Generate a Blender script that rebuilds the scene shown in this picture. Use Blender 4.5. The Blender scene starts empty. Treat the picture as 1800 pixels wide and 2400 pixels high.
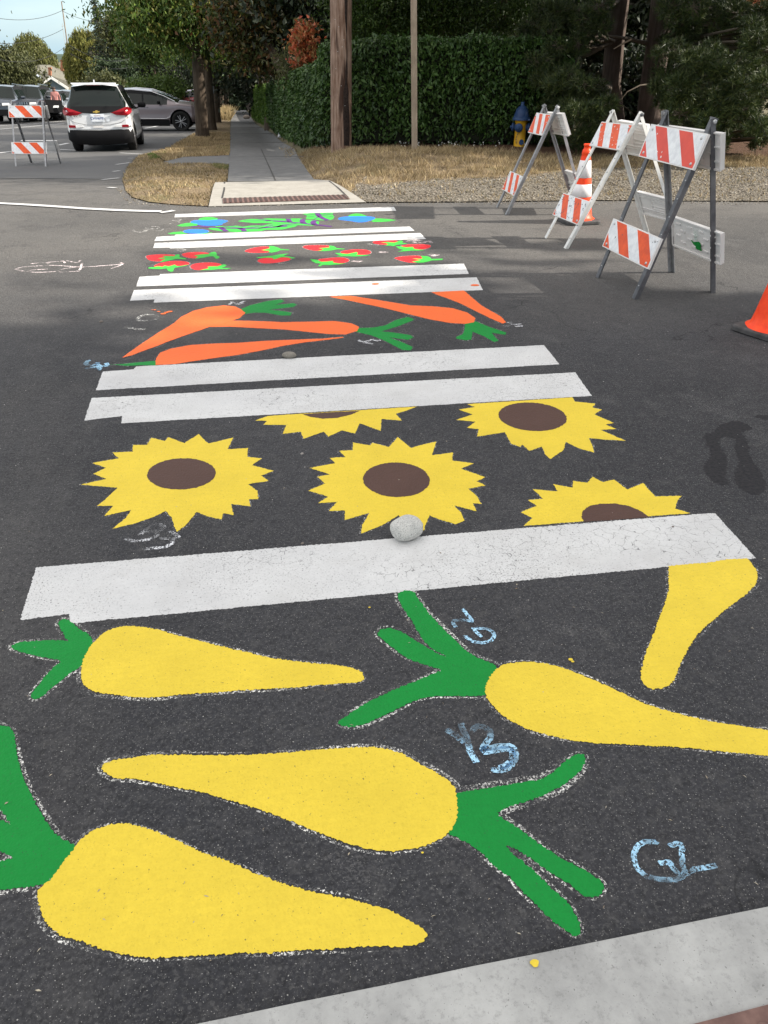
import bpy, bmesh, math, random
import numpy as np
from mathutils import Vector, Matrix, geometry
R = math.radians
sc = bpy.context.scene
col = sc.collection
# ------------------------------------------------------------------ camera
PITCH, ROLL, AZ, FPX, CAMH = R(32.006), R(0.318), R(10.162), 1750.0, 1.5
def rz(v, a=AZ):
    c, s = math.cos(a), math.sin(a)
    return Vector((c*v[0]+s*v[1], -s*v[0]+c*v[1], v[2]))
_f = Vector((0, math.cos(PITCH), -math.sin(PITCH))); _u = Vector((0, math.sin(PITCH), math.cos(PITCH))); _r = Vector((1, 0, 0))
_c, _s = math.cos(ROLL), math.sin(ROLL)
CR, CU, CF = rz(_c*_r+_s*_u), rz(-_s*_r+_c*_u), rz(_f)
cd = bpy.data.cameras.new('camera'); cam = bpy.data.objects.new('camera', cd); col.objects.link(cam)
cd.sensor_fit = 'VERTICAL'; cd.sensor_height = 36.0; cd.lens = FPX/2400*36.0
cd.clip_start = 0.05; cd.clip_end = 12000
cam.matrix_world = Matrix(((CR.x, CU.x, -CF.x, 0), (CR.y, CU.y, -CF.y, 0), (CR.z, CU.z, -CF.z, CAMH), (0, 0, 0, 1)))
sc.camera = cam
# ------------------------------------------------------------------ sky, sun, exposure
SUN_EL = R(31); SUN_AZ = R(99)           # azimuth clockwise from +Y
sc.view_settings.view_transform = 'Standard'; sc.view_settings.look = 'None'
sc.view_settings.exposure = 1.15; sc.view_settings.gamma = 1.0
w = bpy.data.worlds.new("World"); sc.world = w; w.use_nodes = True
nt = w.node_tree; bg = nt.nodes['Background']
sky = nt.nodes.new('ShaderNodeTexSky'); sky.sky_type = 'NISHITA'; sky.sun_disc = False
sky.sun_elevation = SUN_EL; sky.sun_rotation = SUN_AZ; sky.air_density = 1.0; sky.dust_density = 0.4; sky.ozone_density = 1.6
tc = nt.nodes.new('ShaderNodeTexCoord'); mp = nt.nodes.new('ShaderNodeMapping'); mp.inputs['Scale'].default_value = (1.2, 1.2, 5)
ns = nt.nodes.new('ShaderNodeTexNoise'); ns.inputs['Scale'].default_value = 2.2; ns.inputs['Detail'].default_value = 6
rp = nt.nodes.new('ShaderNodeMapRange'); rp.inputs['From Min'].default_value = .35; rp.inputs['From Max'].default_value = .7; rp.inputs['To Min'].default_value = .72; rp.inputs['To Max'].default_value = 1.0
sx = nt.nodes.new('ShaderNodeSeparateXYZ'); el = nt.nodes.new('ShaderNodeMapRange'); el.inputs['From Min'].default_value = .0; el.inputs['From Max'].default_value = .45   # unseen bright cloud overhead, added to fill the shade; clear pale band at the horizon
cc = nt.nodes.new('ShaderNodeMixRGB'); cc.inputs['Color1'].default_value = (1.35, 2.1, 2.6, 1); cc.inputs['Color2'].default_value = (5.2, 5.0, 4.75, 1)
mx = nt.nodes.new('ShaderNodeMixRGB')
nt.links.new(tc.outputs['Generated'], mp.inputs['Vector']); nt.links.new(mp.outputs[0], ns.inputs['Vector']); nt.links.new(ns.outputs['Fac'], rp.inputs['Value'])
nt.links.new(tc.outputs['Generated'], sx.inputs[0]); nt.links.new(sx.outputs['Z'], el.inputs['Value']); nt.links.new(el.outputs[0], cc.inputs['Fac']); nt.links.new(cc.outputs[0], mx.inputs['Color2'])
nt.links.new(rp.outputs[0], mx.inputs['Fac']); nt.links.new(sky.outputs[0], mx.inputs['Color1']); nt.links.new(mx.outputs[0], bg.inputs['Color'])
bg.inputs['Strength'].default_value = 0.15
sl = bpy.data.lights.new('sun', 'SUN'); sl.energy = 3.9; sl.angle = R(0.6); sl.color = (1.0, 0.93, 0.82)
so = bpy.data.objects.new('sun', sl); col.objects.link(so)
sdir = Vector((math.sin(SUN_AZ)*math.cos(SUN_EL), math.cos(SUN_AZ)*math.cos(SUN_EL), math.sin(SUN_EL)))
so.rotation_euler = sdir.to_track_quat('Z', 'Y').to_euler(); so.location = (20, -4, 14)
# ------------------------------------------------------------------ terrain and pixel helpers
def sst(a, b, x):
    t = min(max((x-a)/(b-a), 0), 1); return t*t*(3-2*t)
def gz(x, y):
    d = y-9.0
    if d <= 0: return 0.0
    k = 1-0.66*sst(.9, 2.0, x)*(1-.5*sst(22, 90, y))
    b = 2.0
    z = .078*d*d/(2*b) if d < b else .078*(min(d, 15)-b/2)
    if d > 15: z += .043*(min(d, 60)-15)
    if d > 60: z += .062*(min(d, 180)-60)
    if d > 180: z += (d-180)*0.014
    return -z*(k if d < 180 else k+(1-k)*min(1, (d-180)/200))
def ray(px, py):
    return CF*FPX+CR*(px-900)+CU*(1200-py)
def W(px, py, dz=0.0):
    """pixel of the photograph -> point of the terrain it shows"""
    d = ray(px, py); hl = math.hypot(d.x, d.y)
    prev = 0.0; t = 0.5
    def P(t): return Vector((d.x/hl*t, d.y/hl*t, CAMH+d.z/hl*t))
    while t < 1500:
        p = P(t)
        if p.z <= gz(p.x, p.y)+dz: break
        prev = t; t *= 1.03
    a, b = prev, t
    for _ in range(30):
        m = (a+b)/2; p = P(m)
        if p.z <= gz(p.x, p.y)+dz: b = m
        else: a = m
    return P((a+b)/2)
def A(px, py, D):
    """pixel + horizontal distance -> point"""
    d = ray(px, py); k = D/math.hypot(d.x, d.y)
    return Vector((d.x*k, d.y*k, CAMH+d.z*k))
def mpp(px, py, D):
    p = A(px, py, D)-Vector((0, 0, CAMH)); return p.dot(CF)/FPX
def on_plane(px, py, p0, n):
    d = ray(px, py); o = Vector((0, 0, CAMH)); t = (p0-o).dot(n)/d.dot(n); return o+d*t
# ------------------------------------------------------------------ objects
WM = {}
def tag(o, label=None, cat=None, group=None, kind=None):
    if label: o['label'] = label
    if cat: o['category'] = cat
    if group: o['group'] = group
    if kind: o['kind'] = kind
    return o
def thing(name, label, cat, loc=(0, 0, 0), rot=0.0, group=None):
    o = bpy.data.objects.new(name, None); col.objects.link(o); o.location = loc; o.rotation_euler = (0, 0, rot); o.empty_display_size = .1
    WM[o.name] = Matrix.Translation(Vector(loc)) @ Matrix.Rotation(rot, 4, 'Z')
    return tag(o, label, cat, group)
class MB:
    def __init__(s): s.v = []; s.f = []; s.m = []; s.sm = []
    def add(s, vs, fs, mi=0, sm=False):
        n = len(s.v); s.v += [Vector(v) for v in vs]
        for f in fs: s.f.append([i+n for i in f]); s.m.append(mi); s.sm.append(sm)
        return s
    def box(s, c, size, M=None, mi=0):
        x, y, z = size[0]/2, size[1]/2, size[2]/2
        vs = [Vector((i, j, k)) for i in (-x, x) for j in (-y, y) for k in (-z, z)]
        if M is not None: vs = [M @ v for v in vs]
        vs = [v+Vector(c) for v in vs]
        return s.add(vs, [(0, 1, 3, 2), (4, 6, 7, 5), (0, 4, 5, 1), (2, 3, 7, 6), (0, 2, 6, 4), (1, 5, 7, 3)], mi)
    def bar(s, a, b, wx, wy, side, mi=0):
        a, b = Vector(a), Vector(b); d = (b-a).normalized(); sd = Vector(side); sd = (sd-d*sd.dot(d)).normalized(); n = d.cross(sd)
        vs = []
        for p in (a, b):
            for i, j in ((-1, -1), (1, -1), (1, 1), (-1, 1)): vs.append(p+sd*i*wx/2+n*j*wy/2)
        return s.add(vs, [(3, 2, 1, 0), (4, 5, 6, 7), (0, 1, 5, 4), (1, 2, 6, 5), (2, 3, 7, 6), (3, 0, 4, 7)], mi)
    def angle_bar(s, a, b, wx, wy, th, side, nn, mi=0):
        """L section: flange wx along side, flange wy along nn"""
        a, b = Vector(a), Vector(b); d = (b-a).normalized(); sd = Vector(side); sd = (sd-d*sd.dot(d)).normalized(); n = Vector(nn); n = (n-d*n.dot(d)-sd*n.dot(sd)).normalized()
        prof = [(0, 0), (wx, 0), (wx, th), (th, th), (th, wy), (0, wy)]
        vs = [p+sd*(u-wx/2)+n*v for p in (a, b) for u, v in prof]
        fs = [(i, (i+1) % 6, 6+(i+1) % 6, 6+i) for i in range(6)]+[(5, 4, 3, 2, 1, 0), (6, 7, 8, 9, 10, 11)]
        return s.add(vs, fs, mi)
    def tube(s, pts, rad, seg=8, mi=0, caps=True, sm=True):
        pts = [Vector(p) for p in pts]; n = len(pts)
        if not hasattr(rad, '__len__'): rad = [rad]*n
        vs = []; fs = []; ref = Vector((0.3, 0.2, 1)).normalized(); pn = None
        for i, p in enumerate(pts):
            d = (pts[min(i+1, n-1)]-pts[max(i-1, 0)]).normalized()
            if pn is None:
                a = d.cross(ref); a = a if a.length > .05 else d.cross(Vector((1, 0, 0))); a.normalize()
            else: a = (pn-d*pn.dot(d)).normalized()
            pn = a; b = d.cross(a)
            for k in range(seg):
                t = 2*math.pi*k/seg; vs.append(p+(a*math.cos(t)+b*math.sin(t))*rad[i])
        for i in range(n-1):
            for k in range(seg):
                k2 = (k+1) % seg; fs.append((i*seg+k, i*seg+k2, (i+1)*seg+k2, (i+1)*seg+k))
        s.add(vs, fs, mi, sm)
        if caps: s.add(vs[:seg], [tuple(range(seg))[::-1]], mi); s.add(vs[-seg:], [tuple(range(seg))], mi)
        return s
    def lathe(s, prof, seg=24, M=None, mi=0, sm=True):
        vs = []; fs = []
        for r, z in prof:
            for k in range(seg):
                t = 2*math.pi*k/seg; v = Vector((r*math.cos(t), r*math.sin(t), z)); vs.append(M @ v if M is not None else v)
        n = len(prof)
        for i in range(n-1):
            for k in range(seg):
                k2 = (k+1) % seg; fs.append((i*seg+k, i*seg+k2, (i+1)*seg+k2, (i+1)*seg+k))
        s.add(vs, fs, mi, sm)
        s.add(vs[:seg], [tuple(range(seg))[::-1]], mi); s.add(vs[-seg:], [tuple(range(seg))], mi)
        return s
    def slab(s, quad, th, mi=0, back=None):
        """quad (4 pts, any polygon) extruded by vector th"""
        q = [Vector(p) for p in quad]; n = len(q); th = Vector(th)
        return s.add(q+[p+th for p in q], [tuple(range(n)), tuple(range(2*n-1, n-1, -1))]+[(i, n+i, n+(i+1) % n, (i+1) % n) for i in range(n)], mi)
    def build(s, name, mats, parent=None, local=False, smooth=None, origin=None):
        me = bpy.data.meshes.new(name); vs = s.v; o = bpy.data.objects.new(name, me)
        Mw = Matrix.Identity(4)
        if parent is not None:
            Mw = WM[parent.name]
            if not local: inv = Mw.inverted(); vs = [inv @ v for v in vs]
        elif origin is not None or not local:
            if origin is None:
                xs = [v.x for v in vs]; ys = [v.y for v in vs]; zs = [v.z for v in vs]
                origin = Vector(((min(xs)+max(xs))/2, (min(ys)+max(ys))/2, min(zs)))
            origin = Vector(origin); vs = [v-origin for v in vs]; o.location = origin; Mw = Matrix.Translation(origin)
        me.from_pydata([tuple(v) for v in vs], [], s.f)
        if not isinstance(mats, (list, tuple)): mats = [mats]
        for m in mats: me.materials.append(m)
        me.polygons.foreach_set('material_index', s.m)
        me.polygons.foreach_set('use_smooth', [bool(x) for x in s.sm] if smooth is None else [smooth]*len(s.f))
        me.update()
        col.objects.link(o)
        if parent is not None: o.parent = parent
        WM[o.name] = Mw
        return o
def np_mesh(name, V, F, mat, parent=None, smooth=False, origin=None):
    """V (n,3), F (m,k) arrays; fast"""
    me = bpy.data.meshes.new(name); V = np.asarray(V, dtype=np.float64); F = np.asarray(F, dtype=np.int32)
    Mw = Matrix.Identity(4); o = bpy.data.objects.new(name, me)
    if parent is not None:
        Mw = WM[parent.name]; inv = np.array(Mw.inverted()); V = V @ inv[:3, :3].T + inv[:3, 3]
    elif origin is not None:
        V = V-np.array(origin); o.location = origin; Mw = Matrix.Translation(Vector(origin))
    me.vertices.add(len(V)); me.vertices.foreach_set('co', V.ravel())
    k = F.shape[1]; me.loops.add(F.size); me.loops.foreach_set('vertex_index', F.ravel())
    me.polygons.add(len(F)); me.polygons.foreach_set('loop_start', np.arange(0, F.size, k, dtype=np.int32))
    if smooth: me.polygons.foreach_set('use_smooth', [True]*len(F))
    me.materials.append(mat); me.update(calc_edges=True)
    col.objects.link(o)
    if parent is not None: o.parent = parent
    WM[o.name] = Mw
    return o
def text_mb(txt, size, M, mi=0, depth=0.0):
    cu = bpy.data.curves.new('t', 'FONT'); cu.body = txt; cu.size = size; cu.align_x = 'CENTER'; cu.align_y = 'CENTER'; cu.resolution_u = 3; cu.offset = size*0.012
    o = bpy.data.objects.new('t', cu); col.objects.link(o); dg = bpy.context.evaluated_depsgraph_get(); dg.update()
    me = o.evaluated_get(dg).to_mesh(); mb = MB()
    mb.add([M @ v.co for v in me.vertices], [tuple(p.vertices) for p in me.polygons], mi)
    bpy.data.objects.remove(o); bpy.data.curves.remove(cu)
    return mb
# ------------------------------------------------------------------ materials
def mat(name, colr=(.5, .5, .5), rough=.6, metal=0.0, spec=.5, coat=0.0, trans=0.0, emit=None):
    m = bpy.data.materials.new(name); m.use_nodes = True; b = m.node_tree.nodes['Principled BSDF']
    b.inputs['Base Color'].default_value = (*colr, 1); b.inputs['Roughness'].default_value = rough; b.inputs['Metallic'].default_value = metal
    b.inputs['Specular IOR Level'].default_value = spec; b.inputs['Coat Weight'].default_value = coat; b.inputs['Transmission Weight'].default_value = trans
    return m
class NT:
    def __init__(s, m): s.m = m; s.nt = m.node_tree; s.b = s.nt.nodes['Principled BSDF']; s.pos = None
    def n(s, t, **kw):
        x = s.nt.nodes.new('ShaderNode'+t)
        for k, v in kw.items():
            if k in x.inputs: x.inputs[k].default_value = v
            else: setattr(x, k, v)
        return x
    def l(s, a, b): s.nt.links.new(a, b)
    def P(s):
        if s.pos is None: s.pos = s.n('NewGeometry')
        return s.pos.outputs['Position']
    def noise(s, scale, detail=3, rough=.55, vec=None, stretch=None):
        x = s.n('TexNoise'); x.inputs['Scale'].default_value = scale; x.inputs['Detail'].default_value = detail; x.inputs['Roughness'].default_value = rough
        v = vec or s.P()
        if stretch:
            mpn = s.n('Mapping'); mpn.inputs['Scale'].default_value = stretch; s.l(v, mpn.inputs[0]); v = mpn.outputs[0]
        s.l(v, x.inputs['Vector']); return x.outputs['Fac']
    def vor(s, scale, feature='F1', vec=None, out='Distance'):
        x = s.n('TexVoronoi'); x.feature = feature; x.inputs['Scale'].default_value = scale; s.l(vec or s.P(), x.inputs['Vector']); return x.outputs[out]
    def rng(s, v, a, b, c=0.0, d=1.0):
        x = s.n('MapRange'); x.inputs['From Min'].default_value = a; x.inputs['From Max'].default_value = b; x.inputs['To Min'].default_value = c; x.inputs['To Max'].default_value = d
        s.l(v, x.inputs['Value']); return x.outputs[0]
    def math(s, op, a, b=None):
        x = s.n('Math'); x.operation = op
        for i, q in enumerate((a, b)):
            if q is None: continue
            if isinstance(q, (int, float)): x.inputs[i].default_value = q
            else: s.l(q, x.inputs[i])
        return x.outputs[0]
    def mix(s, f, a, b, mode='MIX'):
        x = s.n('MixRGB'); x.blend_type = mode
        for i, q in zip(('Fac', 'Color1', 'Color2'), (f, a, b)):
            if isinstance(q, (int, float)): x.inputs[i].default_value = q
            elif isinstance(q, tuple): x.inputs[i].default_value = (*q, 1)
            else: s.l(q, x.inputs[i])
        return x.outputs[0]
    def color(s, c): s.l(c, s.b.inputs['Base Color'])
    def rough(s, c): s.l(c, s.b.inputs['Roughness'])
    def bump(s, h, strength, dist, prev=None):
        x = s.n('Bump'); x.inputs['Strength'].default_value = strength; x.inputs['Distance'].default_value = dist; s.l(h, x.inputs['Height'])
        if prev is not None: s.l(prev, x.inputs['Normal'])
        s.l(x.outputs[0], s.b.inputs['Normal']); return x.outputs[0]
    def alpha(s, a):
        s.l(a, s.b.inputs['Alpha'])
def agg_bump(n, k=1.0):
    v = n.vor(125); f = n.noise(55, 4, .75)
    h = n.math('ADD', n.math('MULTIPLY', v, .6), f)
    return n.bump(h, .85*k, .005)
def asphalt_mat():
    m = mat('asphalt', rough=.85, spec=.25); n = NT(m)
    patch = n.rng(n.noise(.55, 5, .6), .35, .68)
    sp = n.n('SeparateXYZ'); n.l(n.P(), sp.inputs[0])
    # fresh black mat near, dusty older surface toward the far kerb, brightened as painted sunlight
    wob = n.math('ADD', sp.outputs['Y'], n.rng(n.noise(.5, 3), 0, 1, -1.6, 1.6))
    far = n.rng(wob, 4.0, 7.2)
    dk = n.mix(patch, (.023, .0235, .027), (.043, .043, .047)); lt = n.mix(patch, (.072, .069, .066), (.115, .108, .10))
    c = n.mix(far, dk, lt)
    streak = n.rng(n.noise(1.0, 4, .6, stretch=(.9, .22, 1)), .52, .75)
    c = n.mix(n.math('MULTIPLY', streak, .5), c, (.10, .095, .09))
    c = n.mix(n.rng(n.noise(2.2, 5, .7), .50, .62, 0, .38), c, (.022, .022, .025))
    x = n.n('TexVoronoi'); x.inputs['Scale'].default_value = 150; n.l(n.P(), x.inputs['Vector'])
    g = n.n('RGBToBW'); n.l(x.outputs['Color'], g.inputs[0])
    c = n.mix(n.rng(g.outputs[0], .2, .9, .0, .55), c, n.mix(1.0, c, (1.8, 1.78, 1.75), 'MULTIPLY'))
    c = n.mix(n.rng(n.noise(48, 4, .75), .50, .66, 0, .6), c, (.014, .014, .015))
    c = n.mix(n.rng(n.noise(16, 4, .7), .52, .72, 0, .35), c, (.10, .097, .094))
    y = n.n('TexVoronoi'); y.inputs['Scale'].default_value = 75; n.l(n.P(), y.inputs['Vector']); gy_ = n.n('RGBToBW'); n.l(y.outputs['Color'], gy_.inputs[0])
    st_ = n.math('MULTIPLY', n.rng(gy_.outputs[0], .74, .78), n.rng(y.outputs['Distance'], .22, .34, 1, 0))
    c = n.mix(n.math('MULTIPLY', st_, .32), c, (.13, .128, .126))
    c = n.mix(n.rng(n.noise(95, 3, .8), .52, .62, 0, .45), c, (.105, .103, .101))
    spk = n.rng(n.noise(260, 1, .5), .69, .73)
    c = n.mix(n.math('MULTIPLY', spk, .8), c, (.42, .41, .39))
    dust = n.math('MULTIPLY', n.rng(n.noise(1.5, 5, .7), .54, .72), n.rng(n.noise(140, 3, .8), .50, .60))
    c = n.mix(n.math('MULTIPLY', dust, .55), c, (.24, .235, .23))
    wv = n.n('VectorMath'); wv.operation = 'ADD'; n.l(n.P(), wv.inputs[0]); wn = n.n('TexNoise'); wn.inputs['Scale'].default_value = 2.5; wn.inputs['Detail'].default_value = 5; n.l(n.P(), wn.inputs['Vector'])
    ws = n.n('VectorMath'); ws.operation = 'SCALE'; ws.inputs['Scale'].default_value = .5; n.l(wn.outputs['Color'], ws.inputs[0]); n.l(ws.outputs[0], wv.inputs[1])
    ce = n.vor(.9, 'DISTANCE_TO_EDGE', wv.outputs[0]); ck = n.math('MULTIPLY', n.rng(ce, 0, .006, 1, 0), n.rng(n.noise(1.1, 2), .52, .6)); c = n.mix(n.math('MULTIPLY', ck, .7), c, (.010, .010, .011))
    n.color(c); n.rough(n.rng(n.noise(3, 3), .3, .7, .78, .95)); agg_bump(n); return m
def old_road_mat():
    m = mat('street_asphalt', rough=.85, spec=.35); n = NT(m)
    c = n.mix(n.rng(n.noise(.4, 4), .3, .7), (.06, .061, .066), (.095, .094, .092)); c = n.mix(n.rng(n.noise(60, 2), .4, .7, 0, .5), c, (.14, .135, .13))
    n.color(c); agg_bump(n, .6); return m
def paint_mat(name, c, wear=.0, crack=False, dark=(.04, .04, .042)):
    m = mat(name, c, rough=.65, spec=.22); n = NT(m)
    cc = n.mix(n.rng(n.noise(5, 4, .6), .3, .7, 0, .7), c, tuple(min(1, q*.84) for q in c))
    cc = n.mix(n.rng(n.noise(24, 4, .7, stretch=(1, 3.5, 1)), .45, .7, 0, .35), cc, tuple(q*.78 for q in c))
    cc = n.mix(n.rng(n.noise(60, 3), .4, .8, 0, .35), cc, tuple(q*.8 for q in c))
    pore = n.rng(n.noise(150, 2, .6), .67-wear, .74-wear)
    cc = n.mix(n.math('MULTIPLY', pore, .7), cc, dark)
    cc = n.mix(n.rng(n.noise(70, 4, .8), .56, .72, 0, .28), cc, tuple(q*.55 for q in c))
    if crack:
        warp = n.noise(6, 3)
        v = n.n('Vector'+'Math'); v.operation = 'ADD'; n.l(n.P(), v.inputs[0])
        nn = n.n('TexNoise'); nn.inputs['Scale'].default_value = 9; nn.inputs['Detail'].default_value = 3; n.l(n.P(), nn.inputs['Vector'])
        sc_ = n.n('VectorMath'); sc_.operation = 'SCALE'; sc_.inputs['Scale'].default_value = .12; n.l(nn.outputs['Color'], sc_.inputs[0]); n.l(sc_.outputs[0], v.inputs[1])
        e = n.vor(22, 'DISTANCE_TO_EDGE', v.outputs[0])
        ck = n.math('MULTIPLY', n.rng(e, 0.0, .020, 1, 0), n.rng(n.noise(2.2, 3), .46, .58))
        ck = n.math('MULTIPLY', ck, n.rng(n.noise(40, 2), .42, .5))
        cc = n.mix(ck, cc, (.03, .03, .032))
        cl = n.math('MULTIPLY', n.rng(n.noise(150, 3, .8), .56, .62), n.rng(n.noise(1.7, 3), .42, .7))
        cc = n.mix(n.math('MULTIPLY', cl, .9), cc, (.06, .06, .062))
        cc = n.mix(n.rng(n.noise(2.5, 4), .5, .8, 0, .35), cc, (.42, .40, .38))
        t_ = n.math('MULTIPLY', n.rng(n.noise(.8, 4, .65, stretch=(1, 2.2, 1)), .45, .7), .28); cc = n.mix(t_, cc, (.36, .36, .38))
    n.color(cc); agg_bump(n, .6); return m
def chalk_mat(name, c, cover=.5):
    m = mat(name, c, rough=.95, spec=.1); n = NT(m)
    a = n.rng(n.noise(130, 3, .85), cover-.01, cover+.03); b = n.rng(n.noise(9, 3), .40, .58, .1, .95)
    n.alpha(n.math('MULTIPLY', a, b))
    return m
def leaf_mat(name, cols, rough=.5, transl=.25, spec=.4):
    m = mat(name, cols[0], rough=rough, spec=spec); n = NT(m)
    g = n.n('NewGeometry'); rnp = g.outputs['Random Per Island']; r = n.n('ValToRGB'); e = r.color_ramp.elements
    e[0].position = 0; e[0].color = (*cols[0], 1); e[1].position = 1; e[1].color = (*cols[-1], 1)
    for i, c in enumerate(cols[1:-1]):
        q = r.color_ramp.elements.new((i+1)/(len(cols)-1)); q.color = (*c, 1)
    n.l(rnp, r.inputs[0]); big = n.rng(n.noise(.9, 3), .3, .7, .65, 1.3)
    c = n.mix(1.0, r.outputs[0], big, 'MULTIPLY'); n.color(c)
    if transl:
        tr = n.n('BsdfTranslucent'); n.l(c, tr.inputs['Color']); ms = n.n('MixShader'); ms.inputs[0].default_value = transl
        n.l(n.b.outputs[0], ms.inputs[1]); n.l(tr.outputs[0], ms.inputs[2]); n.l(ms.outputs[0], n.nt.nodes['Material Output'].inputs['Surface'])
    return m
def bark_mat(name, c1, c2, sc_=1.0, red=None):
    m = mat(name, c1, rough=.9, spec=.2); n = NT(m)
    f = n.noise(14*sc_, 5, .65, stretch=(1, 1, .12)); c = n.mix(n.rng(f, .35, .65), c1, c2); c = n.mix(n.rng(n.noise(3*sc_, 3), .4, .7, 0, .5), c, tuple(q*.6 for q in c1))
    if red:
        dk = n.rng(n.noise(4, 3, .6, stretch=(1, 1, .15)), .60, .66); c = n.mix(n.math('MULTIPLY', dk, .85), c, red)
    n.color(c); n.bump(f, 1.0, .02); return m
def simple_noise_mat(name, c1, c2, scale, rough=.8, bumps=0.0, spec=.3, metal=0.0, detail=4, bd=.01):
    m = mat(name, c1, rough=rough, spec=spec, metal=metal); n = NT(m); f = n.noise(scale, detail, .6); n.color(n.mix(n.rng(f, .35, .65), c1, c2))
    if bumps: n.bump(f, bumps, bd)
    return m
def concrete_mat(name, c1, c2):
    m = mat(name, c1, rough=.85, spec=.25); n = NT(m)
    c = n.mix(n.rng(n.noise(5, 6, .7), .34, .64), c1, c2); c = n.mix(n.rng(n.noise(60, 5, .8), .52, .70, 0, .5), c, tuple(q*.55 for q in c1))
    c = n.mix(n.rng(n.noise(160, 2), .68, .72, 0, .6), c, (.08, .08, .075))
    br = n.noise(60, 3, .6, stretch=(.06, 1, 1)); c = n.mix(n.rng(br, .5, .7, 0, .25), c, tuple(min(1, q*1.25) for q in c1)); n.color(c)
    n.bump(n.math('ADD', br, n.noise(90, 3)), .35, .004); return m
M = {}
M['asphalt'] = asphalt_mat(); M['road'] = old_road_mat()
M['white_line'] = paint_mat('white_road_paint', (.63, .63, .625), .03, True)
M['yellow'] = paint_mat('yellow_paint', (.75, .56, .05)); M['green'] = paint_mat('green_paint', (.002, .235, .034)); M['bgreen'] = paint_mat('bright_green_paint', (.05, .50, .06))
M['orange'] = paint_mat('orange_paint', (.88, .155, .035)); M['red'] = paint_mat('red_paint', (.74, .022, .030)); M['blue'] = paint_mat('blue_paint', (.025, .20, .78))
M['purple'] = paint_mat('purple_paint', (.12, .035, .20)); M['brown'] = paint_mat('brown_paint', (.088, .047, .037))
M['chalk'] = chalk_mat('white_chalk', (.80, .79, .75), .535); M['chalk_thin'] = chalk_mat('faint_chalk', (.75, .75, .74), .585)
M['chalk_w'] = chalk_mat('loose_white_chalk', (.72, .73, .76), .49); M['chalk_blue'] = chalk_mat('blue_chalk', (.42, .70, .92), .455); M['chalk_pink'] = chalk_mat('pink_chalk', (.88, .76, .76), .47)
M['concrete'] = concrete_mat('kerb_concrete', (.29, .29, .282), (.43, .43, .415)); M['ramp'] = concrete_mat('ramp_concrete', (.28, .265, .235), (.36, .34, .305)); M['walk'] = concrete_mat('sidewalk_concrete', (.10, .101, .102), (.165, .163, .16))
M['tactile'] = simple_noise_mat('tactile_paver', (.13, .075, .065), (.20, .12, .10), 30, .8, .2)
M['steel'] = simple_noise_mat('galvanised_steel', (.24, .24, .245), (.36, .36, .37), 18, .5, .05, .5, .55); M['dsteel'] = simple_noise_mat('dark_galvanised_steel', (.075, .077, .085), (.13, .13, .14), 14, .55, .05, .5, .3)
M['wframe'] = simple_noise_mat('white_painted_steel', (.62, .61, .58), (.74, .73, .71), 16, .5, .05)
M['bwhite'] = simple_noise_mat('white_sheeting', (.78, .79, .80), (.62, .63, .65), 22, .35, .02); M['borange'] = simple_noise_mat('orange_sheeting', (.80, .10, .018), (.62, .07, .015), 16, .4, .02)
M['bred'] = simple_noise_mat('red_orange_sheeting', (.70, .075, .045), (.60, .06, .04), 10, .4, .02); M['bback'] = simple_noise_mat('white_plastic_board', (.74, .72, .70), (.66, .64, .62), 6, .5, .03)
M['coneo'] = simple_noise_mat('fluorescent_cone', (.98, .075, .012), (.85, .05, .01), 24, .45, .03); M['conew'] = simple_noise_mat('reflective_collar', (.72, .68, .68), (.80, .78, .78), 14, .35); M['rubber'] = simple_noise_mat('black_rubber', (.045, .043, .042), (.09, .085, .085), 12, .75, .1)
M['black'] = mat('black_plastic', (.010, .010, .011), .6, 0, .15); M['tyre'] = simple_noise_mat('tyre_rubber', (.012, .012, .012), (.025, .024, .023), 20, .85)
M['glass'] = mat('car_glass', (.006, .010, .009), .08, 0, .30, 0); M['rim'] = mat('alloy', (.45, .45, .47), .3, .8); M['chrome'] = mat('chrome', (.7, .7, .72), .15, 1.0)
def car_paint(name, c, metal=.0):
    return mat(name, c, .32, metal, .5, .7)
M['cwhite'] = car_paint('white_car_paint', (.72, .73, .74)); M['ctaupe'] = car_paint('taupe_car_paint', (.20, .16, .17), .35); M['cdark'] = car_paint('dark_blue_grey_paint', (.045, .055, .075), .3); M['cblack'] = car_paint('black_paint', (.02, .025, .035), .3)
M['csilver'] = car_paint('silver_paint', (.34, .37, .41), .5); M['cgrey'] = car_paint('grey_paint', (.16, .19, .23), .4); M['cred'] = car_paint('red_paint_car', (.30, .01, .02), .1)
M['lampred'] = mat('red_lens', (.24, .004, .010), .4, 0, .2, 0); M['lampwhite'] = mat('clear_lens', (.75, .75, .74), .12, 0, .6, .6); M['gold'] = mat('gold_badge', (.75, .50, .12), .3, .7)
M['platew'] = mat('plate_white', (.75, .78, .82), .5); M['plateblue'] = mat('plate_ink', (.03, .07, .25), .5)
M['pole'] = bark_mat('old_pole_wood', (.16, .09, .06), (.38, .27, .21), 1.6, (.03, .014, .010)); M['pole2'] = bark_mat('pale_post_wood', (.30, .235, .175), (.42, .34, .26), 1.4)
M['polefar'] = bark_mat('far_pole_wood', (.20, .15, .11), (.30, .24, .18), .4); M['bark'] = bark_mat('bark', (.05, .036, .026), (.105, .08, .058)); M['pbark'] = bark_mat('pine_bark', (.075, .055, .045), (.16, .12, .10), .8); M['twig'] = simple_noise_mat('twig', (.07, .055, .04), (.12, .095, .07), 5)
M['hydy'] = simple_noise_mat('yellow_enamel', (.72, .40, .02), (.58, .30, .02), 9, .45, .03); M['hydb'] = simple_noise_mat('blue_enamel', (.018, .045, .13), (.035, .075, .17), 9, .5, .03)
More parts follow.
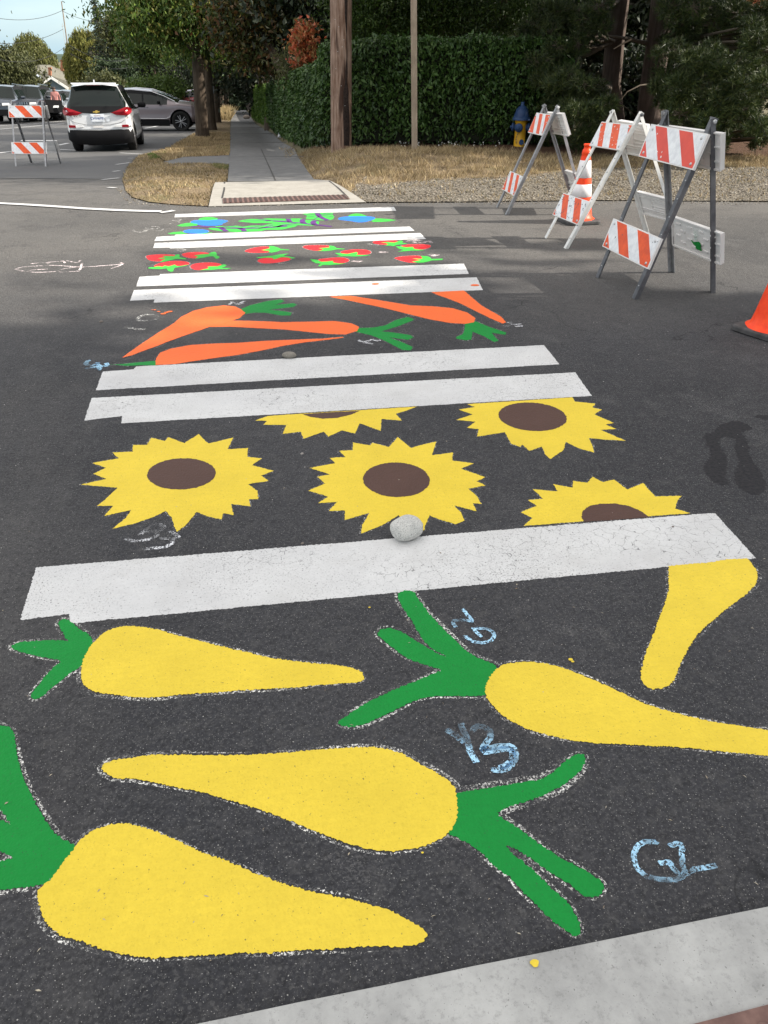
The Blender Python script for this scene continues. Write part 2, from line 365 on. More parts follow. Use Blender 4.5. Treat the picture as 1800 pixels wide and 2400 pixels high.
M['wire'] = mat('wire', (.02, .02, .02), .6); M['alu'] = mat('pale_metal', (.5, .5, .5), .45, .5)
# ================================================================== GROUND
rng = random.Random(7); nr = np.random.default_rng(11)
from mathutils import noise as mnoise
def sheet(poly, xs, ys, zf):
    """flat polygon (xy list) cut at xs, ys and lifted to zf(x,y) -> MB"""
    bm = bmesh.new(); vs = [bm.verts.new((p[0], p[1], 0)) for p in poly]
    tris = geometry.tessellate_polygon([[Vector((p[0], p[1], 0)) for p in poly]])
    for t in tris:
        try: bm.faces.new([vs[i] for i in t])
        except ValueError: pass
    x0, x1 = min(p[0] for p in poly), max(p[0] for p in poly); y0, y1 = min(p[1] for p in poly), max(p[1] for p in poly)
    for x in xs:
        if x0+1e-3 < x < x1-1e-3: bmesh.ops.bisect_plane(bm, geom=bm.verts[:]+bm.edges[:]+bm.faces[:], plane_co=(x, 0, 0), plane_no=(1, 0, 0))
    for y in ys:
        if y0+1e-3 < y < y1-1e-3: bmesh.ops.bisect_plane(bm, geom=bm.verts[:]+bm.edges[:]+bm.faces[:], plane_co=(0, y, 0), plane_no=(0, 1, 0))
    bm.normal_update()
    for f in bm.faces:
        if f.normal.z < 0: f.normal_flip()
    for v in bm.verts: v.co.z = zf(v.co.x, v.co.y)
    bm.verts.index_update(); mb = MB(); mb.add([v.co.copy() for v in bm.verts], [[v.index for v in f.verts] for f in bm.faces], 0, True); bm.free(); return mb
def fr(a, b, s): return [a+i*s for i in range(int((b-a)/s)+1)]
YS = fr(8.5, 14, .25)+fr(14.5, 30, 1.5)+fr(32, 200, 8)
XS = fr(-60, -10, 10)+[-8, -5, -2]+fr(0, 3, .3)+fr(3.5, 7, .5)+fr(8, 60, 6)
def w2(px, py): p = W(px, py); return (p.x, p.y)
def struct(mb, name, m): return tag(mb.build(name, m, origin=(0, 0, 0)), kind='structure')
# base ground to the horizon
earth = simple_noise_mat('earth', (.10, .085, .05), (.16, .14, .075), .6, .95)
gx = [-3000, -900, -300, -150, -80, -50, -30, -20, -14, -10, -7, -4, -2]+fr(-1, 3, .2)+fr(3.5, 7, .5)+[9, 12, 16, 22, 30, 50, 90, 200, 600, 3000]
gy = [-600, -200, -80, -40, -20, -10, -5, 0, 4, 7]+fr(8.5, 14, .5)+[16, 18, 20, 24, 28, 34, 42, 52, 66, 84, 106, 130, 160, 180, 181, 200, 260, 400, 700, 1400, 3000, 5000]
mb = MB(); mb.add([(x, y, gz(x, y)-.05) for y in gy for x in gx], [(j*len(gx)+i, j*len(gx)+i+1, (j+1)*len(gx)+i+1, (j+1)*len(gx)+i) for j in range(len(gy)-1) for i in range(len(gx)-1)], 0, True)
struct(mb, 'ground', earth)
# road: intersection + street running away on the left
rb = [w2(1800, 474), w2(1400, 471), w2(1100, 475), w2(880, 476)]
d = (Vector(rb[0])-Vector(rb[2])).normalized(); rfar = Vector(rb[0])+d*(60-rb[0][0])/d.x
verge_px = [(491, 485), (407, 481), (348, 475), (309, 464), (293, 447), (287, 423), (290, 412), (300, 391), (325, 366), (336, 361), (398, 346), (434, 325), (456, 314)]
vp = [w2(*p) for p in verge_px]; e = vp[-1]
outer = [(e[0]+.15, e[1]+8), (e[0]+.3, 60), (e[0]+.3, 186)]
road = [(-60, -9), (60, -9), (rfar.x, rfar.y)]+rb+vp+outer+[(-15.5, 186), (-15.5, 30), (-17, 17), (-21, 13.5), (-60, 13)]
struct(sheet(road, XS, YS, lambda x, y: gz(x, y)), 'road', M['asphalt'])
stline = [(-15.45, 17.2), (e[0]-.0, 17.2), (e[0]+.1, e[1]+8), (e[0]+.25, 60), (e[0]+.25, 185.5), (-15.45, 185.5)]
# darker street beyond the intersection
sp_ = [w2(0, 418), w2(250, 420), w2(283, 419), w2(293, 393), w2(322, 366), w2(334, 359), w2(396, 345), w2(432, 324), w2(454, 314)]
sp_ = sp_+[(e[0]+.1, e[1]+8), (e[0]+.25, 60), (e[0]+.25, 185), (-15.4, 185), (-15.4, 30), (-13, sp_[0][1]+.2)]
struct(sheet(sp_, XS, YS, lambda x, y: gz(x, y)+.004), 'street', M['road'])
struct(sheet([(-60, 186), (60, 186), (60, 194), (-60, 194)], XS, [190], lambda x, y: gz(x, y)+.03), 'cross_street', simple_noise_mat('pale_far_road', (.2, .19, .18), (.28, .27, .26), .5, .9))  # pale grey cross street at the far end
# sidewalk with ramp
sw_l = [w2(534, 432), w2(536, 410), w2(538, 380), w2(538, 365), w2(540, 320), w2(541, 290)]
sw_r = [w2(772, 430), w2(736, 426), w2(724, 410), w2(708, 385), w2(690, 352), w2(640, 316), w2(598, 291)]
xl, xr = sw_l[-1][0], sw_r[-1][0]
walk = sw_l+[(xl, 183), (xr-.1, 183), (xr, sw_r[-1][1]+5)]+sw_r[::-1]
def zwalk(x, y): return gz(x, y)+.035
struct(sheet(walk, fr(-3, 5, .2), YS, zwalk), 'sidewalk', M['walk'])
# joints in the sidewalk: thin dark strips
jm = mat('joint', (.035, .033, .03), .9)
j = MB()
def gstrip(pts, wd, z, mb=None, zf=None):
    """ribbon on the ground through world points"""
    mb = mb or MB(); pts = [Vector((p[0], p[1])) for p in pts]; n = len(pts); vs = []
    for i, p in enumerate(pts):
        d = (pts[min(i+1, n-1)]-pts[max(i-1, 0)]); d = d.normalized() if d.length > 1e-9 else Vector((1, 0)); nn = Vector((-d.y, d.x))
        ww = wd[i] if hasattr(wd, '__len__') else wd
        for s_ in (1, -1):
            q = p+nn*ww/2*s_; vs.append((q.x, q.y, gz(q.x, q.y)+z))
    mb.add(vs, [(2*i, 2*i+1, 2*i+3, 2*i+2) for i in range(n-1)]); return mb
gstrip([w2(538, 418.5), w2(640, 420), w2(765, 422.5)], .02, .039, j); gstrip([w2(612, 352), w2(622, 375), w2(646, 430)], .02, .039, j)
for py, a, b in ((371.5, 540, 712), (337, 540, 672), (316, 541, 640), (301, 541, 614), (290, 542, 598), (281, 543, 586)): gstrip([w2(a, py), w2(b, py)], .03, .039, j)
struct(j, 'sidewalk_joints', jm)
rp_px = [(489, 485), (505, 434), (771, 429), (858, 475)]; rq = [w2(*p) for p in rp_px]
rt = thing('kerb_ramp', 'pale concrete kerb ramp with brick red tactile strip at the far end of the crosswalk', 'kerb ramp', (*rq[0], 0))
def zramp(x, y): return gz(x, y)+.006+.03*sst(rq[0][1], rq[1][1], y-(x-rq[0][0])*.02)
sheet(rq, fr(-3, 5, .4), YS, zramp).build('ramp_slab', M['ramp'], rt)
tq = [w2(522, 468), w2(808, 459.5), w2(821, 469), w2(523, 479)]
tm = sheet(tq, fr(-3, 5, .4), YS, lambda x, y: zramp(x, y)+.006); tmo = tm.build('tactile_strip', M['tactile'], rt)
g = MB()
for i in range(25):
    a = (i+.5)/25; p = Vector(tq[0]).lerp(Vector(tq[1]), a); q = Vector(tq[3]).lerp(Vector(tq[2]), a)
    dd = (q-p); p = p+dd*.04; q = q-dd*.04; s_ = Vector((.012, 0)); z0 = zramp(p.x, p.y)+.011; z1 = zramp(q.x, q.y)+.011
    g.add([(p.x-.014, p.y, z0), (p.x+.014, p.y, z0), (q.x+.014, q.y, z1), (q.x-.014, q.y, z1)], [(0, 1, 2, 3)])
g.build('tactile_rib', mat('tactile_gap', (.05, .03, .026), .9), rt)
for q_ in ([w2(527, 434), w2(526, 450), w2(521, 467)], [w2(771, 431), w2(794, 446), w2(816, 465)]):
    g = gstrip(q_, .02, .03)
    for v in g.v: v.z = zramp(v.x, v.y)+.004
    g.build('ramp_joint', jm, rt)
# cut walk across the left verge
def pdist(poly, x, y):
    best = 1e9; n = len(poly)
    for i in range(n):
        ax, ay = poly[i]; bx, by = poly[(i+1) % n]; dx, dy = bx-ax, by-ay; L = dx*dx+dy*dy
        t = 0 if L == 0 else min(1, max(0, ((x-ax)*dx+(y-ay)*dy)/L)); best = min(best, math.hypot(x-ax-t*dx, y-ay-t*dy))
    return best
def inside(poly, x, y):
    c = False; n = len(poly)
    for i in range(n):
        x1, y1 = poly[i]; x2, y2 = poly[(i+1) % n]
        if (y1 > y) != (y2 > y) and x < (x2-x1)*(y-y1)/(y2-y1)+x1: c = not c
    return c
# ---- verge materials
def verge_mat():
    m = mat('verge_soil', rough=.95, spec=.15); n = NT(m)
    at = n.n('Attribute'); at.attribute_name = 'zone'; z = n.math('ADD', at.outputs['Fac'], n.rng(n.noise(3.5, 5, .7), 0, 1, -.7, .7))
    v = n.n('TexVoronoi'); v.inputs['Scale'].default_value = 42; n.l(n.P(), v.inputs['Vector'])
    gg = n.n('RGBToBW'); n.l(v.outputs['Color'], gg.inputs[0])
    gravel = n.mix(gg.outputs[0], (.11, .095, .07), (.36, .32, .26)); gravel = n.mix(n.rng(v.outputs['Distance'], .3, .75, 0, .8), gravel, (.04, .035, .03))
    grass = n.mix(n.rng(n.noise(30, 4, .7), .35, .68), (.13, .09, .055), (.30, .235, .145)); grass = n.mix(n.rng(n.noise(1.3, 3), .56, .7, 0, .35), grass, (.13, .15, .05))
    mulch = n.mix(n.rng(n.noise(45, 4, .7), .35, .65), (.05, .028, .018), (.17, .10, .065))
    c = n.mix(n.rng(z, .35, .65), gravel, grass); c = n.mix(n.rng(z, 1.35, 1.65), c, mulch)
    n.color(c); n.bump(n.math('ADD', v.outputs['Distance'], n.noise(30, 4, .7)), .9, .02); return m
M['verge'] = verge_mat()
def verge(name, poly, step, zone, mound, yA, yB):
    xs = fr(min(p[0] for p in poly), max(p[0] for p in poly), step); ys = fr(min(p[1] for p in poly), max(p[1] for p in poly), step)
    def zf(x, y):
        k = sst(0, .35, pdist(poly, x, y))
        return gz(x, y)+.006+k*(.02+mound(x, y)+.025*mnoise.noise(Vector((x*2.1, y*2.1, 0)))+.012*mnoise.noise(Vector((x*7, y*7, 3))))
    mb = sheet(poly, xs, ys, zf); o = mb.build(name, M['verge'], origin=(0, 0, 0))
    a = o.data.attributes.new('zone', 'FLOAT', 'POINT'); a.data.foreach_set('value', [zone(v.x, v.y) for v in mb.v])
    tag(o, kind='structure'); return zf
def pxof(x, y, z):
    v = Vector((x, y, z-CAMH)); k = FPX/v.dot(CF); return 900+v.dot(CR)*k, 1200-v.dot(CU)*k
# right verge: gravel -> dry grass mound -> needle mulch
vr = [w2(858, 474.5), w2(1100, 473.5), w2(1400, 470), w2(1800, 472.5)]
k_ = Vector(vr[-1])+d*9; rpoly = vr+[(k_.x, k_.y), (k_.x+1, k_.y+9), (3.2, 17.5), (1.0, 17.5)]+[w2(640, 315), w2(690, 351), w2(708, 384), w2(724, 409), w2(737, 425), w2(775, 430)]
mc = W(920, 395)
def zoneR(x, y):
    px, py = pxof(x, y, gz(x, y)); yy = py
    lo = 430 if px < 800 else 440-16*sst(800, 1100, px)-28*sst(1100, 1500, px)       # gravel / grass line
    hi = 352-2*sst(800, 1000, px)+22*sst(1050, 1350, px)                       # grass / mulch line
    if px < 860: lo = 424+60*sst(860, 780, px)
    g_ = sst(lo+10, lo-10, yy); m_ = sst(hi+7, hi-7, yy); return g_+m_
def moundR(x, y): return .13*math.exp(-(((x-mc.x)/1.7)**2+((y-mc.y-.8)/1.2)**2))
zR = verge('verge_right', rpoly, .16, zoneR, moundR, 0, 0)
# left verge
v_in = [w2(534, 430), w2(536, 410), w2(538, 384)]
cutA = [w2(538, 366), w2(430, 371), w2(392, 382), w2(405, 386), w2(470, 382), w2(538, 384)]
lp1 = [w2(p[0]+1, p[1]-1) for p in verge_px[:9]]+[w2(352, 360), w2(385, 380), w2(402, 388), w2(470, 384), w2(536, 387)]+[w2(534, 410), w2(530, 433), w2(503, 435), w2(487, 484)]
lp2 = [w2(355, 359), w2(398, 347), w2(434, 326), w2(456, 315), (e[0]+.2, e[1]+8), (e[0]+.35, 60), (e[0]+.35, 183), (xl-.05, 183), w2(540, 290), w2(539.5, 320), w2(537, 366), w2(430, 370), w2(390, 380)]
def zoneL(x, y):
    px, py = pxof(x, y, gz(x, y)); return 1.0-.25*sst(455, 480, py)
def moundL(x, y): return .045*math.exp(-(((x+1.2)/1.0)**2+((y-11.5)/1.3)**2))
zL = verge('verge_left', lp1, .16, zoneL, moundL, 0, 0)
zL2 = lambda x, y: gz(x, y)+.022
mb = sheet(lp2, fr(-4, 1, .5), fr(12, 30, .5)+fr(32, 180, 6), zL2); o = mb.build('verge_strip', M['verge'], origin=(0, 0, 0)); o.data.attributes.new('zone', 'FLOAT', 'POINT').data.foreach_set('value', [1.0]*len(mb.v)); tag(o, kind='structure')
struct(sheet([w2(537, 365.5), w2(430, 369), w2(388, 379), w2(380, 384), w2(403, 389), w2(470, 386), w2(538, 388)], [], YS, lambda x, y: gz(x, y)+.018), 'footpath', M['walk'])
# dry grass blades + gravel stones
def blades(name, polys, n, hmin, hmax, zf, cols, zone=None, kindlabel=None, wd=.006):
    V = []; F = []
    bx = (min(p[0] for p in polys), max(p[0] for p in polys), min(p[1] for p in polys), max(p[1] for p in polys)); cnt = 0
    while cnt < n:
        x = rng.uniform(bx[0], bx[1]); y = rng.uniform(bx[2], bx[3]); 
        if not inside(polys, x, y) or (zone and not zone(x, y)): continue
        if mnoise.noise(Vector((x*3, y*3, 9))) < rng.uniform(-.4, .3): continue
        cnt += 1; z = zf(x, y)-.004; h = rng.uniform(hmin, hmax); a = rng.uniform(0, 6.28); ln = rng.uniform(.2, 1.1)*h; ww = wd*rng.uniform(.6, 1.4)
        b = a+rng.uniform(-1.2, 1.2); cx, cy = math.cos(a)*ww, math.sin(a)*ww; i = len(V)
        V += [(x-cx, y-cy, z), (x+cx, y+cy, z), (x+math.cos(b)*ln, y+math.sin(b)*ln, z+h)]; F.append((i, i+1, i+2))
    return tag(np_mesh(name, V, F, leaf_mat(name+'_blade', cols, .8, .2, .2)), kind='stuff')
straw = [(.20, .145, .075), (.36, .27, .145), (.54, .43, .26), (.25, .18, .095), (.42, .33, .19), (.11, .08, .045)]
def isgrass(x, y): z_ = zoneR(x, y); return .45 < z_ < 1.6
blades('dry_grass', [p for p in rpoly], 26000, .02, .10, zR, straw, isgrass)
blades('dry_grass', lp1, 12000, .01, .05, zL, straw+[(.16, .15, .06)])
blades('dry_grass', [p for p in rpoly], 7000, .01, .05, zR, straw+[(.10, .12, .04)], lambda x, y: zoneR(x, y) < .6)
blades('green_grass', [w2(395, 352), w2(380, 372), w2(350, 378), w2(345, 364)], 900, .02, .06, zL2, [(.08, .13, .03), (.13, .19, .05)])
blades('green_grass', [w2(500, 385), w2(536, 388), w2(534, 400), w2(500, 396)], 800, .02, .05, zL, [(.10, .13, .04), (.16, .19, .07), (.3, .25, .12)])
blades('green_grass', [w2(508, 345), w2(536, 345), w2(536, 362), w2(500, 360)], 700, .02, .05, zL2, [(.08, .11, .03), (.13, .16, .05)])
blades('dry_grass', lp2, 15000, .02, .08, zL2, straw, lambda x, y: y < 34, wd=.01)
blades('tall_dry_grass', [w2(505, 280), w2(541, 284), w2(541, 272), w2(510, 268)], 1800, .3, .75, zL2, [(.30, .22, .11), (.44, .33, .18), (.20, .17, .08)], wd=.02)
def stones(name, poly, n, zf, zone, r0, r1, cols):
    V = []; F = []; c = 0; bx = (min(p[0] for p in poly), max(p[0] for p in poly), min(p[1] for p in poly), max(p[1] for p in poly))
    base = [(1, 0, 0), (-1, 0, 0), (0, 1, 0), (0, -1, 0), (0, 0, 1), (0, 0, -1)]; tri = [(0, 2, 4), (2, 1, 4), (1, 3, 4), (3, 0, 4), (2, 0, 5), (1, 2, 5), (3, 1, 5), (0, 3, 5)]
    while c < n:
        x = rng.uniform(bx[0], bx[1]); y = rng.uniform(bx[2], bx[3])
        if not inside(poly, x, y) or not zone(x, y): continue
        c += 1; r = rng.uniform(r0, r1); z = zf(x, y)+r*.2; i = len(V); a = rng.uniform(0, 6.28); ca, sa = math.cos(a), math.sin(a); sx, sy, sz = r*rng.uniform(.7, 1.3), r*rng.uniform(.6, 1), r*rng.uniform(.4, .8)
        for b in base:
            u, v, w_ = b[0]*sx*rng.uniform(.7, 1.1), b[1]*sy*rng.uniform(.7, 1.1), b[2]*sz; V.append((x+u*ca-v*sa, y+u*sa+v*ca, z+w_))
        F += [tuple(i+q for q in t) for t in tri]
    return tag(np_mesh(name, V, F, leaf_mat(name+'_stone', cols, .9, 0, .2)), kind='stuff')
gcol = [(.07, .06, .05), (.15, .13, .105), (.26, .23, .185), (.42, .385, .33), (.12, .10, .08), (.20, .165, .12)]
stones('gravel', rpoly, 15000, zR, lambda x, y: zoneR(x, y) < rng.uniform(.25, .75), .006, .018, gcol)
stones('gravel', lp1, 1500, zL, lambda x, y: True, .004, .011, gcol)
edge = [w2(300, 480), w2(420, 487), w2(860, 480), w2(1800, 480), w2(1800, 470), w2(870, 472), w2(480, 485), w2(340, 474), w2(290, 445), w2(270, 440)]
stones('gravel', edge, 900, lambda x, y: gz(x, y), lambda x, y: True, .003, .012, gcol)
stones('grit', [w2(0, 900), w2(0, 2300), w2(1800, 2050), w2(1800, 700)], 420, lambda x, y: 0.0, lambda x, y: True, .0012, .0035, [(.3, .29, .27), (.5, .48, .45), (.16, .15, .15)])
V = []; F = []
for k in range(110):
    px, py = rng.uniform(0, 1800), rng.uniform(500, 2350)**1.0; p = W(px, py); a = rng.uniform(0, 6.28); L = rng.uniform(.004, .014); wd_ = rng.uniform(.0005, .0012) if k % 4 else rng.uniform(.001, .003); i = len(V); ca, sa = math.cos(a), math.sin(a); z = .0012
    V += [(p.x, p.y, z), (p.x+ca*L*.5-sa*wd_, p.y+sa*L*.5+ca*wd_, z+.002), (p.x+ca*L, p.y+sa*L, z), (p.x+ca*L*.5+sa*wd_, p.y+sa*L*.5-ca*wd_, z+.001)]; F.append((i, i+1, i+2, i+3))
tag(np_mesh('road_litter', V, F, leaf_mat('dry_needles', [(.40, .34, .24), (.55, .50, .40), (.20, .14, .09), (.30, .26, .2)], .8, 0)), kind='stuff')
# near concrete kerb and tactile mat under the photographer
kq = [w2(505, 2400), w2(700, 2358), w2(900, 2318), w2(1109, 2273), w2(1247, 2246), w2(1440, 2207), w2(1622, 2169), w2(1800, 2133)]
a0, a1 = Vector(kq[0]), Vector(kq[-1]); kd = (a1-a0).normalized(); kn = Vector((kd.y, -kd.x))
kl, kr_ = a0-kd*3, a1+kd*6; t0, t1 = Vector(w2(1632, 2408)), Vector(w2(1800, 2364)); td = (t1-t0).normalized(); tl, tr = t0-td*1.6, t1+td*4
front = [tuple(kl)]+kq+[tuple(kr_)]
kk = thing('concrete_apron', 'grey concrete edge at the near end of the crosswalk with a yellow paint drip', 'kerb', (kl.x, kl.y, 0))
mb = MB(); top = [(p[0], p[1], .014) for p in front]; back = [(tr.x, tr.y, .014), (tl.x, tl.y, .014), (kl.x+kn.x*1.2, kl.y+kn.y*1.2, .014)]
mb.slab(top+back, (0, 0, -.06)); mb.build('concrete_slab', M['concrete'], kk)
mb = MB(); q = [(tl.x, tl.y, .018), (tr.x, tr.y, .018), (tr.x+kn.x*.6, tr.y+kn.y*.6, .018), (tl.x+kn.x*.6, tl.y+kn.y*.6, .018)]; mb.slab(q, (0, 0, -.05))
for i in range(90):
    for r_ in range(4):
        p = tl+td*(.03+i*.06)+kn*(.035+.06*r_)
        if i < 70: mb.lathe([(.014, 0), (.012, .004), (.008, .006)], 10, Matrix.Translation((p.x, p.y, .018)))
mb.build('tactile_mat', M['tactile'], kk)
dp = W(1251, 2268); mb = MB(); mb.add([(dp.x+math.cos(t)*.0085*(1+.2*math.sin(3*t)), dp.y+math.sin(t)*.0075, .0165) for t in [i*.5 for i in range(13)]], [tuple(range(13))]); mb.build('paint_drip', M['yellow'], kk)

# ================================================================== PAINT ON THE ROAD
def C(ox, oy, s, pts): return [(ox+x/s, oy+y/s) for x, y in pts]
def smooth_pts(p, closed=True, it=2):
    for _ in range(it):
        q = []; n = len(p)
        for i in range(n if closed else n-1):
            a, b = p[i], p[(i+1) % n]; q += [(a[0]*.75+b[0]*.25, a[1]*.75+b[1]*.25), (a[0]*.25+b[0]*.75, a[1]*.25+b[1]*.75)]
        p = q if closed else [p[0]]+q+[p[-1]]
    return p
def resample(p, step, closed=True):
    out = []; n = len(p)
    for i in range(n if closed else n-1):
        a, b = Vector(p[i]), Vector(p[(i+1) % n]); L = (b-a).length; k = max(1, int(L/step))
        for j_ in range(k): out.append(tuple(a.lerp(b, j_/k)))
    if not closed: out.append(tuple(p[-1]))
    return out
def ground_poly(px_pts, smooth=2, jit=.004, step=.006):
    p = smooth_pts(px_pts, True, smooth) if smooth else px_pts
    w_ = [w2(*q) for q in p]
    dist = math.hypot(*w_[0]); st = max(step*.5, dist*.0018); w_ = resample(w_, st)
    n = len(w_); out = []
    for i, q in enumerate(w_):
        a, b = Vector(w_[i-1]), Vector(w_[(i+1) % n]); dd = (b-a); dd = dd.normalized() if dd.length > 1e-9 else Vector((1, 0)); nn = Vector((-dd.y, dd.x))
        o_ = jit*(rng.uniform(-1, 1)*.55+mnoise.noise(Vector((q[0]*110, q[1]*110, 1)))*.5+mnoise.noise(Vector((q[0]*14, q[1]*14, 2)))*.6); out.append((q[0]+nn.x*o_, q[1]+nn.y*o_))
    return out
def flat_mesh(polyxy, z):
    n = len(polyxy); vo, eo, fo, *_ = geometry.delaunay_2d_cdt([Vector(p) for p in polyxy], [(i, (i+1) % n) for i in range(n)], [list(range(n))], 1, 1e-6); mb = MB()
    mb.add([(p.x, p.y, z) for p in vo], [tuple(x) for x in fo]); return mb
def outline(px_pts, smooth, off, wd, closed=True):
    p = smooth_pts(px_pts, closed, smooth) if smooth else px_pts
    w_ = resample([w2(*q) for q in p], .02, closed); n = len(w_); area = sum(w_[i][0]*w_[(i+1) % n][1]-w_[(i+1) % n][0]*w_[i][1] for i in range(n)); sg = 1 if area > 0 else -1
    mb = MB(); vs = []
    for i, q in enumerate(w_):
        a, b = Vector(w_[i-1]), Vector(w_[(i+1) % n]); dd = (b-a).normalized(); nn = Vector((dd.y, -dd.x))*sg
        o_ = off+.007*mnoise.noise(Vector((q[0]*5, q[1]*5, 4))); wv = wd*(.75+1.1*mnoise.noise(Vector((q[0]*3.1, q[1]*3.1, 8))))
        for s_ in (-.5, .5): vs.append((q[0]+nn.x*(o_+wv*s_), q[1]+nn.y*(o_+wv*s_), .0005))
    mb.add(vs, [(2*i, 2*((i+1) % n), 2*((i+1) % n)+1, 2*i+1) for i in range(n)]); return mb
def painting(name, label, cat, parts, group=None, chalk=None, jit=.004):
    """parts: (part name, material, px polygon, smooth, level)"""
    p0 = W(*parts[0][2][0]); t = thing(name, label, cat, (p0.x, p0.y, 0), 0, group)
    for pn, m_, px, sm_, lev in parts:
        flat_mesh(ground_poly(px, sm_, jit), .0009+lev*.0005).build(pn, M[m_], t)
    if chalk:
        for off, wd in chalk[1]:
            for pn, m_, px, sm_, lev in parts:
                if pn in chalk[2]: outline(px, sm_, off, wd).build('chalk_outline', M[chalk[0]], t)
    return t
def stripe(label, px, jit=.0035):
    poly = ground_poly(px, 0, jit); o = flat_mesh(poly, .0007).build('crosswalk_stripe', M['white_line']); return tag(o, label, 'road marking', 'white crosswalk stripes')
stripe('widest white crosswalk stripe nearest the camera with the big grey rock on it', [(85, 1330), (1662, 1203), (1676, 1204), (1772, 1309), (165, 1461.5), (161, 1439), (47, 1454)])
stripe('white crosswalk stripe directly above the sunflowers, lower one of its pair', [(215, 933), (1348, 873), (1387, 928), (284, 992.5), (287, 975), (198, 986)])
stripe('white crosswalk stripe directly below the orange carrots, with the small pebble at its edge', [(241, 871), (314, 866), (319, 859), (1275, 809), (1311, 854), (224.5, 915)])
stripe('white crosswalk stripe directly above the orange carrots, lower one of its pair', [(314, 680), (1117, 650), (1132, 680), (360, 709.5), (362, 702), (304.5, 705)])
stripe('white crosswalk stripe directly below the strawberries, upper one of its pair', [(327, 648.7), (374, 646), (376, 642.5), (1087, 618), (1099, 642), (319, 671.5)])
stripe('white crosswalk stripe directly above the strawberries', [(363.5, 569.5), (985, 546), (998, 560), (399, 582.5), (398, 580.5), (359, 581)])
stripe('white crosswalk stripe directly below the blueberries and leaves', [(367, 555), (409, 553), (411, 550), (960, 531), (972, 541), (362, 565)])
stripe('farthest and thinnest white crosswalk stripe in front of the kerb ramp', [(410.5, 502), (923, 485), (929, 494), (409, 509.5)])
# --- yellow carrots
a_ = lambda p: C(0, 1300, 1.8433, p); b_ = lambda p: C(750, 1340, 2.37, p); c_ = lambda p: C(0, 1700, 1.8433, p); d_ = lambda p: C(900, 1750, 1.8433, p); e_ = lambda p: C(1200, 1180, 2.765, p)
CH = ('chalk', [(.005, .0115)], ('leaves', 'root'))
painting('painted_carrot', 'yellow painted carrot under the left end of the nearest stripe, three short green leaves', 'street painting', [
 ('leaves', 'green', a_([(405,385),(390,350),(340,318),(310,290),(290,280),(265,280),(250,292),(258,320),(280,350),(300,378),(260,370),(200,370),(130,375),(80,378),(40,398),(70,415),(110,425),(160,440),(210,450),(272,456),(230,490),(200,520),(170,560),(140,590),(130,615),(150,630),(180,618),(215,585),(250,555),(290,520),(350,487),(380,450)]), 1, 0),
 ('root', 'yellow', a_([(352,500),(360,450),(380,410),(410,375),(440,345),(480,322),(530,310),(600,310),(680,325),(760,348),(850,370),(950,395),(1050,420),(1150,443),(1250,460),(1350,470),(1440,476),(1510,487),(1560,505),(1577,530),(1560,552),(1500,556),(1400,562),(1280,575),(1100,585),(900,597),(780,604),(720,615),(640,619),(560,614),(480,605),(410,595),(370,570),(350,540)]), 1, 1)], 'yellow carrots painted on the road', CH)
painting('painted_carrot', 'yellow painted carrot pointing out of the right side with long green leaves spreading left', 'street painting', [
 ('leaves', 'green', b_([(985,530),(965,510),(900,490),(840,460),(790,420),(740,370),(690,320),(640,270),(600,230),(575,190),(545,150),(530,120),(500,106),(460,106),(433,120),(430,145),(450,190),(480,230),(510,270),(530,310),(560,360),(590,400),(640,440),(712,475),(660,460),(600,425),(540,390),(480,350),(430,325),(380,313),(340,320),(316,345),(340,370),(380,405),(420,440),(470,475),(530,500),(600,525),(685,545),(620,570),(560,595),(490,625),(400,660),(300,705),(220,755),(150,800),(100,832),(110,850),(150,862),(200,864),(270,838),(350,802),(430,760),(500,725),(570,700),(650,690),(760,690),(870,692),(915,690),(950,655),(960,600)]), 1, 0),
 ('root', 'yellow', b_([(915,655),(925,620),(945,585),(975,545),(1010,522),(1060,508),(1150,500),(1240,510),(1330,530),(1420,560),(1510,600),(1600,640)])+[(1450,1621),(1519,1653),(1595,1677),(1693,1697),(1800,1712),(1900,1724),(1950,1742),(1930,1768),(1870,1776),(1800,1772),(1682,1761),(1562,1750)]+b_([(1659,960),(1560,958),(1450,945),(1350,930),(1230,900),(1130,868),(1040,820),(980,770),(940,720),(920,690)]), 1, 1)], 'yellow carrots painted on the road', CH)
painting('painted_carrot', 'large yellow painted carrot across the middle, tip at left and green leaves at right', 'street painting', [
 ('leaves', 'green', d_([(300,198),(400,188),(500,172),(600,155),(680,145),(730,110),(780,65),(830,35),(862,30),(872,60),(850,100),(800,150),(740,190),(660,222),(580,248),(520,268),(488,292),(530,320),(580,350),(640,400),(700,440),(760,480),(830,515),(890,550),(937,580),(952,605),(935,637),(900,652),(860,642),(810,600),(760,570),(710,540),(660,500),(600,460),(550,430),(515,418),(545,455),(600,500),(650,540),(700,590),(750,635),(800,680),(830,730),(850,770),(852,802),(830,822),(800,807),(750,770),(700,730),(640,670),(590,620),(550,570),(500,530),(460,500),(430,465),(400,440),(360,415),(320,395),(270,380),(260,300)]), 1, 0),
 ('root', 'yellow', c_([(438,187),(450,165),(480,153),(560,140),(680,128),(800,127),(950,130),(1080,128),(1200,122),(1350,110),(1450,100),(1550,95)])+b_([(330,980),(430,1003),(480,1022),(540,1060),(620,1100),(690,1145),(735,1180),(757,1215),(762,1280),(762,1340),(752,1400),(720,1450),(660,1490),(580,1525),(480,1547),(380,1553),(280,1545),(180,1520),(90,1490),(0,1450)])+c_([(1310,440),(1230,400),(1130,370),(1040,340),(960,315),(870,290),(780,272),(700,255),(620,240),(560,230),(500,230),(465,212),(443,198)]), 1, 1)], 'yellow carrots painted on the road', CH)
